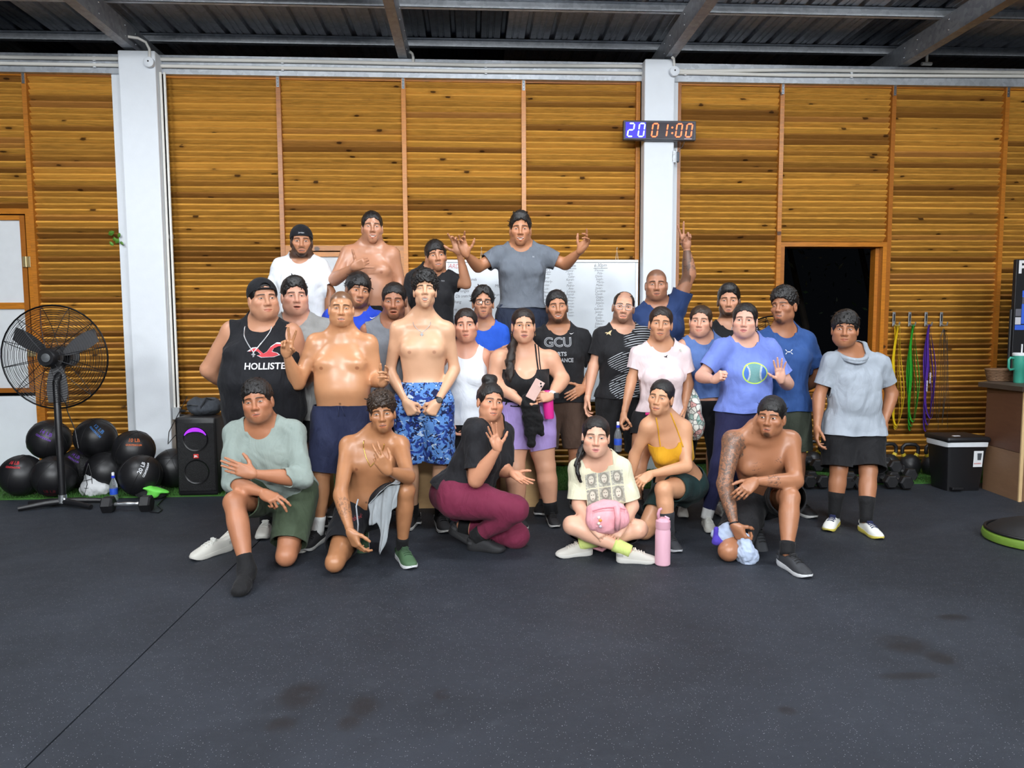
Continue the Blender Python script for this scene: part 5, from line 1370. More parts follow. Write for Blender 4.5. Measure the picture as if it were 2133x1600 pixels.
wp(mb.build('drawstring', cloth('navy_cord', C(52, 58, 84)), None, True), B.root)

def camo(colr, tl, t):
    n = noise(t, 13, 2, .5, 1.2); n2 = noise(vmap(t, (1, 1, 1), (3, 2, 1)), 21, 2, .6, 1.5); n3 = noise(vmap(t, (1, 1, 2.2), (7, 2, 5)), 17, 2, .5, 1.0)
    c = mix(step(n, .46, .50), C(36, 62, 140), C(92, 140, 206)); c = mix(step(n2, .55, .58), c, C(20, 30, 70)); return mix(step(n3, .62, .65), c, C(196, 214, 232))
B = person('p10', 'slim shirtless young man with messy curls shouting, in blue camouflage shorts', d=5.02, eye=(885, 600), sA=(829, 672), sB=(931, 674), eA=(812, 774, .04), wA=(846, 838, -.14), eB=(947, 770, .04), wB=(911, 838, -.14), sc=1.06, hs=1.02, rot=(0, 12, 0), hd=-.05,
    b=dict(wch=.158, wwa=.132, whi=.155, dch=.100, dwa=.088, arm=.92, leg=.92, mus=.9), f=dict(mo=.017, teeth=.008, w=.94, jw=.90, sweat=.6, eo=.4, bz=-.003, nw=1.05), skin=C(220, 172, 138), nr=.050, paint=nip(.085, .70, .5, .22, True),
    handA=('fist', (860, 862, -.17), (.3, .9, .1)), handB=('fist', (896, 862, -.17), (-.3, .9, .1)), aA=(862, 1068, 'z.085'), aB=(917, 1072, 'z.085'), fdB=(.25, -1), shoes=SH_BLK, sock=(BLK, .07),
    hair=HS(th=.022, top=.036, side=.016, front=.054, fringe=.012, vol=1, curl=.009, jag=.010, locks=260, len=.034, lift=.8, rand=.8, cw=.9, wd=.0045))
shorts(B, 'camo_shorts', cloth('blue_camo', C(40, 60, 120), pat=camo), leg=1.02, waist=797, loose=.026, flare=.03)
necklace(B, plain('silver_chain', C(210, 212, 215), .3, .8), .06, .075, .0018, True)
o, c, r, ax = band(B, 'B', M_BLACKP, .95, .022, .006, 'watch'); mb = MB(); mb.lathe([(.001, 0), (.021, 0), (.022, .006), (.019, .011), (.001, .012)], 16, 0, Matrix.Translation(Vector(c + np.array([.3, -.95, .2]) * (r + .002))) @ Matrix.Rotation(math.radians(80), 4, 'X')); mb.build('watch_face', M_BLACKP, o)

def seams(colr, tl, t): return colr
B = person('p11', 'woman with tied back hair in a white tank top, standing behind the shouting young man', d=5.26, eye=(969, 677), sA=(932, 732), sB=(1007, 732), fem=True, sc=.94, hs=1.08, rot=(-4, 2, -2),
    f=dict(fat=.5, mo=.005, teeth=.003, ruddy=.4, jw=1.0), skin=C(208, 150, 124), b=dict(wch=.158, wwa=.165, whi=.185, dwa=.135, arm=1.05, bust=1.1), eA=(925, 815), wA=(938, 875, -.08), eB=(1018, 815), wB=(1012, 872, -.05), shoes=SH_ALLB,
    hair=HS(th=.007, top=.009, side=.005, front=.060, locks=0, blobs=[(0, -.085, .098, .028, .028, .024)], mat=M_HAIRL))
shorts(B, 'leggings', cloth('patterned_leggings', C(26, 26, 28), var=.5), leg=1.9, loose=.007, flare=0, waist=.15); shirt(B, 'tank_top', cloth('white_tank', C(214, 218, 224)), sleeve=0, hem=884, hole=(.072, .048, .0), neck=.082, nfwd=.03, drape=.5)

B = person('p12', 'young man in glasses and a blue tee with folded arms', d=5.62, eye=(1007, 629), sA=(968, 683), sB=(1046, 683), sc=.97, hs=1.02, rot=(2, 6, 0),
    f=dict(mo=.007, teeth=.003, jw=.97), skin=C(188, 134, 104), eA=(974, 742, -.04), wA=(1034, 736, -.18), eB=(1052, 742, -.04), wB=(996, 740, -.15), handB=('relaxed', None, (0, .9, -.2)), shoes=SH_ALLB,
    hair=HS(th=.020, top=.024, side=.014, front=.058, part=.014, px=0, quiff=1, locks=140, len=.034, lift=.25, dir=(0, .6, -.6)))
shorts(B, 'shorts', cloth('p12_shorts', C(24, 24, 28))); shirt(B, 'tee', cloth('blue_tee', C(38, 88, 200)), sleeve=.6, hem=-.14)
glasses(B, M_BLACKP, .0225, 3.2, .0022)

B = person('p13', 'woman in a black strappy top and lavender shorts with long wavy hair and glasses', d=5.16, eye=(1092, 678), sA=(1040, 738), sB=(1146, 738), fem=True, sc=.95, hs=1.08, rot=(4, 2, 0),
    f=dict(fat=.4, mo=.005, teeth=.006, sm=.5, ruddy=.35, bt=.0045, lip=C(176, 92, 84)), skin=C(216, 162, 132), b=dict(wch=.172, wwa=.178, whi=.222, dch=.120, dwa=.150, dhi=.155, arm=1.35, leg=1.42, bust=1.45), nr=.052,
    eA=(1029, 796, -.02), wA=(1086, 838, -.24), eB=(1172, 790, -.02), wB=(1147, 827, -.24), handA=('grip', (1115, 852, -.28), (.2, .8, .5)), handB=('grip', (1112, 829, -.30), (.1, .9, -.2)), aA=(1080, 1068, 'z.085'), aB=(1148, 1064, 'z.085'), fdA=(.2, -1), fdB=(.1, -1), shoes=SH_BLK, sock=(BLK, .07),
    hair=HS(th=.008, top=.011, side=.006, front=.062, locks=0, mat=M_HAIRL), hank=[([(-0.0, -.09, .02), (.06, -.06, -.06), (1068, 722, -.09), (1062, 760, -.14), (1064, 800, -.15), (1072, 822, -.13)], [.030, .032, .034, .036, .028, .006], .010)])
shorts(B, 'biker_shorts', cloth('lavender_shorts', C(168, 146, 206)), leg=.62, waist=.36, loose=.008, flare=0, amp=.002)
shirt(B, 'strappy_top', cloth('black_top', C(24, 24, 26)), sleeve=0, hem=.30, top=.86, neck=0, loose=.007, drape=.1, lowneck=(.085, .24, .96), amp=.002)
mb = MB()
for sg in (-1, 1):
    for q in (0, .022):
        W, _ = onsurf(B, B.gb, np.linspace(sg * (.092 + q * .8), sg * (.074 + q), 18), np.linspace(.74, 1.24, 18), .004, 1, True); W2, _ = onsurf(B, B.gb, np.linspace(sg * (.074 + q), sg * .085, 12), np.linspace(1.22, .8, 12), .004, -1, True)
        mb.tube(list(W) + list(W2), .0058 if q == 0 else .004, 6)
tag(wp(mb.build('straps', cloth('black_top', BLK), None, True), B.root), kind='stuff')
glasses(B, plain('gold_wire', C(196, 160, 110), .3, .9), .0225, 2.0, .0011)
o, c, r, ax = band(B, 'B', plain('white_strap', C(230, 230, 230), .5), .90, .024, .004, 'watch'); mb = MB(); mb.bbox(tuple(c + np.array([.010, -.5 * 0 - r - .012, -.022])), tuple(c + np.array([.048, -r - .0, .020])), .006); mb.build('watch_face', M_BLACKP, o)
mb = MB()
for sg in (-1, 1): mb.tube([B.tow((sg * .083 + .0, -.008 + .013 * math.cos(a), -.058 + .014 * math.sin(a))) for a in np.linspace(0, 6.0, 12)], .0016, 5)
wp(mb.build('hoop_earrings', plain('gold_wire', C(196, 160, 110)), None, True), B.root)['kind'] = 'stuff'

B = person('p14', 'smiling man in a black lettered tee and brown shorts, hand on hip', d=5.44, eye=(1162, 638), sA=(1120, 692), sB=(1212, 692), sc=.99, hs=1.03, rot=(4, 4, -3),
    f=dict(sm=1.0, mo=.010, teeth=.008, fh=dict(must=.5, goat=.7, beard=.7), w=.97, eo=.6), skin=C(180, 126, 94), b=dict(wch=.170, wwa=.155), eB=(1238, 764, .03), wB=(1215, 808, -.10), handB=('flat', (1196, 820, -.16), (-.5, .6, -.2)), eA=(1105, 760, .02), shoes=SH_BLK,
    hair=HS(th=.014, top=.018, side=.008, front=.058, locks=110, len=.020))
shorts(B, 'shorts', cloth('brown_shorts', C(74, 56, 46)), leg=.95, loose=.022); shirt(B, 'tee', cloth('lettered_tee', C(24, 24, 27)), sleeve=.72, hem=838, loose=.015, amp=.005)
gp = plain('grey_print', C(150, 152, 156), .7)
for txt, px, py, sz in (('GCU', 1163, 714, .098), ('SPORTS', 1160, 738, .042), ('PERFORMANCE', 1160, 751, .042)):
    lx, t = px2t(B, px, py); V, F = subdiv(*text_geo(txt, sz, bold=.0015 if txt != 'GCU' else .003), 2); decal(B, B.g, 'chest_lettering', V * [.86 if txt == 'PERFORMANCE' else 1, 1] + [lx, t * B.T.H], F, gp, .004)
    if txt == 'GCU': V, F = subdiv(*text_geo(txt, sz, bold=-.0022), 2); decal(B, B.g, 'lettering_fill', V + [lx, t * B.T.H], F, plain('black_print', C(26, 26, 28), .8), .0062)
lx, t = px2t(B, 1193, 695); V, F = poly2(SW); decal(B, B.g, 'swoosh_mark', V * .8 + [lx, t * B.T.H], F, pr)

def stripes(colr, tl, t):
    x, y, z = sep(tl); zz = z * .5 - x * .22 + esq(x - .05) * 1.2; s_ = esin(zz * 340.0); ln = step(s_, .55, .72)
    m = emax(step(z, .82, .86) * step(x, -.02, .02), emax(ell(x + z * .10, z, .10, .60, .17, .17, .05), ell(x, z, .0, .22, .12, .20, .05))) * step(y, -.02, .02)
    br = step(noise(vmap(tl, (7, 1, 40)), 1.0, 1), .36, .40); return mix(ln * m * br, colr, C(196, 200, 206))
B = person('p15', 'balding man in clear glasses and a black tee with grey wave stripes', d=5.36, eye=(1300, 639), sA=(1254, 690), sB=(1340, 690), eA=(1236, 764, 0), wA=(1224, 828, -.05), sc=.98, hs=1.02, rot=(3, 2, 6),
    f=dict(sm=1.0, mo=.006, teeth=.006, shave=.35, fh=dict(stub=.5, goat=.4), eo=.7), skin=C(212, 158, 130), b=dict(wch=.168, wwa=.155), eB=(1352, 770), shoes=SH_ALLB,
    hair=HS(th=.004, top=.001, side=.004, front=.098, fringe=-.02, sb=-.005, locks=0))
shorts(B, 'shorts', cloth('p15_shorts', C(22, 22, 24)), leg=1.02, loose=.02); shirt(B, 'striped_tee', cloth('wave_tee', C(24, 24, 27), pat=stripes), sleeve=.62, hem=830, loose=.010, drape=.5)
glasses(B, plain('clear_frame', C(190, 186, 182), .2), .0225, 2.8, .0020)
CAT = [(-.030, .004), (-.018, .010), (-.004, .008), (.010, .018), (.028, .026), (.020, .012), (.014, .0), (.018, -.016), (.008, -.006), (-.006, -.002), (-.016, -.012), (-.014, .002)]
lx, t = px2t(B, 1271, 695); V, F = poly2(CAT); decal(B, B.g, 'leaping_cat_mark', V + [lx, t * B.T.H], F, plain('cream_print', C(220, 196, 150), .7))

def tat16(colr, c, t):
    u, sd, _ = sep(attr('ar')); n = noise(t, 38, 3, .6, 1.5); m = step(sd, .5, .6) * step(u, 1.12, 1.18) * step(u, 1.66, 1.58) * step(n, .44, .54); return mix(m * .65, colr, C(64, 60, 62))
B = person('p16', 'man in a dark blue tee raising a tattooed arm with a two finger sign', d=5.62, eye=(1368, 592), sA=(1332, 650), sB=(1408, 630), eB=(1436, 572, -.06), wB=(1430, 515, -.08), handB=('vsign', (1424, 478, -.09), (.1, -1, 0)), sc=1.03, hs=1.06, rot=(2, 2, 0),
    f=dict(shave=.6, jw=1.05, mo=.006, teeth=.003, fat=.3, fh=dict(stub=.25), eo=.7), skin=C(172, 120, 92), b=dict(wch=.185, wwa=.17, arm=1.2, mus=1), nr=.066, paint=tat16, shoes=SH_BLK)
shorts(B, 'shorts', cloth('p16_shorts', C(24, 24, 28))); shirt(B, 'tee', cloth('dark_blue_tee', C(34, 54, 96)), sleeve=.52, hem=-.14, amp=.005)

B = person('p17', 'woman in a pale pink knotted tee and black shorts with dark ponytail', d=5.04, eye=(1377, 674), sA=(1332, 728), sB=(1420, 726), fem=True, sc=.98, hs=1.06, rot=(2, 3, 4), eA=(1316, 790, 0), wA=(1300, 862, -.06), handA=('grip', (1292, 886, -.07), (.9, 0, 0)), eB=(1434, 800, .02), wB=(1424, 850, -.05),
    f=dict(mo=.005, teeth=.005, sm=.7, eo=.7), skin=C(196, 142, 108), b=dict(arm=.92, bust=.95, leg=1.08), aA=(1310, 1075, 'z.085'), aB=(1375, 1075, 'z.085'), shoes=SH_ALLB, sock=(BLK, .1),
    hair=HS(th=.008, top=.012, side=.007, front=.060, locks=30, mat=M_HAIRL), hank=[([(-.0, -.09, .01), (-.05, -.08, -.07), (1410, 722, -.02), (1414, 742, -.06)], [.026, .024, .020, .006], .006)])
shorts(B, 'shorts', cloth('p17_shorts', C(24, 24, 27)), leg=.34, waist=.16, loose=.008, flare=0, amp=.002); shirt(B, 'knotted_tee', cloth('pale_pink_tee', C(224, 206, 208)), sleeve=.58, hem=.10, over=0, loose=.014, amp=.006)
mb = MB(); W, _ = onsurf(B, B.g, np.array([-.075]), np.array([.10]), .01); mb.sphere(W[0], (.026, .022, .024), 12); mb.sphere(W[0] + np.array([-.012, -.006, -.028]), (.013, .012, .026), 10); wp(mb.build('knot', cloth('pale_pink_tee', WHT), None, True), B.root)
l = B.T; mb = MB(); W, _ = onsurf(B, B.gs, np.linspace(-.13, .02, 10), np.full(10, .135), .004); mb.tube(list(W), .011, 6); wp(mb.build('waistband', cloth('hot_pink', C(216, 50, 130)), None, True), B.root)
lx, t = px2t(B, 1390, 744); V, F = poly2(CAT); decal(B, B.g, 'chest_mark', V * .55 + [lx, t * B.T.H], F, plain('black_print', C(26, 26, 28)))

B = person('p18', 'woman in a blue sleeveless top with brown hair tied back', d=5.28, eye=(1457, 669), sA=(1424, 712), sB=(1502, 710), fem=True, sc=.97, hs=1.04, rot=(-5, 2, 3), f=dict(sm=.6, ruddy=.5, fat=.2), skin=C(210, 156, 130), b=dict(arm=.95), shoes=SH_WHT,
    hair=HS(th=.007, top=.010, side=.006, front=.062, locks=0, mat=M_HAIRB, blobs=[(0, -.10, .06, .03, .03, .028)]), hank=[([(-.03, -.09, .02), (-.07, -.07, -.06), (1487, 705, .02)], [.02, .018, .005], .004)])
shorts(B, 'leggings', cloth('black_leggings', C(22, 22, 25)), leg=1.9, loose=.006, flare=0, amp=.002); shirt(B, 'sleeveless_top', cloth('denim_blue_top', C(88, 116, 172), var=.2), sleeve=0, hem=829, hole=(.066, .050, .0), neck=.066, drape=.5)

B = person('p19', 'man in a black tee with short beard, behind the two women in blue', d=5.68, eye=(1518, 626), sA=(1478, 682), sB=(1562, 682), sc=.99, hs=1.08, rot=(0, 2, 0), f=dict(sm=.6, mo=.004, teeth=.004, fh=dict(beard=.8, must=.4, goat=.8), eo=.7), skin=C(192, 138, 108), shoes=SH_BLK, hair=HS(top=.022, side=.006, front=.060, quiff=1, locks=90, len=.02))
shorts(B, 'shorts', cloth('p19_shorts', C(24, 24, 28))); shirt(B, 'tee', cloth('p19_tee', C(22, 22, 25)), hem=-.14)

def ball(colr, tl, t):
    x, z_, zt = sep(tl); y = (zt - .66) * .47; x = x - .008; r = esqrt(esq(x / .088) + esq(y / .074)); ins = step(r, 1.02, .98); ring = step(eabs(r - .97), .065, .045); fr = step(z_, 0, .03)
    c = mix(.5, C(98, 150, 140), C(120, 160, 170)); sid = step(eabs(x) - esq(y) * 5.0, .036, .040); c = mix(sid, c, C(76, 118, 196))
    st = eabs(eabs(x) - esq(y) * 5.0 - .037); c = mix(step(st, .0075, .006) * step(esin(y * 640.0), -.1, .2), c, C(238, 238, 228)); c = mix(step(voro(tl, 150), .35, .25) * .3 * (1.0 - sid), c, C(60, 96, 92))
    colr = mix(ins * fr, colr, c); return mix(ring * fr, colr, C(190, 226, 92))
B = person('p20', 'woman in a periwinkle tee with a large softball print, waving one hand', d=4.95, eye=(1550, 667), sA=(1506, 716), sB=(1604, 718), fem=True, sc=.95, hs=1.06, rot=(-3, 2, 2), eA=(1461, 784, -.02), wA=(1487, 792, -.24), handA=('fist', (1502, 780, -.30), (.8, .3, -.2)), eB=(1640, 800, -.02), wB=(1626, 792, -.24), handB=('open', (1622, 752, -.27), (-.1, -1, .1)),
    f=dict(fat=.5, ruddy=.5, mo=.003, teeth=0, lip=C(186, 98, 98), bt=.0045), skin=C(224, 172, 150), b=dict(wch=.162, wwa=.165, whi=.195, dwa=.14, arm=1.12, bust=1.15, leg=1.12), aA=(1473, 1074, 'z.085'), aB=(1520, 1056, 'z.085'), fdA=(-.1, -1), shoes=SH_WHT, sock=(WHT, .06),
    hair=HS(th=.007, top=.010, side=.009, front=.066, sb=-.02, low=-.06, locks=0, blobs=[(.066, -.02, -.02, .016, .03, .04), (-.066, -.02, -.02, .016, .03, .04)]))
shorts(B, 'leggings', cloth('navy_leggings', C(36, 38, 74)), leg=1.86, loose=.006, flare=0, amp=.002); shirt(B, 'softball_tee', cloth('periwinkle_tee', C(112, 132, 206), pat=ball), sleeve=.72, hem=860, loose=.016, drape=.8, amp=.006)
mb = MB()
for sg in (-1, 1):
    for q in (0, .012): mb.sphere(B.tow((sg * .082, -.006, -.052 - q)), .0055, 8)
wp(mb.build('earrings', M_STEEL, None, True), B.root)['kind'] = 'stuff'

B = person('p21', 'man in a fitted blue tee with a white chest emblem, arms behind his back', d=5.22, eye=(1621, 637), sA=(1588, 698), sB=(1678, 698), sc=1.03, hs=1.06, rot=(-26, 4, -4), arms='back', eB=(1706, 786, .04), wB=(1676, 812, .22), eA=(1570, 785, .03),
    f=dict(mo=.008, teeth=.005, fh=dict(goat=.8, must=.15), eo=.4, jw=.98), skin=C(166, 112, 82), b=dict(wch=.176, wwa=.158, arm=1.12, mus=.8), shoes=SH_BLK, hair=HS(th=.018, top=.030, side=.008, front=.056, vol=1, curl=.007, jag=.006, locks=160, len=.022, lift=.8, rand=.7, cw=.8))
shorts(B, 'shorts', cloth('olive_shorts', C(58, 64, 54)), leg=.92, loose=.022); shirt(B, 'fitted_tee', cloth('steel_blue_tee', C(44, 76, 132)), sleeve=.66, hem=857, loose=.010, drape=.35, amp=.006)
UA = [(-.030, .017), (-.021, .006), (-.012, .0035), (.012, .0035), (.021, .006), (.030, .017), (.022, .017), (.010, .0), (.022, -.017), (.030, -.017), (.021, -.006), (.012, -.0035), (-.012, -.0035), (-.021, -.006), (-.030, -.017), (-.022, -.017), (-.010, 0), (-.022, .017)]
lx, t = px2t(B, 1644, 733); V, F = poly2(UA); decal(B, B.g, 'chest_emblem', V + [lx, t * B.T.H], F, pr, .004)

B = person('p22', 'boy in a light grey hooded tee and black shorts standing at the far right', d=4.96, eye=(1760, 686), sA=(1732, 744), sB=(1831, 746), eA=(1706, 826, .02), wA=(1702, 892, -.05), eB=(1858, 820, .02), wB=(1841, 884, -.06), handB=('relaxed', (1835, 912, -.08), (.1, .9, 0)), sc=.92, hs=1.05, rot=(0, 2, 2),
    b=dict(wch=.170, wwa=.172, whi=.172, dwa=.138, arm=1.12, leg=1.16, belly=.02, mus=.5), f=dict(fat=.35, eo=.8, bt=.0048), skin=C(168, 114, 82), aA=(1738, 1072, 'z.085'), aB=(1804, 1084, 'z.085'), fdA=(-.85, -1), fdB=(-.02, -1), shoes=[C(214, 198, 92), C(222, 222, 216), C(26, 34, 74), C(30, 34, 60)], sock=(BLK, .16),
    hair=HS(th=.018, top=.026, side=.013, front=.050, fringe=.012, curl=.005, locks=170, len=.026, lift=.3, cw=.9, dir=(0, .8, -.6)))
shorts(B, 'shorts', cloth('black_shorts', C(19, 19, 22)), leg=.97, loose=.032, flare=.03, amp=.005); shirt(B, 'hooded_tee', cloth('hooded_tee_grey', C(156, 164, 174)), sleeve=.66, hem=906, loose=.016, amp=.006)
mb = MB(); c = B.nb; T = B.T
for k, (r0, zz, ff) in enumerate(((.086, -.012, .026), (.098, .004, .008))):
    pts = []
    for a in np.linspace(-2.75, 2.75, 23):
        pts.append(c + T.sR * math.sin(a) * r0 + T.sF * (math.cos(a) * r0 * .95 + ff) + T.up * (zz - .035 * max(0, math.cos(a)) + .012 * (1 - math.cos(a))))
    mb.tube(pts, [.011 + .010 * (k == 0) * (1 - math.cos(a)) * .5 + .006 * k for a in np.linspace(-2.75, 2.75, 23)], 8)
wp(mb.build('hood', cloth('hooded_tee_grey', WHT), None, True), B.root)

# -- front row, kneeling and sitting
B = person('p23', 'man in a sage long sleeve shirt kneeling with one foot in a black sock', d=4.35, eye=(529, 838), sA=(492, 890), sB=(610, 886), hA=(556, 1030, .15), hB=(622, 1030, .15), eA=(483, 1006, -.14), wA=(549, 1027, -.24), eB=(630, 998, -.10), wB=(527, 987, -.28),
    kA=(488, 1046, -.25), aA=(514, 1186, 'z.09'), kB=(596, 1158, 'z.07'), aB=(628, 1098, 'z.13'), sc=.98, hs=1.06, rot=(-13, 2, -7), hd=-.07, f=dict(fat=.25, eo=.75, mo=.004, teeth=.003, ruddy=.45, fh=dict(stub=.12)), skin=C(176, 118, 86),
    b=dict(wch=.195, wwa=.19, whi=.18, dwa=.15, dch=.13, arm=1.2, leg=1.12, mus=.6), nr=.062, handA=('two', (588, 1048, -.3), (-.1, .5, -.8)), handB=('flat', (490, 974, -.30), (-.1, .95, -.2)), shoeB=SH_WHT, fdB=(.1, -.85, -.5),
    hair=HS(th=.016, top=.022, side=.008, front=.056, fringe=.008, curl=.004, locks=170, len=.026, lift=.25, cw=.8, dir=(.2, .7, -.5)))
shorts(B, 'shorts', cloth('olive_green_shorts', C(62, 74, 56)), leg=.80, waist=.12, loose=.022, flare=.022); shirt(B, 'long_sleeve_shirt', cloth('sage_shirt', C(142, 154, 148)), fore=.42, hem=-.02, loose=.016, neck=.072, amp=.006, drape=.6, over=.034, sl_loose=.016)
# sock foot of the raised leg
g = Grid(B.j['aA'] - .28, B.j['aA'] + .28, .006); a = B.j['aA']; fd = nrm(atz(492, 1240, .03) - a)[:2]; fd = np.array([fd[0], fd[1], 0]); fd = nrm(fd); sd_ = np.array([-fd[1], fd[0], 0])
g.add(Limb(B.lim['sA'].a + B.lim['sA'].v * .84, a, [0, 1], [.046, .044]), .02); f0 = np.array([a[0], a[1], 0.0])
g.add(Limb(f0 - fd * .03 + v3(0, 0, .042), a, [0, 1], [.040, .040]), .03); g.add(Limb(a + v3(0, 0, -.015), f0 + fd * .12 + v3(0, 0, .036), [0, 1], [.042, .036]), .04)
for q in (-.022, 0, .020): g.add(Limb(f0 + fd * .09 + sd_ * q + v3(0, 0, .030), f0 + fd * (.175 - abs(q) * .6) + sd_ * q * 1.2 + v3(0, 0, .024), [0, 1], [.028, .021]), .025)
V, Q = g.mesh(1); wp(obj('sock', npmesh('sock', V, Q, cloth('black_sock', C(22, 22, 24)))), B.root)

def tat24(colr, c, t):
    colr = nip(.085, .70, .6, .2)(colr, c, t); u, sd, _ = sep(attr('ar')); n = noise(t, 60, 3, .6, 1.2); m = step(sd, -.5, -.6) * step(u, 1.10, 1.2) * step(u, 1.75, 1.6) * step(n, .50, .60); return mix(m * .5, colr, C(58, 52, 50))
B = person('p24', 'shirtless young man with a gold chain kneeling and pointing a finger up', d=4.45, eye=(795, 863), sA=(726, 912), sB=(834, 912), hA=(738, 1060, .06), hB=(792, 1060, .06), sdrop=.05, eA=(709, 1031, -.23), wA=(730, 1108, -.38), eB=(850, 993, -.28), wB=(808, 981, -.45), kA=(697, 1172, 'z.065'), aA=(756, 1098, 'z.13'), kB=(845, 1022, -.24), aB=(838, 1136, 'z.095'), sc=.98, hs=1.0, rot=(-3, 2, -4), hd=-.06,
    b=dict(wch=.170, wwa=.132, whi=.155, dch=.108, dwa=.092, arm=1.05, mus=.9), f=dict(w=.95, jw=.92, mo=.005, teeth=.004, sm=.3, sweat=.6, fh=dict(goat=.35)), skin=C(176, 122, 84), nr=.054, paint=tat24, handA=('relaxed', (748, 1146, -.4), (.6, .6, .1)), handB=('two', (782, 945, -.48), (.3, .7, -.5)), fdB=(.42, -1), fdA=(.1, -.85, -.5),
    shoes=[C(224, 226, 228), C(66, 96, 66), C(50, 76, 52), C(58, 84, 58)], sock=(BLK, .06), hair=HS(th=.022, top=.030, side=.012, front=.052, fringe=.010, vol=1, curl=.008, jag=.008, locks=260, len=.032, lift=.5, rand=.7, cw=.9, mat=M_HAIRB))
shorts(B, 'shorts', cloth('black_shorts2', C(27, 28, 33)), leg=.72, waist=.10, loose=.020, flare=.02)
necklace(B, plain('gold_chain', C(214, 176, 90), .25, .9), .064, .145, .003)
lx, t = .02, .06; V, F = text_geo('eebok', .028); decal(B, B.gs, 'waistband_lettering', np.array(V) + [-.045, .045 * 1.0 * B.T.H], F, plain('maroon_print', C(150, 60, 66), .8))

B = person('p25', 'woman in a black tee and maroon leggings kneeling with one hand raised', d=4.55, eye=(1031, 838), sA=(992, 886, -.12), sB=(1046, 892, .14), hA=(950, 1036, -.10), hB=(978, 1034, .14), eA=(991, 1000, -.22), wA=(1037, 934, -.30), eB=(1046, 978, .06), wB=(1068, 986, -.10), kA=(1074, 1060, -.20), aA=(994, 1116, 'z.095'), kB=(1076, 1116, 'z.075'), aB=(964, 1096, 'z.12'), fem=True, sc=.95, hs=1.04, rot=(20, 4, 8), hd=-.05,
    f=dict(fat=.4, mo=.006, teeth=.005, sm=.3, ruddy=.6, bt=.0055), skin=C(206, 146, 114), b=dict(wch=.170, wwa=.170, whi=.215, dch=.12, dwa=.145, dhi=.155, arm=1.25, leg=1.38, bust=1.3), nr=.052, handA=('open', (1024, 896, -.32), (.35, -.9, .1)), handB=('open', (1096, 1004, -.18), (.1, -.5, .85)), fdA=(1, -.35), fdB=(.85, -.1, -.5), shoes=SH_ALLB, sock=(BLK, .05), ss=1.05,
    hair=HS(th=.012, top=.014, side=.010, front=.060, curl=.003, locks=60, blobs=[(.010, -.040, .142, .050, .050, .040), (.03, -.02, .150, .026, .03, .026), (-.02, -.05, .156, .028, .03, .026)]))
shorts(B, 'leggings', cloth('maroon_leggings', C(112, 36, 62)), leg=1.84, waist=.2, loose=.007, flare=0, amp=.0025); shirt(B, 'tee', cloth('p25_tee', C(26, 26, 30)), sleeve=.78, hem=.04, loose=.016, neck=.076, nfwd=.02, amp=.006, over=.028)

def print6(colr, tl, t):
    x, y, z = sep(tl); fr = step(y, 0, .02); x = x - .012; yy = (z - .86) * .42; colr2 = colr
    for cx in (-.082, 0, .082):
        for cy in (-.040, .042):
            dx = x - cx; dy = yy - cy; pane = step(emax(eabs(dx) - .037, eabs(dy) - .038), .001, -.001) * fr
            n = noise(tl, 60 + cx * 90, 3, .6, .8); face = ell(dx, dy, 0, .004, .017, .022, .2); hairm = ell(dx, dy, .002, .002, .028, .034, .25)
            c = mix(step(n, .45, .55), C(206, 204, 188), C(148, 148, 142)); c = mix(hairm, c, mix(n, C(88, 86, 82), C(160, 156, 146))); c = mix(face, c, C(214, 208, 194)); c = mix(ell(eabs(dx), dy, .007, .008, .004, .002, .4), c, C(60, 56, 54)); c = mix(ell(dx, dy, 0, -.010, .006, .0022, .4), c, C(100, 66, 62)); colr2 = mix(pane * .9, colr2, c)
    return colr2
B = person('p26', 'woman in a cream printed tee sitting cross legged on the floor', d=4.5, eye=(1242, 913), sA=(1207, 964, -.08), sB=(1293, 964, -.08), hA=(1226, 1100, .12), hB=(1284, 1100, .12), eA=(1204, 1052, -.12), wA=(1235, 1096, -.30), eB=(1318, 1054, -.12), wB=(1298, 1094, -.30), kA=(1192, 1094, -.22), aA=(1306, 1146, 'z.075'), kB=(1330, 1102, -.22), aB=(1214, 1132, 'z.075'), fem=True, sc=.96, hs=1.08, rot=(2, 0, 2), hd=-.07,
    f=dict(fat=.2, mo=.004, teeth=.003, ruddy=.75, lip=C(196, 112, 110), bz=.001), skin=C(226, 176, 150), b=dict(wch=.150, wwa=.150, arm=1.0, leg=1.08, bust=1.0, dwa=.13), handA=('relaxed', (1256, 1116, -.32), (.1, .7, -.7)), handB=('relaxed', (1278, 1118, -.32), (-.1, .7, -.7)), fdA=(1, -.15), fdB=(-1, -.25), shoes=[C(206, 204, 198), C(190, 186, 178), C(214, 206, 196), C(160, 158, 154)], sock=(C(206, 220, 130), .085),
    hair=HS(th=.008, top=.012, side=.008, front=.062, part=.006, locks=40), hank=[([(0.03, -.07, .0), (.07, -.03, -.08), (1203, 962, -.16), (1204, 985, -.20), (1214, 1006, -.20)], [.026, .024, .021, .017, .004], .008), ([(.07, 0, -.02), (.078, .02, -.07), (1198, 970, -.2), (1206, 996, -.22)], [.010, .010, .009, .003], .006)])
shorts(B, 'shorts', cloth('dark_shorts', C(46, 44, 48)), leg=.5, waist=.15, loose=.012, flare=.01); shirt(B, 'printed_tee', cloth('cream_tee', C(226, 222, 194), pat=print6), sleeve=.84, hem=-.02, loose=.012, sl_loose=.012, flare=.014, amp=.005, neck=.060, over=.02, drape=.3, lowneck=None)

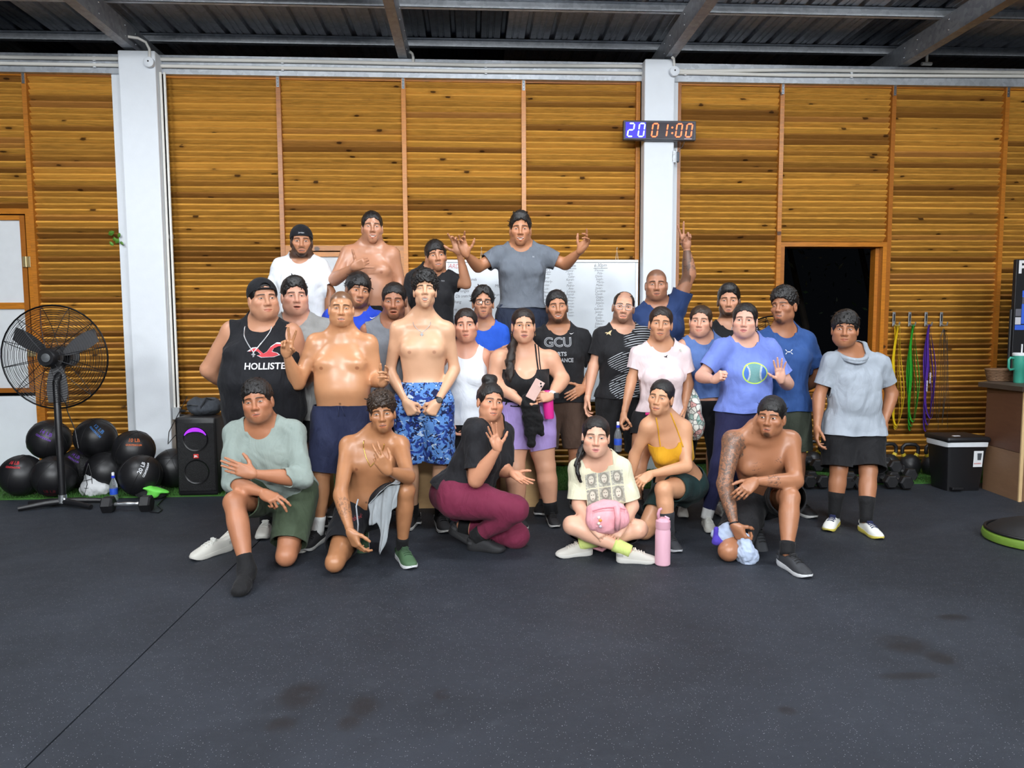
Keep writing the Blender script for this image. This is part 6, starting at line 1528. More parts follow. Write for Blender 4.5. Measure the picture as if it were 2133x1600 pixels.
B = person('p27', 'smiling woman in a mustard crop top and dark green shorts kneeling on one knee', d=4.75, eye=(1369, 829), sA=(1350, 876, -.05), sB=(1424, 880, -.05), hA=(1396, 1010, .14), hB=(1440, 1012, .10), eA=(1322, 948, .03), wA=(1313, 1000, .02), eB=(1430, 972, -.14), wB=(1354, 988, -.26), kA=(1342, 1106, 'z.065'), aA=(1386, 1080, 'z.12'), kB=(1382, 1020, -.24), aB=(1392, 1108, 'z.09'), fem=True, sc=.97, hs=1.03, rot=(-16, 3, 7), hd=-.06,
    f=dict(sm=1.2, mo=.006, teeth=.007, eo=.6, w=.97), skin=C(210, 156, 120), b=dict(arm=.98, bust=.95, leg=1.05, wwa=.122), handB=('relaxed', (1328, 1008, -.3), (-.1, .5, -.85)), fdB=(.1, -1), fdA=(.1, -.85, -.45), shoes=[C(190, 192, 196), C(44, 46, 50), C(30, 30, 32), C(120, 122, 126)], sock=(C(46, 48, 52), .13),
    hair=HS(th=.008, top=.012, side=.007, front=.060, curl=.002, locks=30), hank=[([(-.01, -.10, .03), (-.04, -.09, -.05), (-.05, -.07, -.10)], [.028, .024, .008], .006)])
shorts(B, 'shorts', cloth('dark_green_shorts', C(26, 52, 52)), leg=.62, waist=.16, loose=.010, flare=.006, amp=.003)
shirt(B, 'crop_top', cloth('mustard_top', C(216, 160, 34)), sleeve=0, hem=.46, top=.84, neck=0, loose=.006, drape=.2, lowneck=(.058, .12, .90), amp=.002)
mb = MB()
for sg in (-1, 1):
    W, _ = onsurf(B, B.gb, np.linspace(sg * .074, sg * .050, 18), np.linspace(.78, 1.24, 18), .003, 1, True); W2, _ = onsurf(B, B.gb, np.linspace(sg * .050, sg * .03, 12), np.linspace(1.22, .8, 12), .003, -1, True); mb.tube(list(W) + list(W2), .0042, 6)
tag(wp(mb.build('straps', cloth('mustard_top', WHT), None, True), B.root), kind='stuff')

def tat28(colr, c, t):
    colr = nip(.095, .68, .6, .2)(colr, c, t); u, sd, _ = sep(attr('ar')); n = noise(t, 34, 4, .65, 2.0); v = voro(t, 40, 'Distance', 'SMOOTH_F1'); k = emax(step(n, .47, .55), step(v, .42, .36) * .6)
    m = step(sd, -.5, -.6) * step(u, -.2, -.1) * step(u, 1.98, 1.9); colr = mix(m * (k * .62 + .16), colr, C(62, 62, 60))
    m2 = step(sd, .5, .6) * step(u, 1.45, 1.5) * step(u, 1.78, 1.72) * step(noise(t, 70, 3, .6, 1), .5, .56); colr = mix(m2 * .6, colr, C(60, 52, 50))
    lx, ly, tt = sep(attr('tl')); fr = step(ly, 0, .02); scr = step(noise(vmap(attr('tl'), (90, 1, 60)), 1.0, 2), .55, .60)
    rows = step(esin(tt * 150.0), .1, .5); m3 = emax(ell(lx, tt, -.075, .80, .055, .075, .1) * rows, ell(lx, tt, .07, .82, .040, .035, .2)) * fr * scr; return mix(m3 * .65, colr, C(52, 50, 54))
B = person('p28', 'shirtless man with a tattooed arm sleeve kneeling and holding a pale cloth', d=4.5, eye=(1599, 871), sA=(1526, 902, -.10), sB=(1646, 902, -.10), hA=(1566, 1036, .10), hB=(1626, 1036, .10), sdrop=.05, eA=(1509, 1008, -.20), wA=(1530, 1094, -.36), eB=(1657, 1002, -.30), wB=(1572, 1003, -.36), kA=(1517, 1148, 'z.065'), aA=(1576, 1092, 'z.15'), kB=(1645, 1036, -.34), aB=(1640, 1150, 'z.095'), sc=1.0, hs=1.04, rot=(-12, 2, 3), hd=-.07,
    b=dict(wch=.190, wwa=.165, whi=.168, dch=.12, dwa=.118, arm=1.18, leg=1.08, mus=1.0), f=dict(sm=.3, mo=.004, teeth=.004, fh=dict(goat=.8, must=.2), jw=1.0, sweat=.5, gx=.002), skin=C(168, 114, 82), nr=.064, paint=tat28, handA=('grip', (1548, 1124, -.38), (.7, .6, .1)), handB=('relaxed', (1550, 1022, -.4), (-.2, .7, -.6)), fdB=(.18, -1), fdA=(.1, -.7, -.7),
    shoes=[C(222, 224, 226), C(48, 50, 54), C(30, 30, 32), C(90, 92, 96)], sock=(BLK, .06), hair=HS(th=.014, top=.020, side=.007, front=.054, fringe=.010, locks=200, len=.024, lift=.2, cw=.6, dir=(.1, .8, -.7)))
shorts(B, 'shorts', cloth('black_shorts3', C(23, 23, 26)), leg=.80, waist=.12, loose=.024, flare=.025)
band(B, 'A', M_BLACKP, .97, .010, .004); mb = MB()
mb.sphere(B.tow((.083, -.004, -.040)), .005, 8); mb.sphere(B.tow((-.083, -.004, -.040)), .005, 8); wp(mb.build('ear_studs', M_BLACKP, None, True), B.root)['kind'] = 'stuff'
# ------------------------------------------------------------------ fittings on the wall
M_PANEL = plain('white_panel', C(216, 219, 222), 0.45, var=0.05)
def shutter(x0, x1, ztop, zbot, name, label, rail_z):
    """hinged leaf of white panels in a pine frame, plus the pine lining of the opening and a white board below"""
    xc = (x0 + x1) / 2; o = empty('window_1' if name is None else name, (xc, WY, 0)); struct(o); a, b_ = x0 - xc, x1 - xc
    f = 0.045
    for nm, lo, hi in (('lining', (a, -.02, ztop - .05), (b_, .08, ztop)), ('lining', (a, -.02, 0), (a + .04, .08, ztop - .05)), ('lining', (b_ - .04, -.02, 0), (b_, .08, ztop - .05)),
                       ('stile', (a + .055, -.012, zbot), (a + .055 + f, .03, ztop - .062)), ('stile', (b_ - .055 - f, -.012, zbot), (b_ - .055, .03, ztop - .062)),
                       ('rail', (a + .055 + f, -.010, ztop - .062 - f), (b_ - .055 - f, .03, ztop - .062)), ('rail', (a + .055 + f, -.010, zbot), (b_ - .055 - f, .03, zbot + f)), ('rail', (a + .055 + f, -.010, rail_z - .03), (b_ - .055 - f, .03, rail_z + .03))):
        mb = MB(); mb.box(lo, hi); mb.build(nm, M_POST, o)
    for lo, hi in (((a + .1, .008, rail_z + .03), (b_ - .1, .02, ztop - .107)), ((a + .1, .008, zbot + f), (b_ - .1, .02, rail_z - .03))):
        mb = MB(); mb.box(lo, hi); mb.build('panel', M_PANEL, o)
    mb = MB(); mb.box((a + .045, .01, 0.02), (b_ - .045, .05, zbot - .035)); mb.build('lower_board', M_WHITE, o)
    for zz in (ztop - .55, zbot + .35):
        mb = MB(); mb.bbox((b_ - .085, -.03, zz), (b_ - .012, -.022, zz + .10), .002)
        for k in (.025, .075):
            for q in (.015, .058): mb.sphere((b_ - .085 + q, -.031, zz + k), .005, 6)
        mb.tube([(b_ - .048, -.034, zz), (b_ - .048, -.034, zz + .10)], .006, 8); mb.build('hinge', plain('brass_hinge', C(196, 176, 130), .35, .7), o)
    return o
RZL = at(30, 637, WY)[2]
shutter(PX[0] + .021, PX[1] - .021, SHUT_TOP, SHUT_BOT, 'window_1', None, RZL)
shutter(PX[4] + .021, PX[5] - .021, at(740, 512, WY)[2], SHUT_BOT, 'window_2', None, RZL)
# open hatch on the right with its pine lining
o = struct(empty('window_3', ((PX[9] + PX[10]) / 2, WY, 0))); xa, xb = PX[9] + .021 - o.location.x, PX[10] - .021 - o.location.x
for nm, lo, hi in (('lining', (xa, -.025, WIN_TOP - .045), (xb, .14, WIN_TOP)), ('lining', (xa, -.025, WIN_BOT), (xa + .04, .14, WIN_TOP - .045)), ('lining', (xb - .04, -.025, WIN_BOT), (xb, .14, WIN_TOP - .045)), ('sill', (xa, -.03, WIN_BOT - .045), (xb, .14, WIN_BOT)), ('stop', (xb - .075, .05, WIN_BOT), (xb - .04, .14, WIN_TOP - .045))):
    mb = MB(); mb.box(lo, hi); mb.build(nm, M_POST, o)
# dark garden beyond the hatch: leaves that catch a little of the hall light
M_LEAF = plain('night_leaf', C(44, 60, 40), .35, var=.4)
rg = np.random.default_rng(8); mb = MB()
for k in range(900):
    c = np.array([rg.uniform(2.2, 6.4), rg.uniform(9.2, 11.2), rg.uniform(1.5, 4.2)]); 
    if rg.random() < .4: c[2] = rg.uniform(2.3, 3.4)
    d = nrm(rg.normal(size=3) * np.array([1, .6, 1.2])); e = nrm(np.cross(d, rg.normal(size=3))); L = rg.uniform(.05, .14); w_ = L * .16
    mb.add([c, c + d * L * .5 + e * w_, c + d * L, c + d * L * .5 - e * w_], [(0, 1, 2, 3)])
o = empty('garden_shrub', (4.3, 10, 0)); tag(o, 'dark garden foliage at night seen through the open hatch', 'shrub')
tag(wp(mb.build('foliage', M_LEAF), o), kind='stuff')
for x in (2.6, 3.7, 4.9, 6.0):
    mb = MB(); mb.tube([(x, 10.4, -.03), (x + .1, 10.4, 1.4), (x - .15, 10.5, 2.6), (x + .1, 10.6, 4.2)], [.06, .05, .04, .02], 8); wp(mb.build('stem', plain('bark', C(40, 34, 28), .9), None), o)
# sprig growing through the slats beside the column
o = empty('plant_sprig', at(246, 500, WY - .02)); tag(o, 'small green sprig poking through the slats beside the left white column', 'plant'); M_GL = plain('fresh_leaf', C(84, 132, 48), .4, var=.25)
mb = MB(); mb.tube([(0.03, .02, -.06), (0, 0, -.02), (-.03, -.02, .03)], .003, 5); mb.build('stem', M_GL, o)
for k, (dx, dz, L, a) in enumerate(((-.075, .045, .075, .4), (-.04, .01, .06, -.3), (-.01, -.035, .06, .8), (.03, -.02, .05, -.6), (-.03, -.06, .05, 2.2), (.015, .02, .05, 1.0))):
    mb = MB(); d = v3(math.cos(a), -.3, math.sin(a)); e = v3(-math.sin(a), -.2, math.cos(a)); c = v3(dx, -.03, dz); mb.add([c, c + d * L * .35 + e * L * .3, c + d * L * .75 + e * L * .22, c + d * L, c + d * L * .75 - e * L * .22, c + d * L * .35 - e * L * .3, c + d * L * .5 + v3(0, -.008, 0)], [(0, 1, 6), (1, 2, 6), (2, 3, 6), (3, 4, 6), (4, 5, 6), (5, 0, 6)]); mb.build('leaf', M_GL, o)

# whiteboard
wy = WY - 0.075; x0 = at(929, 600, wy)[0]; x1 = at(1329, 600, wy)[0]; z1 = at(1130, 541, wy)[2]; z0 = at(1130, 838, wy)[2]; xc = (x0 + x1) / 2
wb = empty('whiteboard', (xc, wy, z0)); tag(wb, 'large whiteboard with handwritten name lists hanging on the slat wall', 'whiteboard'); W2, H2 = (x1 - x0) / 2, z1 - z0
mb = MB(); mb.box((-W2, 0, 0), (W2, .012, H2)); mb.build('board', plain('whiteboard_face', C(220, 226, 232), .16, var=.03), wb)
for lo, hi in (((-W2, -.010, H2 - .028), (W2, .016, H2)), ((-W2, -.010, 0), (W2, .016, .028)), ((-W2, -.010, .028), (-W2 + .028, .016, H2 - .028)), ((W2 - .028, -.010, .028), (W2, .016, H2 - .028))):
    mb = MB(); mb.bbox(lo, hi, .004); mb.build('frame', plain('aluminium', C(190, 194, 198), .35, .6), wb)
for px in (1003, 1285):
    x = at(px, 535, wy)[0] - xc; mb = MB(); mb.tube([(x - .012, .0, H2), (x, .004, H2 + .11), (x + .012, .0, H2)], .002, 5); mb.tube([(x, .02, H2 + .11), (x, -.006, H2 + .11), (x, -.008, H2 + .12)], .003, 6); mb.build('hanging_cord', M_PVC, wb)
M_INK = plain('marker_black', C(34, 36, 44), .6); M_INKR = plain('marker_red', C(196, 84, 84), .6)
def scrawl(txt, px, py, size, m=M_INK, under=False, shear=.2):
    p = at(px, py, wy); V, F = text_geo(txt, size, sx=.85, bold=-.0004); V = V + np.stack([V[:, 1] * shear, np.zeros(len(V))], 1)
    a = rnd.uniform(-.05, .05); V = V @ np.array([[math.cos(a), math.sin(a)], [-math.sin(a), math.cos(a)]])
    mb = MB(); mb.add([(p[0] - xc + x, -.0015, p[2] - z0 + y) for x, y in V], F)
    if under: w_ = V[:, 0].max() * 1.15; mb.add([(p[0] - xc - w_, -.0015, p[2] - z0 - size * .62), (p[0] - xc + w_, -.0015, p[2] - z0 - size * .58), (p[0] - xc + w_, -.0015, p[2] - z0 - size * .50), (p[0] - xc - w_, -.0015, p[2] - z0 - size * .54)], [(0, 1, 2, 3)])
    mb.build('handwriting', m, wb)
scrawl('6:30pm', 1251, 553, .05, under=True); scrawl('5pm', 1192, 554, .05, under=True); scrawl('6 AM', 1136, 561, .05, under=True); scrawl('CARDIO', 948, 555, .062, M_INKR); scrawl('WOD', 1026, 554, .06)
for i, n in enumerate('Shannie Poly Diana Steph Maria Maite Javier Carolina David Diego Glory Jessica Ceci Gabriel Jenny Alex Emily Yessica Edwin Susana Chris'.split()): scrawl(n + '-', 1249 + rnd.uniform(-2, 2), 563 + i * 6.2, .034)
for i, n in enumerate('Jimmy Sara Gaby Karen Ian Pedro Ana Lorena Astrid Elmer Omar Josue Carlos Elias Juan Isaac'.split()): scrawl(n + '-', 1189 + rnd.uniform(-2, 2), 564 + i * 6.2, .034)
for i, n in enumerate('Lourdes Antony Kimberly Karina Luis Dennis Ivan Tania Nora Rosa Carla Nidia Lilian Mirna Eddy'.split()): scrawl(n + '-', 1138 + rnd.uniform(-3, 3), 571 + i * 7.6, .034)
for t_, px, py in (('10 rounds', 978, 582), ('8 reps', 970, 596), ('15 lunges', 963, 606), ('4/7 Db snatches', 962, 617), ('10 hang', 949, 629), ('core', 945, 645), ('10 burpees', 950, 658), ('MOD', 1040, 596), ('run', 1035, 614)): scrawl(t_, px, py, .042)

# interval clock on the column
ky = CY - .06; cx0, cx1 = at(1299, 272, ky)[0], at(1450, 272, ky)[0]; cz0, cz1 = at(1374, 292, ky)[2], at(1374, 251, ky)[2]; kx = (cx0 + cx1) / 2
ck = empty('interval_clock', (kx, ky, cz0)); tag(ck, 'black digital interval clock reading 20 01:00 on the white column', 'clock'); cw, ch = (cx1 - cx0), cz1 - cz0
mb = MB(); mb.bbox((-cw / 2, 0, 0), (cw / 2, .055, ch), .006); mb.build('case', plain('clock_case', C(52, 52, 60), .4), ck)
mb = MB(); mb.box((-cw / 2 + .018, -.002, .018), (cw / 2 - .018, .004, ch - .018)); mb.build('screen', plain('clock_screen', C(40, 30, 40), .25), ck)
mb = MB(); mb.box((-cw / 2 + .018, -.0028, .018), (-cw / 2 + .018 + cw * .28, .003, ch - .018)); mb.build('round_screen', plain('clock_screen_blue', C(52, 40, 200), .3, emit=C(50, 30, 220), es=.55), ck)
SEG = {'0': 'abcdef', '1': 'bc', '2': 'abged'}
def digit(ch_, x, m):
    w_, h_, t_ = .052, ch * .66, .0125; zc = ch * .5; sh = .14; mb = MB()
    P = lambda a, b: (x + a + (b) * sh, zc + b)
    hw, hh = w_ / 2, h_ / 2
    segs = dict(a=((-hw, hh), (hw, hh)), d=((-hw, -hh), (hw, -hh)), g=((-hw, 0), (hw, 0)), f=((-hw, hh), (-hw, 0)), b=((hw, hh), (hw, 0)), e=((-hw, 0), (-hw, -hh)), c=((hw, 0), (hw, -hh)))
    for s_ in SEG[ch_]:
        (ax_, az), (bx_, bz) = segs[s_]; d = nrm([bx_ - ax_, bz - az]); n = v3(-d[1], d[0], 0)[:2]; g_ = .004; a = np.array([ax_, az]) + d * g_; b = np.array([bx_, bz]) - d * g_; q = [a, a + d * t_ / 2 + n * t_ / 2, b - d * t_ / 2 + n * t_ / 2, b, b - d * t_ / 2 - n * t_ / 2, a + d * t_ / 2 - n * t_ / 2]
        mb.prism([P(*p) for p in q], -.0075, -.003)
    mb.build('digit', m, ck)
GB, GR = glow('led_white_blue', C(190, 225, 255), 2.0), glow('led_orange', C(255, 120, 70), 2.0)
for c_, px, m in (('2', 1314, GB), ('0', 1336, GB), ('0', 1364, GR), ('1', 1388, GR), ('0', 1414, GR), ('0', 1435, GR)): digit(c_, at(px, 272, ky)[0] - kx - (.02 if c_ == '1' else 0), m)
for zz in (.36, .64): mb = MB(); mb.lathe([(.009, 0), (.009, .004)], 12, 0, Matrix.Translation((at(1400, 272, ky)[0] - kx, -.003, ch * zz)) @ Matrix.Rotation(math.pi / 2, 4, 'X')); mb.build('colon_dot', GR, ck)
mb = MB(); mb.bbox((at(1425, 286, ky)[0] - kx, -.004, .010), (at(1441, 286, ky)[0] - kx, 0.002, .018), .001); mb.build('brand_plate', plain('plate', C(190, 170, 180), .4), ck)
mb = MB(); mb.tube([(cw / 2 - .10, .03, 0), (cw / 2 - .12, .04, -.05), (cw / 2 - .17, .06, -.10), (at(1411, 313, ky)[0] - kx, .07, -.11)], .003, 6); mb.build('cable', M_BLACKP, ck)
# socket box with plug-in adapter beside it
p = at(1406, 326, CY); o = empty('socket_box', p); tag(o, 'white surface socket box with black adapter on the column under the clock', 'socket')
mb = MB(); mb.bbox((-.03, .0, -.055), (.008, .05, .055), .004); mb.build('box', M_WHITE, o); mb = MB(); mb.box((.008, -.006, -.065), (.013, .055, .065)); mb.build('cover_plate', M_PANEL, o); mb = MB(); mb.bbox((.013, .0, -.05), (.045, .05, .045), .006); mb.build('adapter', plain('grey_adapter', C(70, 74, 82), .45), o)
for zz in (-.028, .028): mb = MB(); mb.lathe([(.014, 0), (.014, .004), (.010, .005)], 12, 0, Matrix.Translation((-.011, 0, zz)) @ Matrix.Rotation(math.pi / 2, 4, 'X')); mb.build('knockout', M_PANEL, o)

# conduits along the beam
cy = BY - .012
def pipe(name, pts, r=.0125, label=None, cat='conduit', clips=(), group=None):
    o = empty(name, pts[0]); mb = MB(); P = [tuple(np.array(q) - np.array(pts[0])) for q in pts]; mb.tube(P, r, 8); mb.build('pipe', M_PVC, o, True, 60)
    for c in clips:
        mb = MB(); c = np.array(c) - np.array(pts[0]); mb.bbox(tuple(c - [.012, .004, .022]), tuple(c + [.012, .016, .022]), .003); mb.build('clip', M_WHITE, o)
    for c in (.31,):
        pass
    tag(o, label, cat, group); return o
zA = [at(px, py, cy)[2] for px, py in ((0, 119), (640, 128), (1000, 136), (1330, 138), (1410, 148), (1650, 146), (2133, 151))]; xA = [at(px, 130, cy)[0] for px in (-60, 640, 1000, 1330, 1430, 1650, 2200)]
zB = [at(px, py, cy)[2] for px, py in ((0, 132), (640, 143), (1000, 149), (1330, 153), (1420, 152), (1650, 157), (2133, 158))]
pipe('conduit', [(x, cy, z) for x, z in zip(xA, zA)], .0175, 'upper cream conduit running along the galvanised beam', clips=[(at(px, 130, cy)[0], cy, float(np.interp(at(px, 130, cy)[0], xA, zA))) for px in (196, 588, 1012, 1428, 1775)])
pipe('conduit', [(x, cy, z) for x, z in zip(xA, zB)], .0165, 'lower cream conduit running along the galvanised beam', clips=[(at(px, 130, cy)[0], cy, float(np.interp(at(px, 130, cy)[0], xA, zB))) for px in (196, 588, 1012, 1428, 1775)])
for px, py, lab, jx in ((312, 131, 'at the left white column', True), (1404, 150, 'at the clock column', True)):
    p = at(px, py, CY - .015); o = empty('junction_box', p); tag(o, 'round white junction box on the beam ' + lab, 'junction box')
    mb = MB(); mb.lathe([(.046, 0), (.046, .03), (.038, .036), (.001, .036)], 20, 0, Matrix.Rotation(math.pi / 2, 4, 'X')); mb.build('box', M_WHITE, o, True, 40)
    mb = MB(); mb.sphere((0, -.037, .004), .008, 8); mb.build('screw', M_BLACKP, o)
    mb = MB(); mb.tube([(0, .0, .04), (0.002, .0, .12), (-.02, -.02, .175), (-.07, -.06, .195), (-.14, -.1, .19)] if px < 800 else [(0, .0, .04), (0, 0, .08), (-.01, -.02, .115), (-.03, -.04, .12)], .0125, 8); mb.build('bend', M_PVC, o, True, 60)
for px, lab in ((861, 'second rafter'), (1930, 'right hand rafter')):
    p = at(px, 133, cy); o = empty('conduit_tee', p); tag(o, 'cream conduit tee rising to the ' + lab, 'conduit'); mb = MB(); mb.tube([(-.05, 0, 0), (.05, 0, 0)], .018, 8); mb.tube([(0, 0, 0), (0, 0, .06), (-.01, -.01, .09), (-.03, -.03, .10)] if px < 1000 else [(0, 0, 0), (0, 0, .09)], .0135, 8); mb.build('tee', M_PVC, o, True, 60)
# vertical conduits and socket on the left column
for k, (px, yy) in enumerate(((330, WY - .13), (340, WY - .125))):
    p0 = at(px, 160, yy); p1 = at(px + 30, 855, yy); x_ = C1R + .014 + .034 * k; o = pipe('conduit', [(x_, yy, Z_BEAM0 - .01), (x_, yy, 2.2), (x_, yy, p1[2] + .03)], .0125, ('nearer', 'farther')[k] + ' of the two conduits running down the left white column', clips=[(x_, yy, 2.3)])
p = at(354, 862, WY - .15); o = empty('socket_box', (C1R + .035, WY - .15, p[2])); tag(o, 'metal socket box low on the left white column with black plugs', 'socket'); mb = MB(); mb.bbox((-.03, -.02, -.055), (.035, .03, .06), .004); mb.build('box', plain('grey_box', C(170, 174, 176), .5), o)
for zz in (-.02, .025): mb = MB(); mb.bbox((.035, -.012, zz - .012), (.085, .02, zz + .014), .005); mb.tube([(.085, 0, zz), (.13, .0, zz - .01), (.16, .02, zz - .04)], .006, 6); mb.build('plug', M_BLACKP, o)
# ------------------------------------------------------------------ training gear
def bag_sdf(name, prims, mat, h=.006, amp=.004, f=40, seed=1, cuts=(), parent=None, k=.03):
    lo = np.min([p.box(.03)[0] for p in prims], 0); hi = np.max([p.box(.03)[1] for p in prims], 0); g = Grid(lo, hi, h)
    for p in prims: g.add(p, k)
    for p in cuts: g.cut(p, .01)
    V, Q = g.mesh(2); N = normals(V, tris(Q)); V = V + N * (fbm(V, f, seed, 4) * amp)[:, None]
    V[:, 2] = np.maximum(V[:, 2], .001)
    o = obj(name, npmesh(name, V, Q, mat))
    if parent is not None: wp(o, parent)
    return o
# wall balls
def ball_mat(i):
    m, b = newmat('ball_vinyl'); t = texco('Object'); n = noise(t, 5, 3); setb(b, col=mix(n, C(17, 17, 19), C(29, 29, 32)), rough=.42, normal=bump(noise(t, 160, 2), .1, .003)); return m
M_BALL = ball_mat(0); M_BALLR = plain('ball_rubber', C(24, 24, 26), .6, bmp=.9, bscale=90)
bm_ = MB(); R = .175; bm_.sphere((0, 0, 0), R, 32)
ball_me = bm_.mesh('shell', M_BALL, True); bm2 = MB(); bm2.sphere((0, 0, 0), R, 32); ballr_me = bm2.mesh('shell', M_BALLR, True)
seam = MB()
for k in range(3):
    a = math.pi * k / 3; seam.tube([(R * 1.002 * math.cos(t) * math.cos(a), R * 1.002 * math.cos(t) * math.sin(a), R * 1.002 * math.sin(t)) for t in np.linspace(0, 2 * math.pi, 40, endpoint=False)], .0022, 4, closed=True)
seam_me = seam.mesh('seams', plain('seam_thread', C(10, 10, 11), .7))
BALLS = [(103, 916, 6.42, 'purple', C(96, 50, 150), '14 LB', 'upper left of the pile', .30, .35, (.5, .6, 0)), (199, 912, 6.42, 'blue', C(52, 110, 176), '12 LB', 'at the top of the pile', .55, .5, (.4, 0, .3)), (279, 938, 6.36, 'orange', C(186, 92, 42), '10 LB', 'upper right of the pile', .45, .52, (.2, .3, .1)),
         (46, 984, 6.22, 'red', C(176, 40, 48), '16 LB', 'lowest left of the pile', .1, .7, (.1, .2, .5)), (114, 994, 6.16, 'dark red', C(84, 24, 30), '18 LB', 'right behind the fan pole', .2, -.75, (.6, .2, .3)), (165, 968, 6.50, 'purple', C(96, 50, 150), '14 LB', 'textured, behind the white bag', .2, .75, (0, 0, 0)),
         (222, 985, 6.34, None, None, '', 'without lettering, beside the white bag', 0, 0, (.3, .7, .2)), (293, 990, 6.14, 'white', C(210, 212, 216), '20 LB', 'lowest right of the pile', .62, .48, (.1, .5, .8)), (362, 985, 6.45, None, None, '', 'half hidden behind the loudspeaker', 0, 0, (.9, .1, .2))]
for i, (px, py, yy, cn, cc_, txt, lab, tx, tz, rot) in enumerate(BALLS):
    p = at(px, py, yy); 
    if i > 2: p[2] = R + .012
    o = empty('wall_ball', p); tag(o, 'black wall ball %s%s' % (('with %s lettering, ' % cn) if cn else '', lab), 'ball', 'wall balls piled against the wall')
    s_ = obj('shell', ballr_me if i == 5 else ball_me, o); s_.rotation_euler = rot; q = obj('seams', seam_me, o); q.rotation_euler = rot
    if cn:
        m = plain('print_' + cn.replace(' ', '_'), cc_, .6)
        for k, (tt, dy, sz) in enumerate(((txt, .022, .048), ('CONTINUUM', -.022, .022))):
            V, F = subdiv(*text_geo(tt, sz, bold=.001), 1); W = []
            if k: 
                Vb = np.array([(-.075, -.014), (.075, -.014), (.082, 0), (.075, .014), (-.075, .014), (-.082, 0)]); 
            rl = {'white': 1.05, 'blue': -.9, 'purple': -.5}.get(cn, -.1); rm = np.array([[math.cos(rl), math.sin(rl)], [-math.sin(rl), math.cos(rl)]])
            for x, y in V:
                x, y = np.array([x, y + dy]) @ rm; d = nrm([math.sin(tx + x / R), -math.cos(tx + x / R), 0]); el_ = tz + y / R; W.append(np.array([d[0] * math.cos(el_), d[1] * math.cos(el_), math.sin(el_)]) * (R + .0025))
            mb = MB(); mb.add(W, F); mb.build('lettering', m, o)
# pedestal fan
def fan(px, py, yy, label, base=True, rad=.40):
    c = at(px, py, yy); o = empty('pedestal_fan', (c[0], c[1], 0)); tag(o, label, 'fan', 'pedestal fans'); z = c[2]; M_F = plain('fan_black', C(22, 22, 25), .4)
    M_W = plain('fan_wire', C(30, 30, 34), .4, .3)
    for side, yb in (('front_grille', -.09), ('rear_grille', .09)):
        mb = MB()
        for k in range(1, 20):
            r = .075 + (rad - .075) * k / 19; dep = yb * (1 - (r / rad) ** 3) ; mb.tube([(r * math.cos(a), dep, z + r * math.sin(a)) for a in np.linspace(0, 2 * math.pi, 40, endpoint=False)], .0017 if k < 19 else .007, 4, closed=True)
        for k in range(12):
            a = math.pi * 2 * k / 12 + .2; mb.tube([((.05 + (rad - .05) * u) * math.cos(a), yb * (1 - ((.05 + (rad - .05) * u) / rad) ** 3) - .002, z + (.05 + (rad - .05) * u) * math.sin(a)) for u in np.linspace(0, 1, 7)], .0028, 4)
        mb.build(side, M_W, o)
    mb = MB(); mb.lathe([(.001, -.125), (.060, -.125), (.075, -.105), (.078, -.02), (.05, .05), (.001, .06)], 24, 0, Matrix.Translation((0, -.0, z)) @ Matrix.Rotation(math.pi / 2, 4, 'X') @ Matrix.Scale(-1, 4, (0, 0, 1))); mb.build('hub', M_F, o, True, 40)
    mb = MB(); mb.lathe([(.001, 0), (.030, 0), (.034, .006), (.001, .010)], 20, 0, Matrix.Translation((.006, -.127, z)) @ Matrix.Rotation(math.pi / 2, 4, 'X')); mb.build('badge', M_STEEL, o, True, 40)
    mb = MB(); mb.lathe([(.001, .06), (.085, .07), (.09, .20), (.06, .24), (.001, .245)], 20, 0, Matrix.Translation((0, 0, z)) @ Matrix.Rotation(-math.pi / 2, 4, 'X')); mb.build('motor', M_F, o, True, 40)
    for k in range(3):
        mb = MB(); a0 = 2 * math.pi * k / 3 + .5; V = []
        for u in np.linspace(0, 1, 7):
            r = .06 + (rad - .10) * u; w_ = .05 + .09 * math.sin(u * math.pi * .75)
            for sg in (-1, 1): aa = a0 + sg * w_ / r * .5 if r > .1 else a0 + sg * .3; V.append((r * math.cos(aa), .02 + sg * .022, z + r * math.sin(aa)))
        F = [(2 * i, 2 * i + 1, 2 * i + 3, 2 * i + 2) for i in range(6)]; mb.add(V, F); mb.build('blade', plain('fan_blade', C(92, 92, 94), .4, .5), o, True)
    if base:
        mb = MB(); mb.tube([(0, .10, z - .05), (0, .03, z - .16), (0, 0, z - .2), (0, 0, .05)], [.03, .03, .026, .026], 14); mb.build('pole', M_F, o, True, 40)
        mb = MB(); mb.tube([(0, 0, .035), (0, 0, .10)], [.036, .030], 14); mb.sphere((.025, -.02, .065), .014, 8); mb.build('pole_collar', M_STEEL, o, True, 40)
        for k, a in enumerate((.35, 1.75 + 1.2, 3.6, 5.9)):
            mb = MB(); d = v3(math.cos(a), math.sin(a), 0); mb.tube([d * .02 + v3(0, 0, .045), d * .12 + v3(0, 0, .042), d * .30 + v3(0, 0, .022)], [.026, .024, .019], 8); mb.build('foot', M_F, o, True, 50)
        mb = MB(); mb.tube([(-.02, .15, z - .02), (-.05, .16, z - .2), (.02, .1, z - .45), (.06, .12, z - .6), (.09, .1, z - .75)], .004, 6); mb.build('cable', M_F, o)
    return o
fan(114, 744, atz(116, 1056, .0)[1], 'large black pedestal fan standing beside the wall balls', True, .41)
f2 = fan(1610, 745, 6.40, 'black pedestal fan behind the man with the white chest emblem', True, .38)
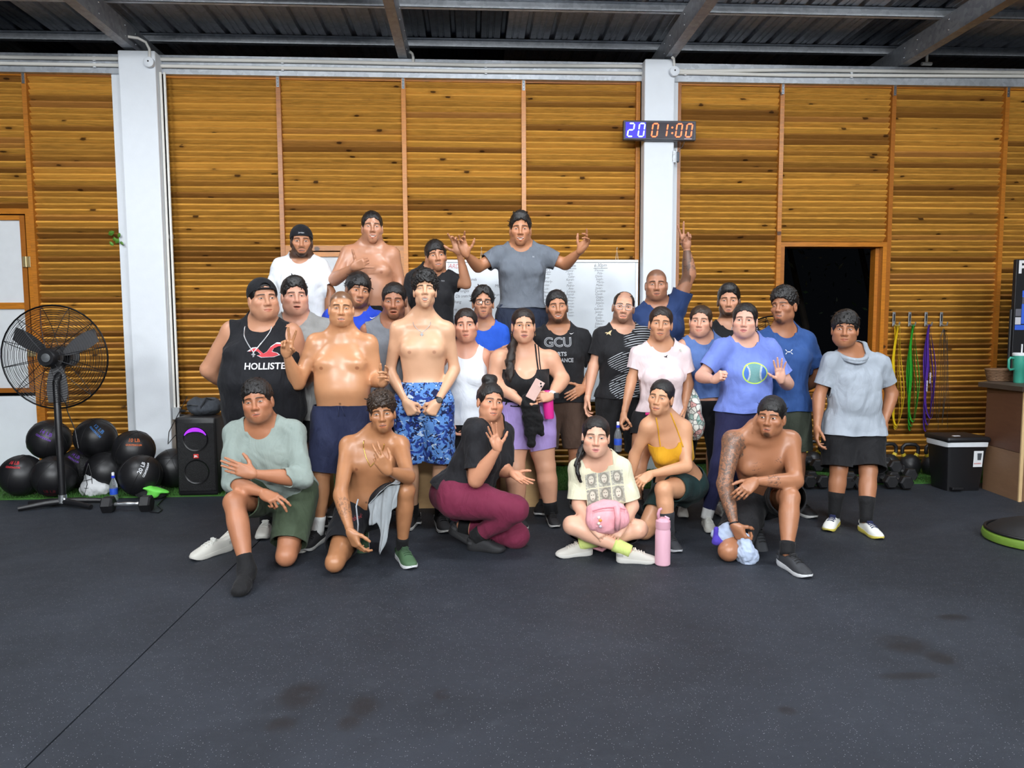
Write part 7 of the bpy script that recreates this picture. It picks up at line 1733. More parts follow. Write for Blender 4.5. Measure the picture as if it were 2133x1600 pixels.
# loudspeaker with its bag
p = atz(412, 1036, 0); o = empty('loudspeaker', (p[0], p[1] + .17, 0)); tag(o, 'tall black party loudspeaker with a glowing purple arc beside the kneeling man', 'speaker'); sw, sd2, sh_ = .168, .16, .685
mb = MB(); mb.bbox((-sw, -sd2, .012), (sw, sd2, sh_), .022); mb.build('cabinet', plain('speaker_black', C(24, 24, 26), .45), o, True, 50)
mb = MB(); mb.bbox((-sw + .014, -sd2 - .008, .05), (sw - .014, -sd2 + .01, sh_ - .05), .008); mb.build('grille', plain('speaker_grille', C(22, 22, 24), .6, bmp=.8, bscale=260), o, True, 50)
for zz in (.50, .22):
    mb = MB(); mb.lathe([(.088, -.004), (.098, .006), (.104, .008), (.104, -.004)], 32, 0, Matrix.Translation((0, -sd2 - .006, zz)) @ Matrix.Rotation(math.pi / 2, 4, 'X')); mb.build('woofer_ring', plain('ring_black', C(18, 18, 20), .35), o, True, 40)
mb = MB(); V = []
for a in np.linspace(.35, math.pi - .35, 20):
    t_ = .026 * math.sin((a - .35) / (math.pi - .7) * math.pi); V += [(math.cos(a) * .090, -sd2 - .016, .50 + math.sin(a) * .09 - t_), (math.cos(a) * .098, -sd2 - .016, .50 + math.sin(a) * .098)]
mb.add(V, [(2 * i, 2 * i + 1, 2 * i + 3, 2 * i + 2) for i in range(19)]); mb.build('light_arc', glow('purple_light', C(150, 40, 235), 1.3), o)
mb = MB(); mb.bbox((-.022, -sd2 - .014, .335), (.022, -sd2 - .006, .372), .003); mb.build('logo_plate', plain('logo_red', C(206, 44, 40), .5), o)
V, F = text_geo('JBL', .022, bold=.001); mb = MB(); mb.add([(x, -sd2 - .0148, .354 + y) for x, y in V], F); mb.build('logo_lettering', plain('logo_white', C(230, 225, 225), .5), o)
mb = MB(); mb.bbox((-sw + .02, -sd2 + .02, 0), (sw - .02, sd2 - .02, .014), .004); mb.build('base', M_BLACKP, o)
c = np.array([p[0], p[1] + .19, sh_]); bo = empty('gym_bag', c + [-.005, 0, 0]); tag(bo, 'soft charcoal bag lying on top of the black loudspeaker', 'bag')
bb = bag_sdf('bag_body', [Ell(c + [-.04, 0, .075], (.095, .09, .076)), Ell(c + [.07, .01, .075], (.09, .085, .073)), Ell(c + [.02, -.02, .05], (.12, .09, .052))], cloth('charcoal_bag', C(62, 66, 72)), .008, .005, 34, 3, (), bo)
mb = MB(); mb.tube([tuple(v3(.02, -.09, .02)), tuple(v3(.03, -.10, .08)), tuple(v3(.06, -.06, .15)), tuple(v3(.12, -.02, .12))], .008, 6); mb.build('strap', cloth('charcoal_strap', C(40, 42, 46)), bo); mb = MB(); mb.tube([(-.11, -.085, .085), (-.05, -.10, .095), (.0, -.10, .09)], .004, 6); mb.build('zip', M_BLACKP, bo)
# cables by the speaker
o = empty('power_cable', (C1R + .06, WY - .14, .8)); tag(o, 'thin black cable hanging from the column socket down to the loudspeaker', 'cable'); mb = MB()
q = lambda x, y, z: tuple(np.array([x, y, z]) - np.array(o.location))
mb.tube([q(*(np.array(o.location) + [.08, .0, -.02])), q(*at(352, 900, 6.72)), q(*at(350, 925, 6.70)), q(*at(358, 915, 6.5)), q(*at(372, 900, 6.22))], .004, 6); mb.build('cable', M_BLACKP, o)
o = empty('floor_cable', atz(330, 1040, .01)); tag(o, 'black cable looping on the floor between dumbbell and loudspeaker', 'cable'); mb = MB()
P = [atz(x, y, .008) - np.array(o.location) for x, y in ((368, 1026), (350, 1030), (338, 1042), (328, 1052), (338, 1062), (330, 1068), (312, 1066))]; mb.tube(P, .005, 6); mb.build('cable', M_BLACKP, o)
# drawstring bag
p = atz(192, 1036, 0); o = empty('drawstring_bag', p); tag(o, 'white drawstring bag slumped against the wall balls', 'bag'); c = p + np.array([0, .05, 0])
bag_sdf('bag_body', [Limb(c + [-.02, 0, .07], c + [-.03, .05, .26], [0, .5, 1], [.085, .065, .022]), Ell(c + [.05, 0, .06], (.09, .06, .06)), Ell(c + [-.05, 0, .06], (.07, .06, .065))], cloth('white_nylon', C(206, 208, 210)), .007, .006, 30, 5, (), o)
mb = MB()
for pts in (((-.03, -.03, .29), (-.045, -.06, .2), (-.02, -.085, .12), (-.05, -.08, .02)), ((-.03, -.03, .29), (.0, -.05, .2), (.015, -.07, .10), (-.02, -.08, .05)), ((-.10, -.05, .14), (-.04, -.09, .15), (.01, -.06, .16)), ((-.1, -.05, .09), (-.03, -.09, .085), (.03, -.07, .09))): mb.tube([tuple(np.array(q_) + [0.0, .055, 0]) for q_ in pts], .0028, 5)
tag(mb.build('cord', M_BLACKP, o), kind='stuff')
# water bottle
M_PET, b = newmat('clear_bottle'); setb(b, col=C(225, 232, 238), rough=.08, trans=.85, ior=1.25)
def bottle(p, label, s=1.0, lab=C(40, 80, 190)):
    o = empty('water_bottle', p); tag(o, label, 'bottle'); mb = MB(); mb.lathe([(.001, 0), (.030 * s, 0), (.033 * s, .008), (.033 * s, .13 * s), (.030 * s, .15 * s), (.014 * s, .19 * s), (.013 * s, .205 * s)], 20); mb.build('bottle', M_PET, o, True, 40)
    mb = MB(); mb.lathe([(.0335 * s, .055 * s), (.0338 * s, .058 * s), (.0338 * s, .105 * s), (.0335 * s, .108 * s)], 20, cap=False); mb.build('wrapper', plain('bottle_wrapper', lab, .4, var=.3, nscale=40), o, True); mb = MB(); mb.lathe([(.0145 * s, .200 * s), (.0155 * s, .200 * s), (.0155 * s, .220 * s), (.001, .221 * s)], 16); mb.build('neck_ring', plain('blue_cap', C(40, 60, 190), .4), o, True, 40)
    mb = MB(); mb.lathe([(.012 * s, .221 * s), (.0125 * s, .245 * s), (.009 * s, .250 * s), (.001, .250 * s)], 14); mb.build('cap', plain('white_cap', C(222, 224, 228), .4), o, True, 40); return o
bottle(atz(238, 1042, 0), 'clear water bottle with blue label standing beside the white drawstring bag', .95)
# dumbbells
def hexhead(r, w_, M, mb):
    pts = [(r * math.cos(math.pi / 6 + k * math.pi / 3), r * math.sin(math.pi / 6 + k * math.pi / 3)) for k in range(6)]; n = 6
    V = []
    for (s_, x) in ((.80, -w_ / 2), (1, -w_ / 2 + .012), (1, w_ / 2 - .012), (.80, w_ / 2)): V += [tuple(M @ Vector((x, a * s_, b_ * s_))) for a, b_ in pts]
    F = [tuple(range(6))[::-1], tuple(range(18, 24))] + [(k * 6 + j, k * 6 + (j + 1) % 6, (k + 1) * 6 + (j + 1) % 6, (k + 1) * 6 + j) for k in range(3) for j in range(6)]; mb.add(V, F)
_dbm = {}
def dumbbell(loc, rz, r=.062, w_=.075, L=.20, label='', chrome=True, group='hex dumbbells', tilt=0):
    k = (r, w_, L)
    if k not in _dbm:
        a, b_, h = MB(), MB(), MB(); hexhead(r, w_, Matrix.Translation((-L / 2 + w_ / 2 - .03, 0, 0)) @ Matrix.Rotation(math.pi / 6, 4, 'X'), a); hexhead(r, w_, Matrix.Translation((L / 2 - w_ / 2 + .03, 0, 0)) @ Matrix.Rotation(math.pi / 6, 4, 'X'), b_)
        x0 = L / 2 - w_ + .03; h.lathe([(.012, -x0), (.017, -x0 + .01), (.013, -x0 * .6), (.0175, -x0 * .2), (.0175, x0 * .2), (.013, x0 * .6), (.017, x0 - .01), (.012, x0)], 14, 0, Matrix.Rotation(math.pi / 2, 4, 'Y')); mk = plain('dumbbell_rubber', C(24, 24, 27), .5, bmp=.1)
        _dbm[k] = (a.mesh('head', mk), b_.mesh('head', mk), h.mesh('handle', M_STEEL, True))
    o = empty('hex_dumbbell', (loc[0], loc[1], loc[2] + r * .866)); o.rotation_euler = (0, tilt, rz); tag(o, label, 'dumbbell', group)
    for me in _dbm[k]: obj(me.name.split('.')[0], me, o)
    return o
p = atz(261, 1068, 0); dumbbell((p[0], p[1] + .04, 0), .05, .068, .085, .31, 'black hex dumbbell with bright chrome handle lying in front of the green visor bag')
# lime green and black soft bag
p = atz(300, 1044, 0); o = empty('lime_bag', p); tag(o, 'lime green and black soft pouch lying behind the chrome handled dumbbell', 'bag'); c = p + np.array([0, .12, 0])
bag_sdf('pouch', [Ell(c + [-.01, 0, .05], (.12, .09, .055)), Ell(c + [.08, -.02, .04], (.07, .06, .045))], cloth('black_pouch', C(30, 32, 32)), .007, .004, 30, 7, (), o)
bag_sdf('flap', [Limb(c + [-.15, -.02, .125], c + [.02, -.06, .10], [0, 1], [.012, .018]), Ell(c + [.06, -.055, .085], (.125, .055, .02), np.array([[.97, 0, -.25], [0, 1, 0], [.25, 0, .97]])), Ell(c + [.06, -.09, .045], (.05, .02, .03))], plain('lime_fabric', C(104, 206, 76), .6), .006, .002, 30, 8, (), o)
# resistance bands on hooks
M_GALVH = plain('zinc_hook', C(176, 180, 184), .35, .7)
HK = [(1864, C(222, 190, 28), 'yellow', 893, .052), (1897, C(42, 150, 44), 'green', 895, .046), (1931, C(84, 48, 150), 'purple', 897, .046), (1963, None, None, 0, 0)]
for i, (px, cc_, cn, pb, w_) in enumerate(HK):
    yy = WY - .03; z1 = at(px, 650, yy)[2]; z0 = at(px, 680, yy)[2]; x = at(px, 665, yy)[0]
    o = empty('wall_hook', (x, WY - .005, (z0 + z1) / 2)); tag(o, 'steel wall hook %s' % (('holding the %s bands' % cn) if cn else 'holding the black jump ropes'), 'hook', 'steel wall hooks'); h = (z1 - z0) / 2
    mb = MB(); mb.bbox((-.014, -.012, -h), (.014, -.002, h), .002); mb.build('plate', M_GALVH, o); mb = MB(); mb.box((-.006, -.0125, -h * .3), (.006, -.011, h * .7)); mb.build('slot', M_BLACKP, o); mb = MB(); mb.tube([(0, -.012, -h * .7), (0, -.06, -h * .9), (0, -.10, -h * .85), (0, -.11, -h * .4)], .007, 8); mb.build('peg', M_GALVH, o)
    if cn:
        zt = z0 + .02; zb = at(px, pb, WY - .08)[2]
        for k in range(3):
            loop = MB(); wv = rnd.uniform(-.02, .02); n = 26; V = []; hw = .022 if k else .030; ly = WY - .05 - .022 * k; spread = w_ * (1.0 + .22 * k); zb2 = zb + .07 * k * (i + 1) / 3 - .015
            for j in range(n):
                a = 2 * math.pi * j / n; s_ = math.sin(a); c_ = math.cos(a); u = (1 - c_) / 2
                zz = zt + (zb2 - zt) * u; xx = x + s_ * spread * (.35 + .65 * u) + .035 * u + .012 * math.sin(u * 9 + k + i); 
                for e in (-1, 1): V.append((xx - x + e * hw * .7, ly + e * hw * .8 - WY + .005 + .012 * s_ * e, zz - (z0 + z1) / 2))
            V2 = []
            for j in range(n):
                for e in (0, 1):
                    a_ = np.array(V[j * 2 + e]); cc2 = np.array([.035 * (1 - math.cos(2 * math.pi * j / n)) / 2, a_[1], (zt + zb2) / 2 - (z0 + z1) / 2]); V2.append(tuple(a_ + nrm((a_ - cc2) * np.array([1, 0, .15])) * -.005))
            N2 = len(V); F = [(2 * j, 2 * j + 1, (2 * j + 3) % N2, (2 * j + 2) % N2) for j in range(n)]; F2 = [tuple(N2 + q for q in f)[::-1] for f in F]; F3 = [(2 * j + e, (2 * j + 2 + e) % N2, N2 + (2 * j + 2 + e) % N2, N2 + 2 * j + e) if e == 0 else (N2 + 2 * j + e, N2 + (2 * j + 2 + e) % N2, (2 * j + 2 + e) % N2, 2 * j + e) for j in range(n) for e in (0, 1)]
            b_ = empty('resistance_band', tuple(o.location)); tag(b_, '%s loop resistance band, %s of the %s bands on its hook' % (cn, ('rearmost', 'middle', 'front')[k], cn), 'resistance band', 'loop resistance bands on wall hooks')
            loop.add(V + V2, F + F2 + F3); loop.build('loop', plain('band_' + cn, cc_, .5, var=.08), b_, True, 50)
            if cn == 'purple' and k:
                V, F = subdiv(*text_geo('GYM BAND', .022, bold=.001), 0); mt = MB(); zc = -.52 - .08 * k; mt.add([(.056 - .045 * k - y, -.078 - .022 * k + .0, zc + x) for x, y in V], F); mt.build('lettering', plain('band_print', C(210, 204, 224), .6), b_)
o = empty('jump_rope', at(1963, 690, WY - .06)); tag(o, 'bundle of thin black jump ropes hanging from the fourth wall hook', 'jump rope'); mb = MB()
for k in range(9):
    xo = rnd.uniform(-.05, .10); zb = -rnd.uniform(.75, 1.05); mb.tube([(0, -.02, .03), (xo * .3 + .005 * k - .02, -.015, -.05), (xo * .8, .0, -.3), (xo, .005, zb * .7), (xo + rnd.uniform(-.03, .03), .0, zb)], .0019, 5)
tag(mb.build('cords', M_BLACKP, o), kind='stuff')
mb = MB(); a = at(1950, 953, WY - .25) - np.array(o.location); b2 = at(1958, 985, WY - .35) - np.array(o.location); mb.tube([tuple(a), tuple((a + b2) / 2 + [0.01, 0, 0]), tuple(b2)], .0025, 5); mb.tube([tuple(b2), tuple(b2 + [.0, 0, -.06])], .012, 8); mb.build('rope_handle', plain('red_handle', C(190, 54, 44), .5), o)
# kettlebells
M_KB = plain('kettlebell_iron', C(28, 28, 31), .42, bmp=.12); kb = MB(); kr = .098
kb.lathe([(.001, 0), (.055, 0), (.075, .012), (.095, .06), (.098, .10), (.085, .15), (.05, .185), (.001, .195)], 22); kb_me = kb.mesh('bell', M_KB, True)
kh = MB(); kh.tube([(-.045, 0, .165), (-.072, 0, .215), (-.070, 0, .262), (-.045, 0, .286), (0, 0, .290), (.045, 0, .286), (.070, 0, .262), (.072, 0, .215), (.045, 0, .165)], [.019, .0175, .0175, .0175, .0175, .0175, .0175, .0175, .019], 10); kh_me = kh.mesh('handle', M_KB, True)
kc = MB()
for sg in (-1, 1): kc.tube([(sg * .050, 0, .173), (sg * .066, 0, .200)], .0205, 10)
kc_me = kc.mesh('colour_band', plain('yellow_band', C(196, 170, 44), .5))
for i, (px, py) in enumerate(((1690, 958), (1722, 960), (1760, 962), (1800, 962), (1850, 965), (1894, 966), (1941, 966))):
    p = atz(px, py + 22, .012); o = empty('kettlebell', (p[0], min(p[1], WY - .13), .012)); tag(o, 'black kettlebell with yellow handle bands, %s along the slat wall' % ('first from the left', 'second from the left', 'third from the left', 'fourth from the left', 'third from the right', 'second from the right', 'rightmost')[i], 'kettlebell', 'kettlebells along the wall')
    for me in (kb_me, kh_me): obj(me.name.split('.')[0], me, o)
    tag(obj('colour_band', kc_me, o), kind='stuff'); o.rotation_euler = (0, 0, rnd.uniform(-.25, .25))
# black hex dumbbells on the turf
DB = [(1672, 1020, 0), (1700, 1020, 0), (1690, 1000, 1), (1752, 1022, 0), (1780, 1022, 0), (1842, 1020, 0), (1872, 1022, 0), (1852, 1003, 1), (1884, 1000, 2), (1730, 1006, 1), (1815, 1008, 1)]
for i, (px, py, lv) in enumerate(DB):
    p = atz(px, py if lv == 0 else py + 8, 0.0 if lv == 0 else .0); y_ = p[1] + .12 if lv == 0 else p[1] + .18
    dumbbell((at(px, py, y_)[0], y_, .012 if lv != 1 else .10), math.pi / 2 + rnd.uniform(-.12, .12), .062, .075, .21, 'black hex dumbbell, %s from the left along the turf behind the boy' % ('first', 'third', 'second', 'fifth', 'sixth', 'eighth', 'tenth', 'ninth', 'eleventh', 'fourth', 'seventh')[i], group='black hex dumbbells on the turf')
# pedal bin
p = atz(1985, 1024, 0); q = atz(2046, 1027, 0); cx_ = (p[0] + q[0]) / 2 + .0; o = empty('pedal_bin', (cx_, p[1] + .13, 0)); tag(o, 'black pedal bin with white liner showing beside the plywood counter', 'bin'); zt = at(2010, 918, p[1] + .02)[2]
mb = MB(); b0, b1 = .150, .182; V = []
for (hw, hd, z) in ((b0, .115, 0.0), (b1, .15, zt - .02)):
    for sx, sy in ((-1, -1), (1, -1), (1, 1), (-1, 1)):
        for k in range(3): a = math.atan2(sy, sx) - math.pi / 4 + math.pi / 4 * k; V.append((sx * (hw - .03) + .03 * math.cos(a), sy * (hd - .03) + .03 * math.sin(a), z))
n = 12; mb.add(V, [(i, (i + 1) % n, n + (i + 1) % n, n + i) for i in range(n)] + [tuple(range(n))[::-1], tuple(range(n, 2 * n))]); mb.build('bucket', plain('bin_black', C(20, 20, 23), .42), o, True, 40)
M_LINER = plain('bin_liner', C(212, 216, 220), .3); mb = MB(); V = []
for (g_, z) in ((1.02, zt - .050), (1.035, zt - .02), (1.03, zt - .006)):
    for i in range(n): v = np.array([b1 * .985, .148, 0]); bx_, by_, _ = mb.v[0] if False else (0, 0, 0); u = np.array(( [ (sx * (b1 - .03) + .03 * math.cos(math.atan2(sy, sx) - math.pi / 4 + math.pi / 4 * k), sy * (.15 - .03) + .03 * math.sin(math.atan2(sy, sx) - math.pi / 4 + math.pi / 4 * k)) for sx, sy in ((-1, -1), (1, -1), (1, 1), (-1, 1)) for k in range(3)][i])); V.append((u[0] * g_, u[1] * g_, z + rnd.uniform(-.006, .004)))
mb.add(V, [(k * n + i, k * n + (i + 1) % n, (k + 1) * n + (i + 1) % n, (k + 1) * n + i) for k in range(2) for i in range(n)]); mb.build('liner', M_LINER, o, True, 40)
mb = MB(); mb.bbox((-b1 - .012, -.165, zt - .012), (b1 + .012, .165, zt + .035), .018); mb.build('lid', plain('bin_black', BLK), o, True, 50); mb = MB(); mb.bbox((-.09, -.09, zt + .034), (-.03, -.06, zt + .038), .002); mb.build('lid_sticker', M_PANEL, o)
mb = MB(); mb.bbox((-.13, -.16, .015), (-.03, -.11, .04), .006); mb.build('pedal', M_BLACKP, o)
lt = MB(); fy = -.147; lt.add([(.055, fy, zt - .085), (.140, fy, zt - .085), (.136, fy + .006, zt - .225), (.055, fy + .006, zt - .225)], [(0, 3, 2, 1)]); lt.build('product_label', M_PANEL, o)
lt = MB(); lt.add([(.085, fy - .001, zt - .105), (.125, fy - .001, zt - .105), (.120, fy + .002, zt - .165), (.090, fy + .002, zt - .165)], [(0, 3, 2, 1)]); lt.build('label_picture', plain('label_grey', C(70, 74, 80), .5), o)
V, F = text_geo('BASURERO', .013, bold=.0004); lt = MB(); lt.add([(.094 + x, fy + .0035, zt - .195 + y) for x, y in V], F); lt.build('label_lettering', plain('label_red', C(190, 70, 66), .5), o)
# plywood counter
p = atz(2046, 1018, 0); pr_ = atz(2120, 1045, 0); ce = empty('plywood_counter', (p[0], p[1], 0)); tag(ce, 'brown plywood counter with dark worn top at the right edge', 'counter'); zt = at(2048, 798, p[1])[2]; L = lambda v: np.array(v) - np.array([p[0], p[1], 0])
a0 = np.zeros(3); a1 = L(pr_); dx = nrm(a1 - a0); nn = np.array([dx[1], -dx[0], 0]); ln = np.linalg.norm((a1 - a0)[:2])
def slab(u0, u1, z0, z1, t0, t1):
    V = [a0 + dx * u + nn * t + v3(0, 0, z) for z in (z0, z1) for u, t in ((u0, t0), (u1, t0), (u1, t1), (u0, t1))]; mb = MB(); mb.add(V, [(0, 3, 2, 1), (4, 5, 6, 7), (0, 1, 5, 4), (1, 2, 6, 5), (2, 3, 7, 6), (3, 0, 4, 7)]); return mb
def ply(name, c1_, c2_):
    m, b = newmat(name); t = texco('Object'); n1 = noise(vmap(t, (3, 3, 14)), 2, 5, .6, .8); n2 = noise(t, 3, 3); setb(b, col=mix(n1 * .6 + n2 * .4, c1_, c2_), rough=.5, normal=bump(n1, .1, .004)); return m
MP1, MP2 = ply('plywood_dark', C(74, 46, 34), C(112, 76, 56)), ply('plywood_light', C(112, 82, 60), C(150, 116, 86)); zm = at(2060, 925, p[1])[2]
slab(0, ln, zm + .004, zt - .03, -.018, 0).build('upper_panel', MP1, ce); slab(0, ln, 0, zm, -.018, 0).build('lower_panel', MP2, ce); slab(ln, ln + .014, 0, zt - .03, -.02, .004).build('edge_strip', plain('pale_edge', C(206, 176, 130), .5), ce)
mb = MB(); v0 = a0 - nn * .0; e1 = a0 + dx * ln; V = [v0 - nn * .018, e1 - nn * .018, e1 + v3(1.6, .25, 0), v0 + v3(1.3, .9, 0)]
mb.add([tuple(v) for v in V] + [tuple(v + v3(0, 0, zt - .03)) for v in V], [(3, 2, 1, 0), (4, 5, 6, 7), (1, 2, 6, 5), (2, 3, 7, 6), (3, 0, 4, 7), (0, 1, 5, 4)]); mb.build('carcass', MP2, ce)
f_ = e1 + nn * .0; mb = MB(); V = [e1 + v3(.016, .0, .02), e1 + v3(1.6, .24, .02), e1 + v3(1.6, .24, zt - .05), e1 + v3(.016, .0, zt - .05)]; 
tp = MB(); V = [v0 + v3(-.05, -.0, 0) + nn * .03, e1 + nn * .03 + dx * .03, e1 + v3(1.65, .2, 0), v0 + v3(1.3, .95, 0)]; tp.add([tuple(v + v3(0, 0, zt - .03)) for v in V] + [tuple(v + v3(0, 0, zt + .008)) for v in V], [(3, 2, 1, 0), (4, 5, 6, 7), (0, 1, 5, 4), (1, 2, 6, 5), (2, 3, 7, 6), (3, 0, 4, 7)]); tp.build('worktop', ply('worn_top', C(42, 36, 32), C(84, 70, 58)), ce)
ZT = zt + .008
# basket and teal cup on the counter
p = at(2082, 797, atz(2046, 1018, 0)[1] + .12); o = empty('wicker_basket', (p[0], p[1], ZT)); tag(o, 'small brown wicker basket on the counter beside the teal cup', 'basket'); M_WK = plain('wicker', C(104, 76, 52), .7, var=.35, nscale=60)
mb = MB()
for k in range(7): mb.tube([((.10 + .016 * k / 6) * math.cos(a), (.075 + .014 * k / 6) * math.sin(a), .008 + .013 * k + .002 * math.sin(a * 14 + k * math.pi)) for a in np.linspace(0, 2 * math.pi, 40, endpoint=False)], .0075, 6, closed=True)
mb.build('woven_wall', M_WK, o, True); mb = MB(); mb.lathe([(.001, .0), (.1, .0), (.1, .008), (.001, .008)], 24, 0, Matrix.Scale(.75, 4, (0, 1, 0))); mb.build('bottom', M_WK, o); mb = MB(); mb.tube([(.118 * math.cos(a), .091 * math.sin(a), .100) for a in np.linspace(0, 2 * math.pi, 40, endpoint=False)], .010, 8, closed=True); mb.build('rim', M_WK, o, True)
p = at(2122, 800, atz(2046, 1018, 0)[1] - .10); o = empty('travel_cup', (p[0], p[1], ZT)); tag(o, 'teal travel cup with side handle and white straw lid on the counter', 'cup'); M_TEAL = plain('teal_cup', C(52, 140, 120), .4, var=.05)
mb = MB(); mb.lathe([(.001, 0), (.038, 0), (.041, .01), (.043, .10), (.052, .115), (.056, .20), (.056, .235), (.001, .235)], 28); mb.build('cup', M_TEAL, o, True, 35); mb = MB(); mb.tube([(-.050, 0, .205), (-.085, 0, .215), (-.098, 0, .20), (-.098, 0, .13), (-.085, 0, .112), (-.048, 0, .118)], .010, 10); mb.build('handle', M_TEAL, o, True)
mb = MB(); mb.lathe([(.057, .232), (.058, .25), (.050, .256), (.001, .256)], 28); mb.build('lid', M_PANEL, o, True, 35); mb = MB(); mb.tube([(.012, 0, .25), (.012, 0, .33)], .006, 8); mb.build('straw', M_PANEL, o)
# black sign board at the right edge
yy = atz(2046, 1018, 0)[1] + .30; x0 = at(2114, 620, yy)[0]; z1 = at(2125, 540, yy)[2]; z0 = ZT + .001; o = empty('sign_board', (x0, yy, z0)); tag(o, 'tall black sign board with white letters and blue squares at the right edge', 'sign'); hgt = z1 - z0
mb = MB(); mb.bbox((0, 0, 0), (.85, .04, hgt), .004); mb.build('board', plain('sign_black', C(24, 24, 27), .5), o)
mb = MB(); mb.tube([(-.014, .02, 0), (-.014, .02, hgt - .45)], .012, 8); mb.build('side_rail', M_BLACKP, o)
V, F = text_geo('PRIMETIME', .155, bold=.006); V = V - [V[:, 0].min(), 0]; mb = MB(); mb.add([(.022 + x, -.002, hgt - .075 + y) for x, y in V], F); mb.build('heading', plain('sign_white', C(214, 214, 216), .6), o)
u = .052
for k, (gx, gz, w_, h_, cc_) in enumerate(((0.012, -.51, u, .065, C(96, 96, 104)), (.012, -.585, u, .065, C(190, 190, 196)), (.068, -.58, .30, .30, C(52, 92, 196)), (.012, -.635, .36, .045, C(52, 92, 196)), (.075, -.33, .25, .045, C(52, 92, 196)), (.068, -.40, .06, .06, C(80, 80, 90)))):
    mb = MB(); mb.box((gx, -.003 - .0004 * k, hgt + gz), (gx + w_, -.001, hgt + gz + h_)); mb.build('square', plain('sign_sq_%d' % k, cc_, .6), o)
# balance dome at the right edge of the floor
p = atz(2152, 1128, 0); o = empty('balance_trainer', p); tag(o, 'black balance dome with lime green rim on the floor at the right edge', 'balance trainer'); mb = MB(); mb.lathe([(.001, .15), (.12, .14), (.20, .11), (.255, .07), (.265, .062)][::-1], 40); mb.build('dome', plain('dome_black', C(18, 18, 20), .6), o, True); mb = MB(); mb.lathe([(.265, .0), (.285, .008), (.292, .03), (.285, .055), (.262, .064), (.001, .064)], 40); mb.build('rim', plain('lime_rim', C(110, 142, 52), .5), o, True, 40)
mb = MB(); mb.tube([(.27 * math.cos(a), .27 * math.sin(a), .07) for a in np.linspace(0, 2 * math.pi, 40, endpoint=False)], .010, 8, closed=True); mb.build('ring', M_BLACKP, o, True)
p = atz(2094, 1112, 0.0); o = empty('grey_strap', p); tag(o, 'crumpled grey strap with pale tip beside the balance dome', 'strap'); mb = MB(); mb.tube([(-.05, 0, .010), (-.01, .01, .015), (.03, .0, .02), (.05, .02, .05), (.035, .03, .075)], [.008, .014, .018, .012, .010], 8); mb.build('webbing', plain('grey_web', C(120, 122, 128), .6), o, True); mb = MB(); mb.tube([(-.05, 0, .01), (-.10, .005, .008), (-.12, .01, .008)], [.010, .012, .005], 8); mb.build('tip', plain('pale_blue_tip', C(150, 196, 204), .5), o, True)
# boxes the back row stands on
for i, k_ in enumerate(('p1', 'p2', 'p3', 'p4')):
    r_ = ALLB[k_].root if k_ in ALLB else None
    if r_ is None: continue
    h = r_.location.z; o = empty('plyometric_box', (r_.location.x, r_.location.y, 0)); tag(o, 'wooden jump box under the %s' % ('man in the white tee', 'man with the thumb sign', 'man raising a bent arm', 'man with spread arms')[i], 'box', 'wooden jump boxes')
    w_, d_ = .185, .15; MPB = ply('birch_ply', C(170, 132, 88), C(206, 170, 120))
    for nm, lo, hi in (('top', (-w_, -d_, h - .018), (w_, d_, h)), ('front_panel', (-w_, -d_, 0), (w_, -d_ + .018, h - .018)), ('rear_panel', (-w_, d_ - .018, 0), (w_, d_, h - .018)), ('side_panel', (-w_, -d_ + .018, 0), (-w_ + .018, d_ - .018, h - .018)), ('side_panel', (w_ - .018, -d_ + .018, 0), (w_, d_ - .018, h - .018))): mb = MB(); mb.box(lo, hi); mb.build(nm, MPB, o)
# ------------------------------------------------------------------ things held, worn over or lying with the people
def Jp(k, px, py, dy): return at(px, py, ALLB[k].s['d'] + dy)
# loose running shoe by the sage shirt
p = atz(462, 1150, 0); o = shoe(None, p, (-.55, -.8), SH_WHT, s=1.05); o.name = 'running_shoe'; tag(o, 'empty pale grey running shoe on the floor beside the sock foot', 'shoe')
# tall pink bottle
p = atz(1380, 1176, 0); o = empty('insulated_bottle', p); tag(o, 'tall pale pink insulated bottle standing on the floor in front', 'bottle'); M_PK = plain('pink_bottle', C(222, 172, 188), .45, var=.03)
hb = at(1380, 1100, p[1])[2]; mb = MB(); r_ = .046; mb.lathe([(.001, 0), (r_ - .006, 0), (r_, .006), (r_, hb * .90), (r_ * .93, hb * .955), (r_ * .90, hb)], 28); mb.build('bottle', M_PK, o, True, 40)
mb = MB(); mb.lathe([(r_ * .94, hb - .002), (r_ * .97, hb + .006), (r_ * .95, hb + .045), (r_ * .6, hb + .062), (.001, hb + .064)], 28); mb.build('lid', plain('pink_lid', C(214, 162, 178), .4, var=.03), o, True, 40)
mb = MB(); mb.tube([(-.026, 0, hb + .055), (-.030, 0, hb + .085), (-.022, 0, hb + .112), (-.008, 0, hb + .120)], [.010, .010, .009, .008], 8); mb.build('spout', plain('pink_spout', C(206, 150, 168), .4), o, True); mb = MB(); mb.tube([(.03, 0, hb + .04), (.036, 0, hb + .058), (.01, 0, hb + .07)], .006, 8); mb.build('carry_loop', M_PK, o, True)
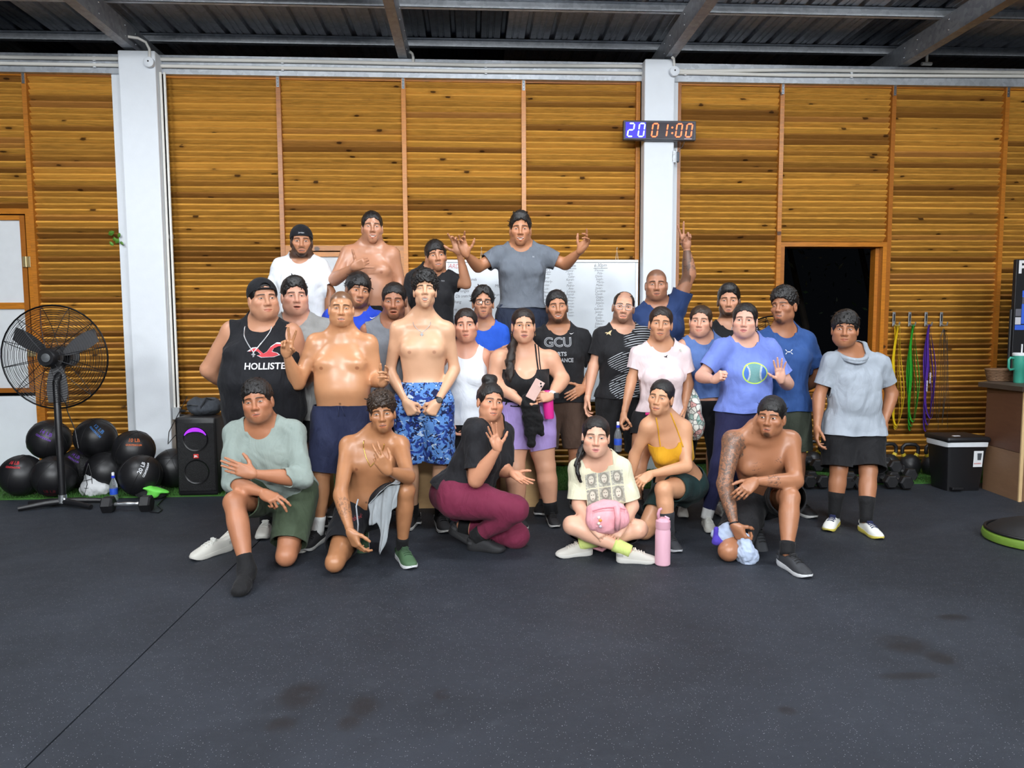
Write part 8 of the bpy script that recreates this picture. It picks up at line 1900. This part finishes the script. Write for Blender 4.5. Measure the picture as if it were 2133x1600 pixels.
# mini backpack on the lap
B_ = ALLB['p26']; c = at(1265, 1078, 4.5 - .30); o = empty('mini_backpack', c); tag(o, 'small pink nylon backpack on the lap of the woman sitting cross legged', 'backpack'); MK = cloth('pink_nylon', C(232, 164, 172), .5)
bag_sdf('bag_body', [Ell(c + [0, .02, .03], (.125, .055, .075)), Ell(c + [-.05, .0, -.01], (.085, .06, .07)), Ell(c + [.05, .0, -.01], (.085, .06, .07)), Ell(c + [0, 0, -.05], (.10, .05, .05))], MK, .007, .005, 30, 11, (), o)
mb = MB(); mb.tube([(.045, -.06, .085), (.05, -.075, .02), (.045, -.065, -.06)], [.020, .020, .018], 6); mb.build('strap', MK, o, True); mb = MB(); mb.tube([(-.10, -.05, .055), (-.04, -.066, .075), (.04, -.066, .08), (.10, -.05, .06)], .004, 6); mb.build('zip', cloth('pink_zip', C(214, 130, 142)), o)
mb = MB(); q = [atz(x, y, z) - c for x, y, z in ((1222, 1100, .17), (1216, 1122, .09), (1232, 1138, .05), (1254, 1146, .03), (1270, 1134, .06), (1288, 1118, .12))]; mb.tube(q, [.014] * 6, 6); mb.build('shoulder_strap', MK, o, True)
for k in range(4): mb = MB(); mb.sphere((-.065 + .010 * (k % 2), -.072, .02 - .018 * k), (.010, .005, .009), 10); mb.build('charm', plain('charm_%d' % k, (C(240, 236, 230), C(240, 150, 60), C(236, 230, 210), C(206, 190, 200))[k], .4), o, True)
# phone, black towel and magenta bottle held by the woman in lavender
c = Jp('p13', 1115, 812, -.335); o = empty('phone', c); tag(o, 'rose gold phone held against the lavender shorts', 'phone'); M = Matrix.Rotation(math.radians(30), 4, 'Y'); mb = MB(); mb.bbox((-.036, -.004, -.072), (.036, .004, .072), .003, 0, M); mb.build('case', plain('rose_gold', C(214, 178, 168), .35), o)
mb = MB(); mb.bbox((.002, -.0065, .030), (.032, -.004, .064), .002, 0, M); mb.build('camera_block', plain('rose_block', C(224, 192, 184), .3), o)
for dx, dz in ((.011, .056), (.023, .040)): mb = MB(); mb.sphere(tuple(M @ Vector((dx, -.007, dz))), (.007, .003, .007), 10); mb.build('camera_lens', M_BLACKP, o)
c = Jp('p13', 1112, 880, -.26); o = empty('hand_towel', c); tag(o, 'black hand towel hanging from the hands of the woman in lavender shorts', 'towel')
bag_sdf('cloth', [Limb(Jp('p13', 1100, 836, -.24), Jp('p13', 1108, 926, -.23), [0, .4, 1], [.050, .048, .030]), Limb(Jp('p13', 1116, 850, -.25), Jp('p13', 1128, 905, -.24), [0, .5, 1], [.032, .034, .020])], cloth('black_towel', C(18, 18, 20)), .008, .007, 36, 4, (), o)
p = Jp('p13', 1144, 872, -.20); o = empty('sports_bottle', p); tag(o, 'magenta sports bottle tucked under the arm of the woman in lavender shorts', 'bottle'); mb = MB(); hb = .20; mb.lathe([(.001, 0), (.032, 0), (.036, .01), (.038, .12), (.034, .15), (.036, .17), (.030, hb), (.001, hb)], 20, 0, Matrix.Rotation(math.radians(-4), 4, 'Y')); mb.build('bottle', plain('magenta_bottle', C(214, 44, 140), .35), o, True, 40)
mb = MB(); mb.lathe([(.031, .155), (.039, .155), (.039, .168), (.031, .168)], 20, 0, Matrix.Rotation(math.radians(-4), 4, 'Y')); mb.build('grip_ring', plain('magenta_ring', C(236, 120, 180), .4), o, True, 40)
# tote bag and water bottle of the woman in pink
def doodle(colr, tl, t):
    n = voro(t, 26, 'Distance', 'DISTANCE_TO_EDGE'); c = mix(step(n, .09, .05) * .8, colr, C(40, 42, 46)); r, g_, b_ = sep(voro(t, 26, 'Color')); c = mix(step(r, .78, .82) * .6, c, C(92, 150, 140)); c = mix(step(g_, .86, .9) * .6, c, C(190, 92, 90)); m = step(noise(t, 60, 2), .6, .63); return mix(m * .7, c, C(50, 52, 56))
p = Jp('p17', 1444, 860, .02); o = empty('tote_bag', p); tag(o, 'white tote bag covered in small doodles hanging beside the pale pink tee', 'bag')
bag_sdf('bag_body', [Ell(p + [0, 0, -.02], (.055, .10, .16)), Ell(p + [.01, 0, -.09], (.065, .11, .11)), Limb(p + [-.01, 0, .08], p + [-.03, .0, .22], [0, 1], [.045, .016])], cloth('doodle_canvas', C(214, 214, 206), pat=doodle), .008, .004, 26, 6, (), o)
mb = MB(); q = [p + [-.03, 0, .2], Jp('p17', 1425, 760, .0), Jp('p17', 1418, 728, -.07), Jp('p17', 1408, 722, 0), Jp('p17', 1428, 760, .08)]; mb.tube([tuple(np.array(v) - p) for v in q], .010, 6); mb.build('strap', cloth('canvas_strap', C(206, 204, 198)), o, True)
p = Jp('p17', 1287, 940, -.08); o = bottle(p, 'clear water bottle hanging from the hand of the woman in pale pink', .85)
# tee shirt draped over the raised knee of the man with the chain
B_ = ALLB['p24']; kB, hB = B_.j['kB'], B_.j['hB']; o = empty('draped_shirt', kB); tag(o, 'light grey tee shirt draped over the knee of the shirtless kneeling man', 'towel')
q1, q2, q3 = hB + (kB - hB) * .38 + [-.03, -.02, .085], hB + (kB - hB) * .70 + [-.025, -.035, .080], kB + [-.03, -.055, .050]
mg = cloth('grey_marl', C(150, 156, 160))
drape('front_fall', [at(766, 1052, 4.22), at(790, 1030, 4.20), at(812, 1012, 4.16), at(832, 1010, 4.12)], [.13, .16, .16, .40, .36, .15, .12], mg, o, .011, 3, (-.08, -.10, -1), 14, 3)
drape('over_the_knee', [at(768, 1050, 4.20), at(790, 1028, 4.19), at(812, 1010, 4.15), at(832, 1008, 4.11)], [.14, .15, .16, .17], mg, o, .006, 2, (.35, .9, .1), 8, 5)
cd = empty('shorts_cord', at(745, 1045, 4.08)); tag(cd, 'grey drawstring hanging from the shorts of the shirtless kneeling man', 'cord'); mb = MB()
mb.tube([tuple(at(x, y, 4.08 + dy) - np.array(cd.location)) for x, y, dy in ((746, 1040, .02), (742, 1055, 0), (744, 1075, -.01), (746, 1092, -.02), (745, 1108, -.02))], .005, 6); mb.build('cord', cloth('cord_grey', C(150, 154, 160)), cd, True)
# pale cloth in the fist of the tattooed man
B_ = ALLB['p28']; c = at(1550, 1140, 4.12); o = empty('pale_cloth', c); tag(o, 'crumpled pale blue and violet cloth in the fist of the tattooed man', 'cloth')
bag_sdf('cloth', [Ell(at(1554, 1150, 4.13), (.058, .05, .072)), Limb(at(1548, 1122, 4.13), at(1556, 1160, 4.12), [0, 1], [.03, .06])], cloth('pale_blue_cloth', C(176, 190, 214)), .006, .008, 46, 12, (), o)
bag_sdf('cloth_tail', [Limb(at(1518, 1104, 4.20), at(1508, 1122, 4.22), [0, 1], [.045, .05]), Ell(at(1500, 1112, 4.24), (.05, .05, .04))], cloth('pale_blue_cloth', BLK), .007, .006, 40, 13, (), o)
bag_sdf('violet_edge', [Limb(at(1492, 1128, 4.19), at(1524, 1134, 4.17), [0, 1], [.020, .014]), Limb(at(1492, 1102, 4.2), at(1490, 1126, 4.2), [0, 1], [.014, .018])], cloth('violet_cloth', C(74, 58, 166)), .006, .003, 40, 14, (), o)
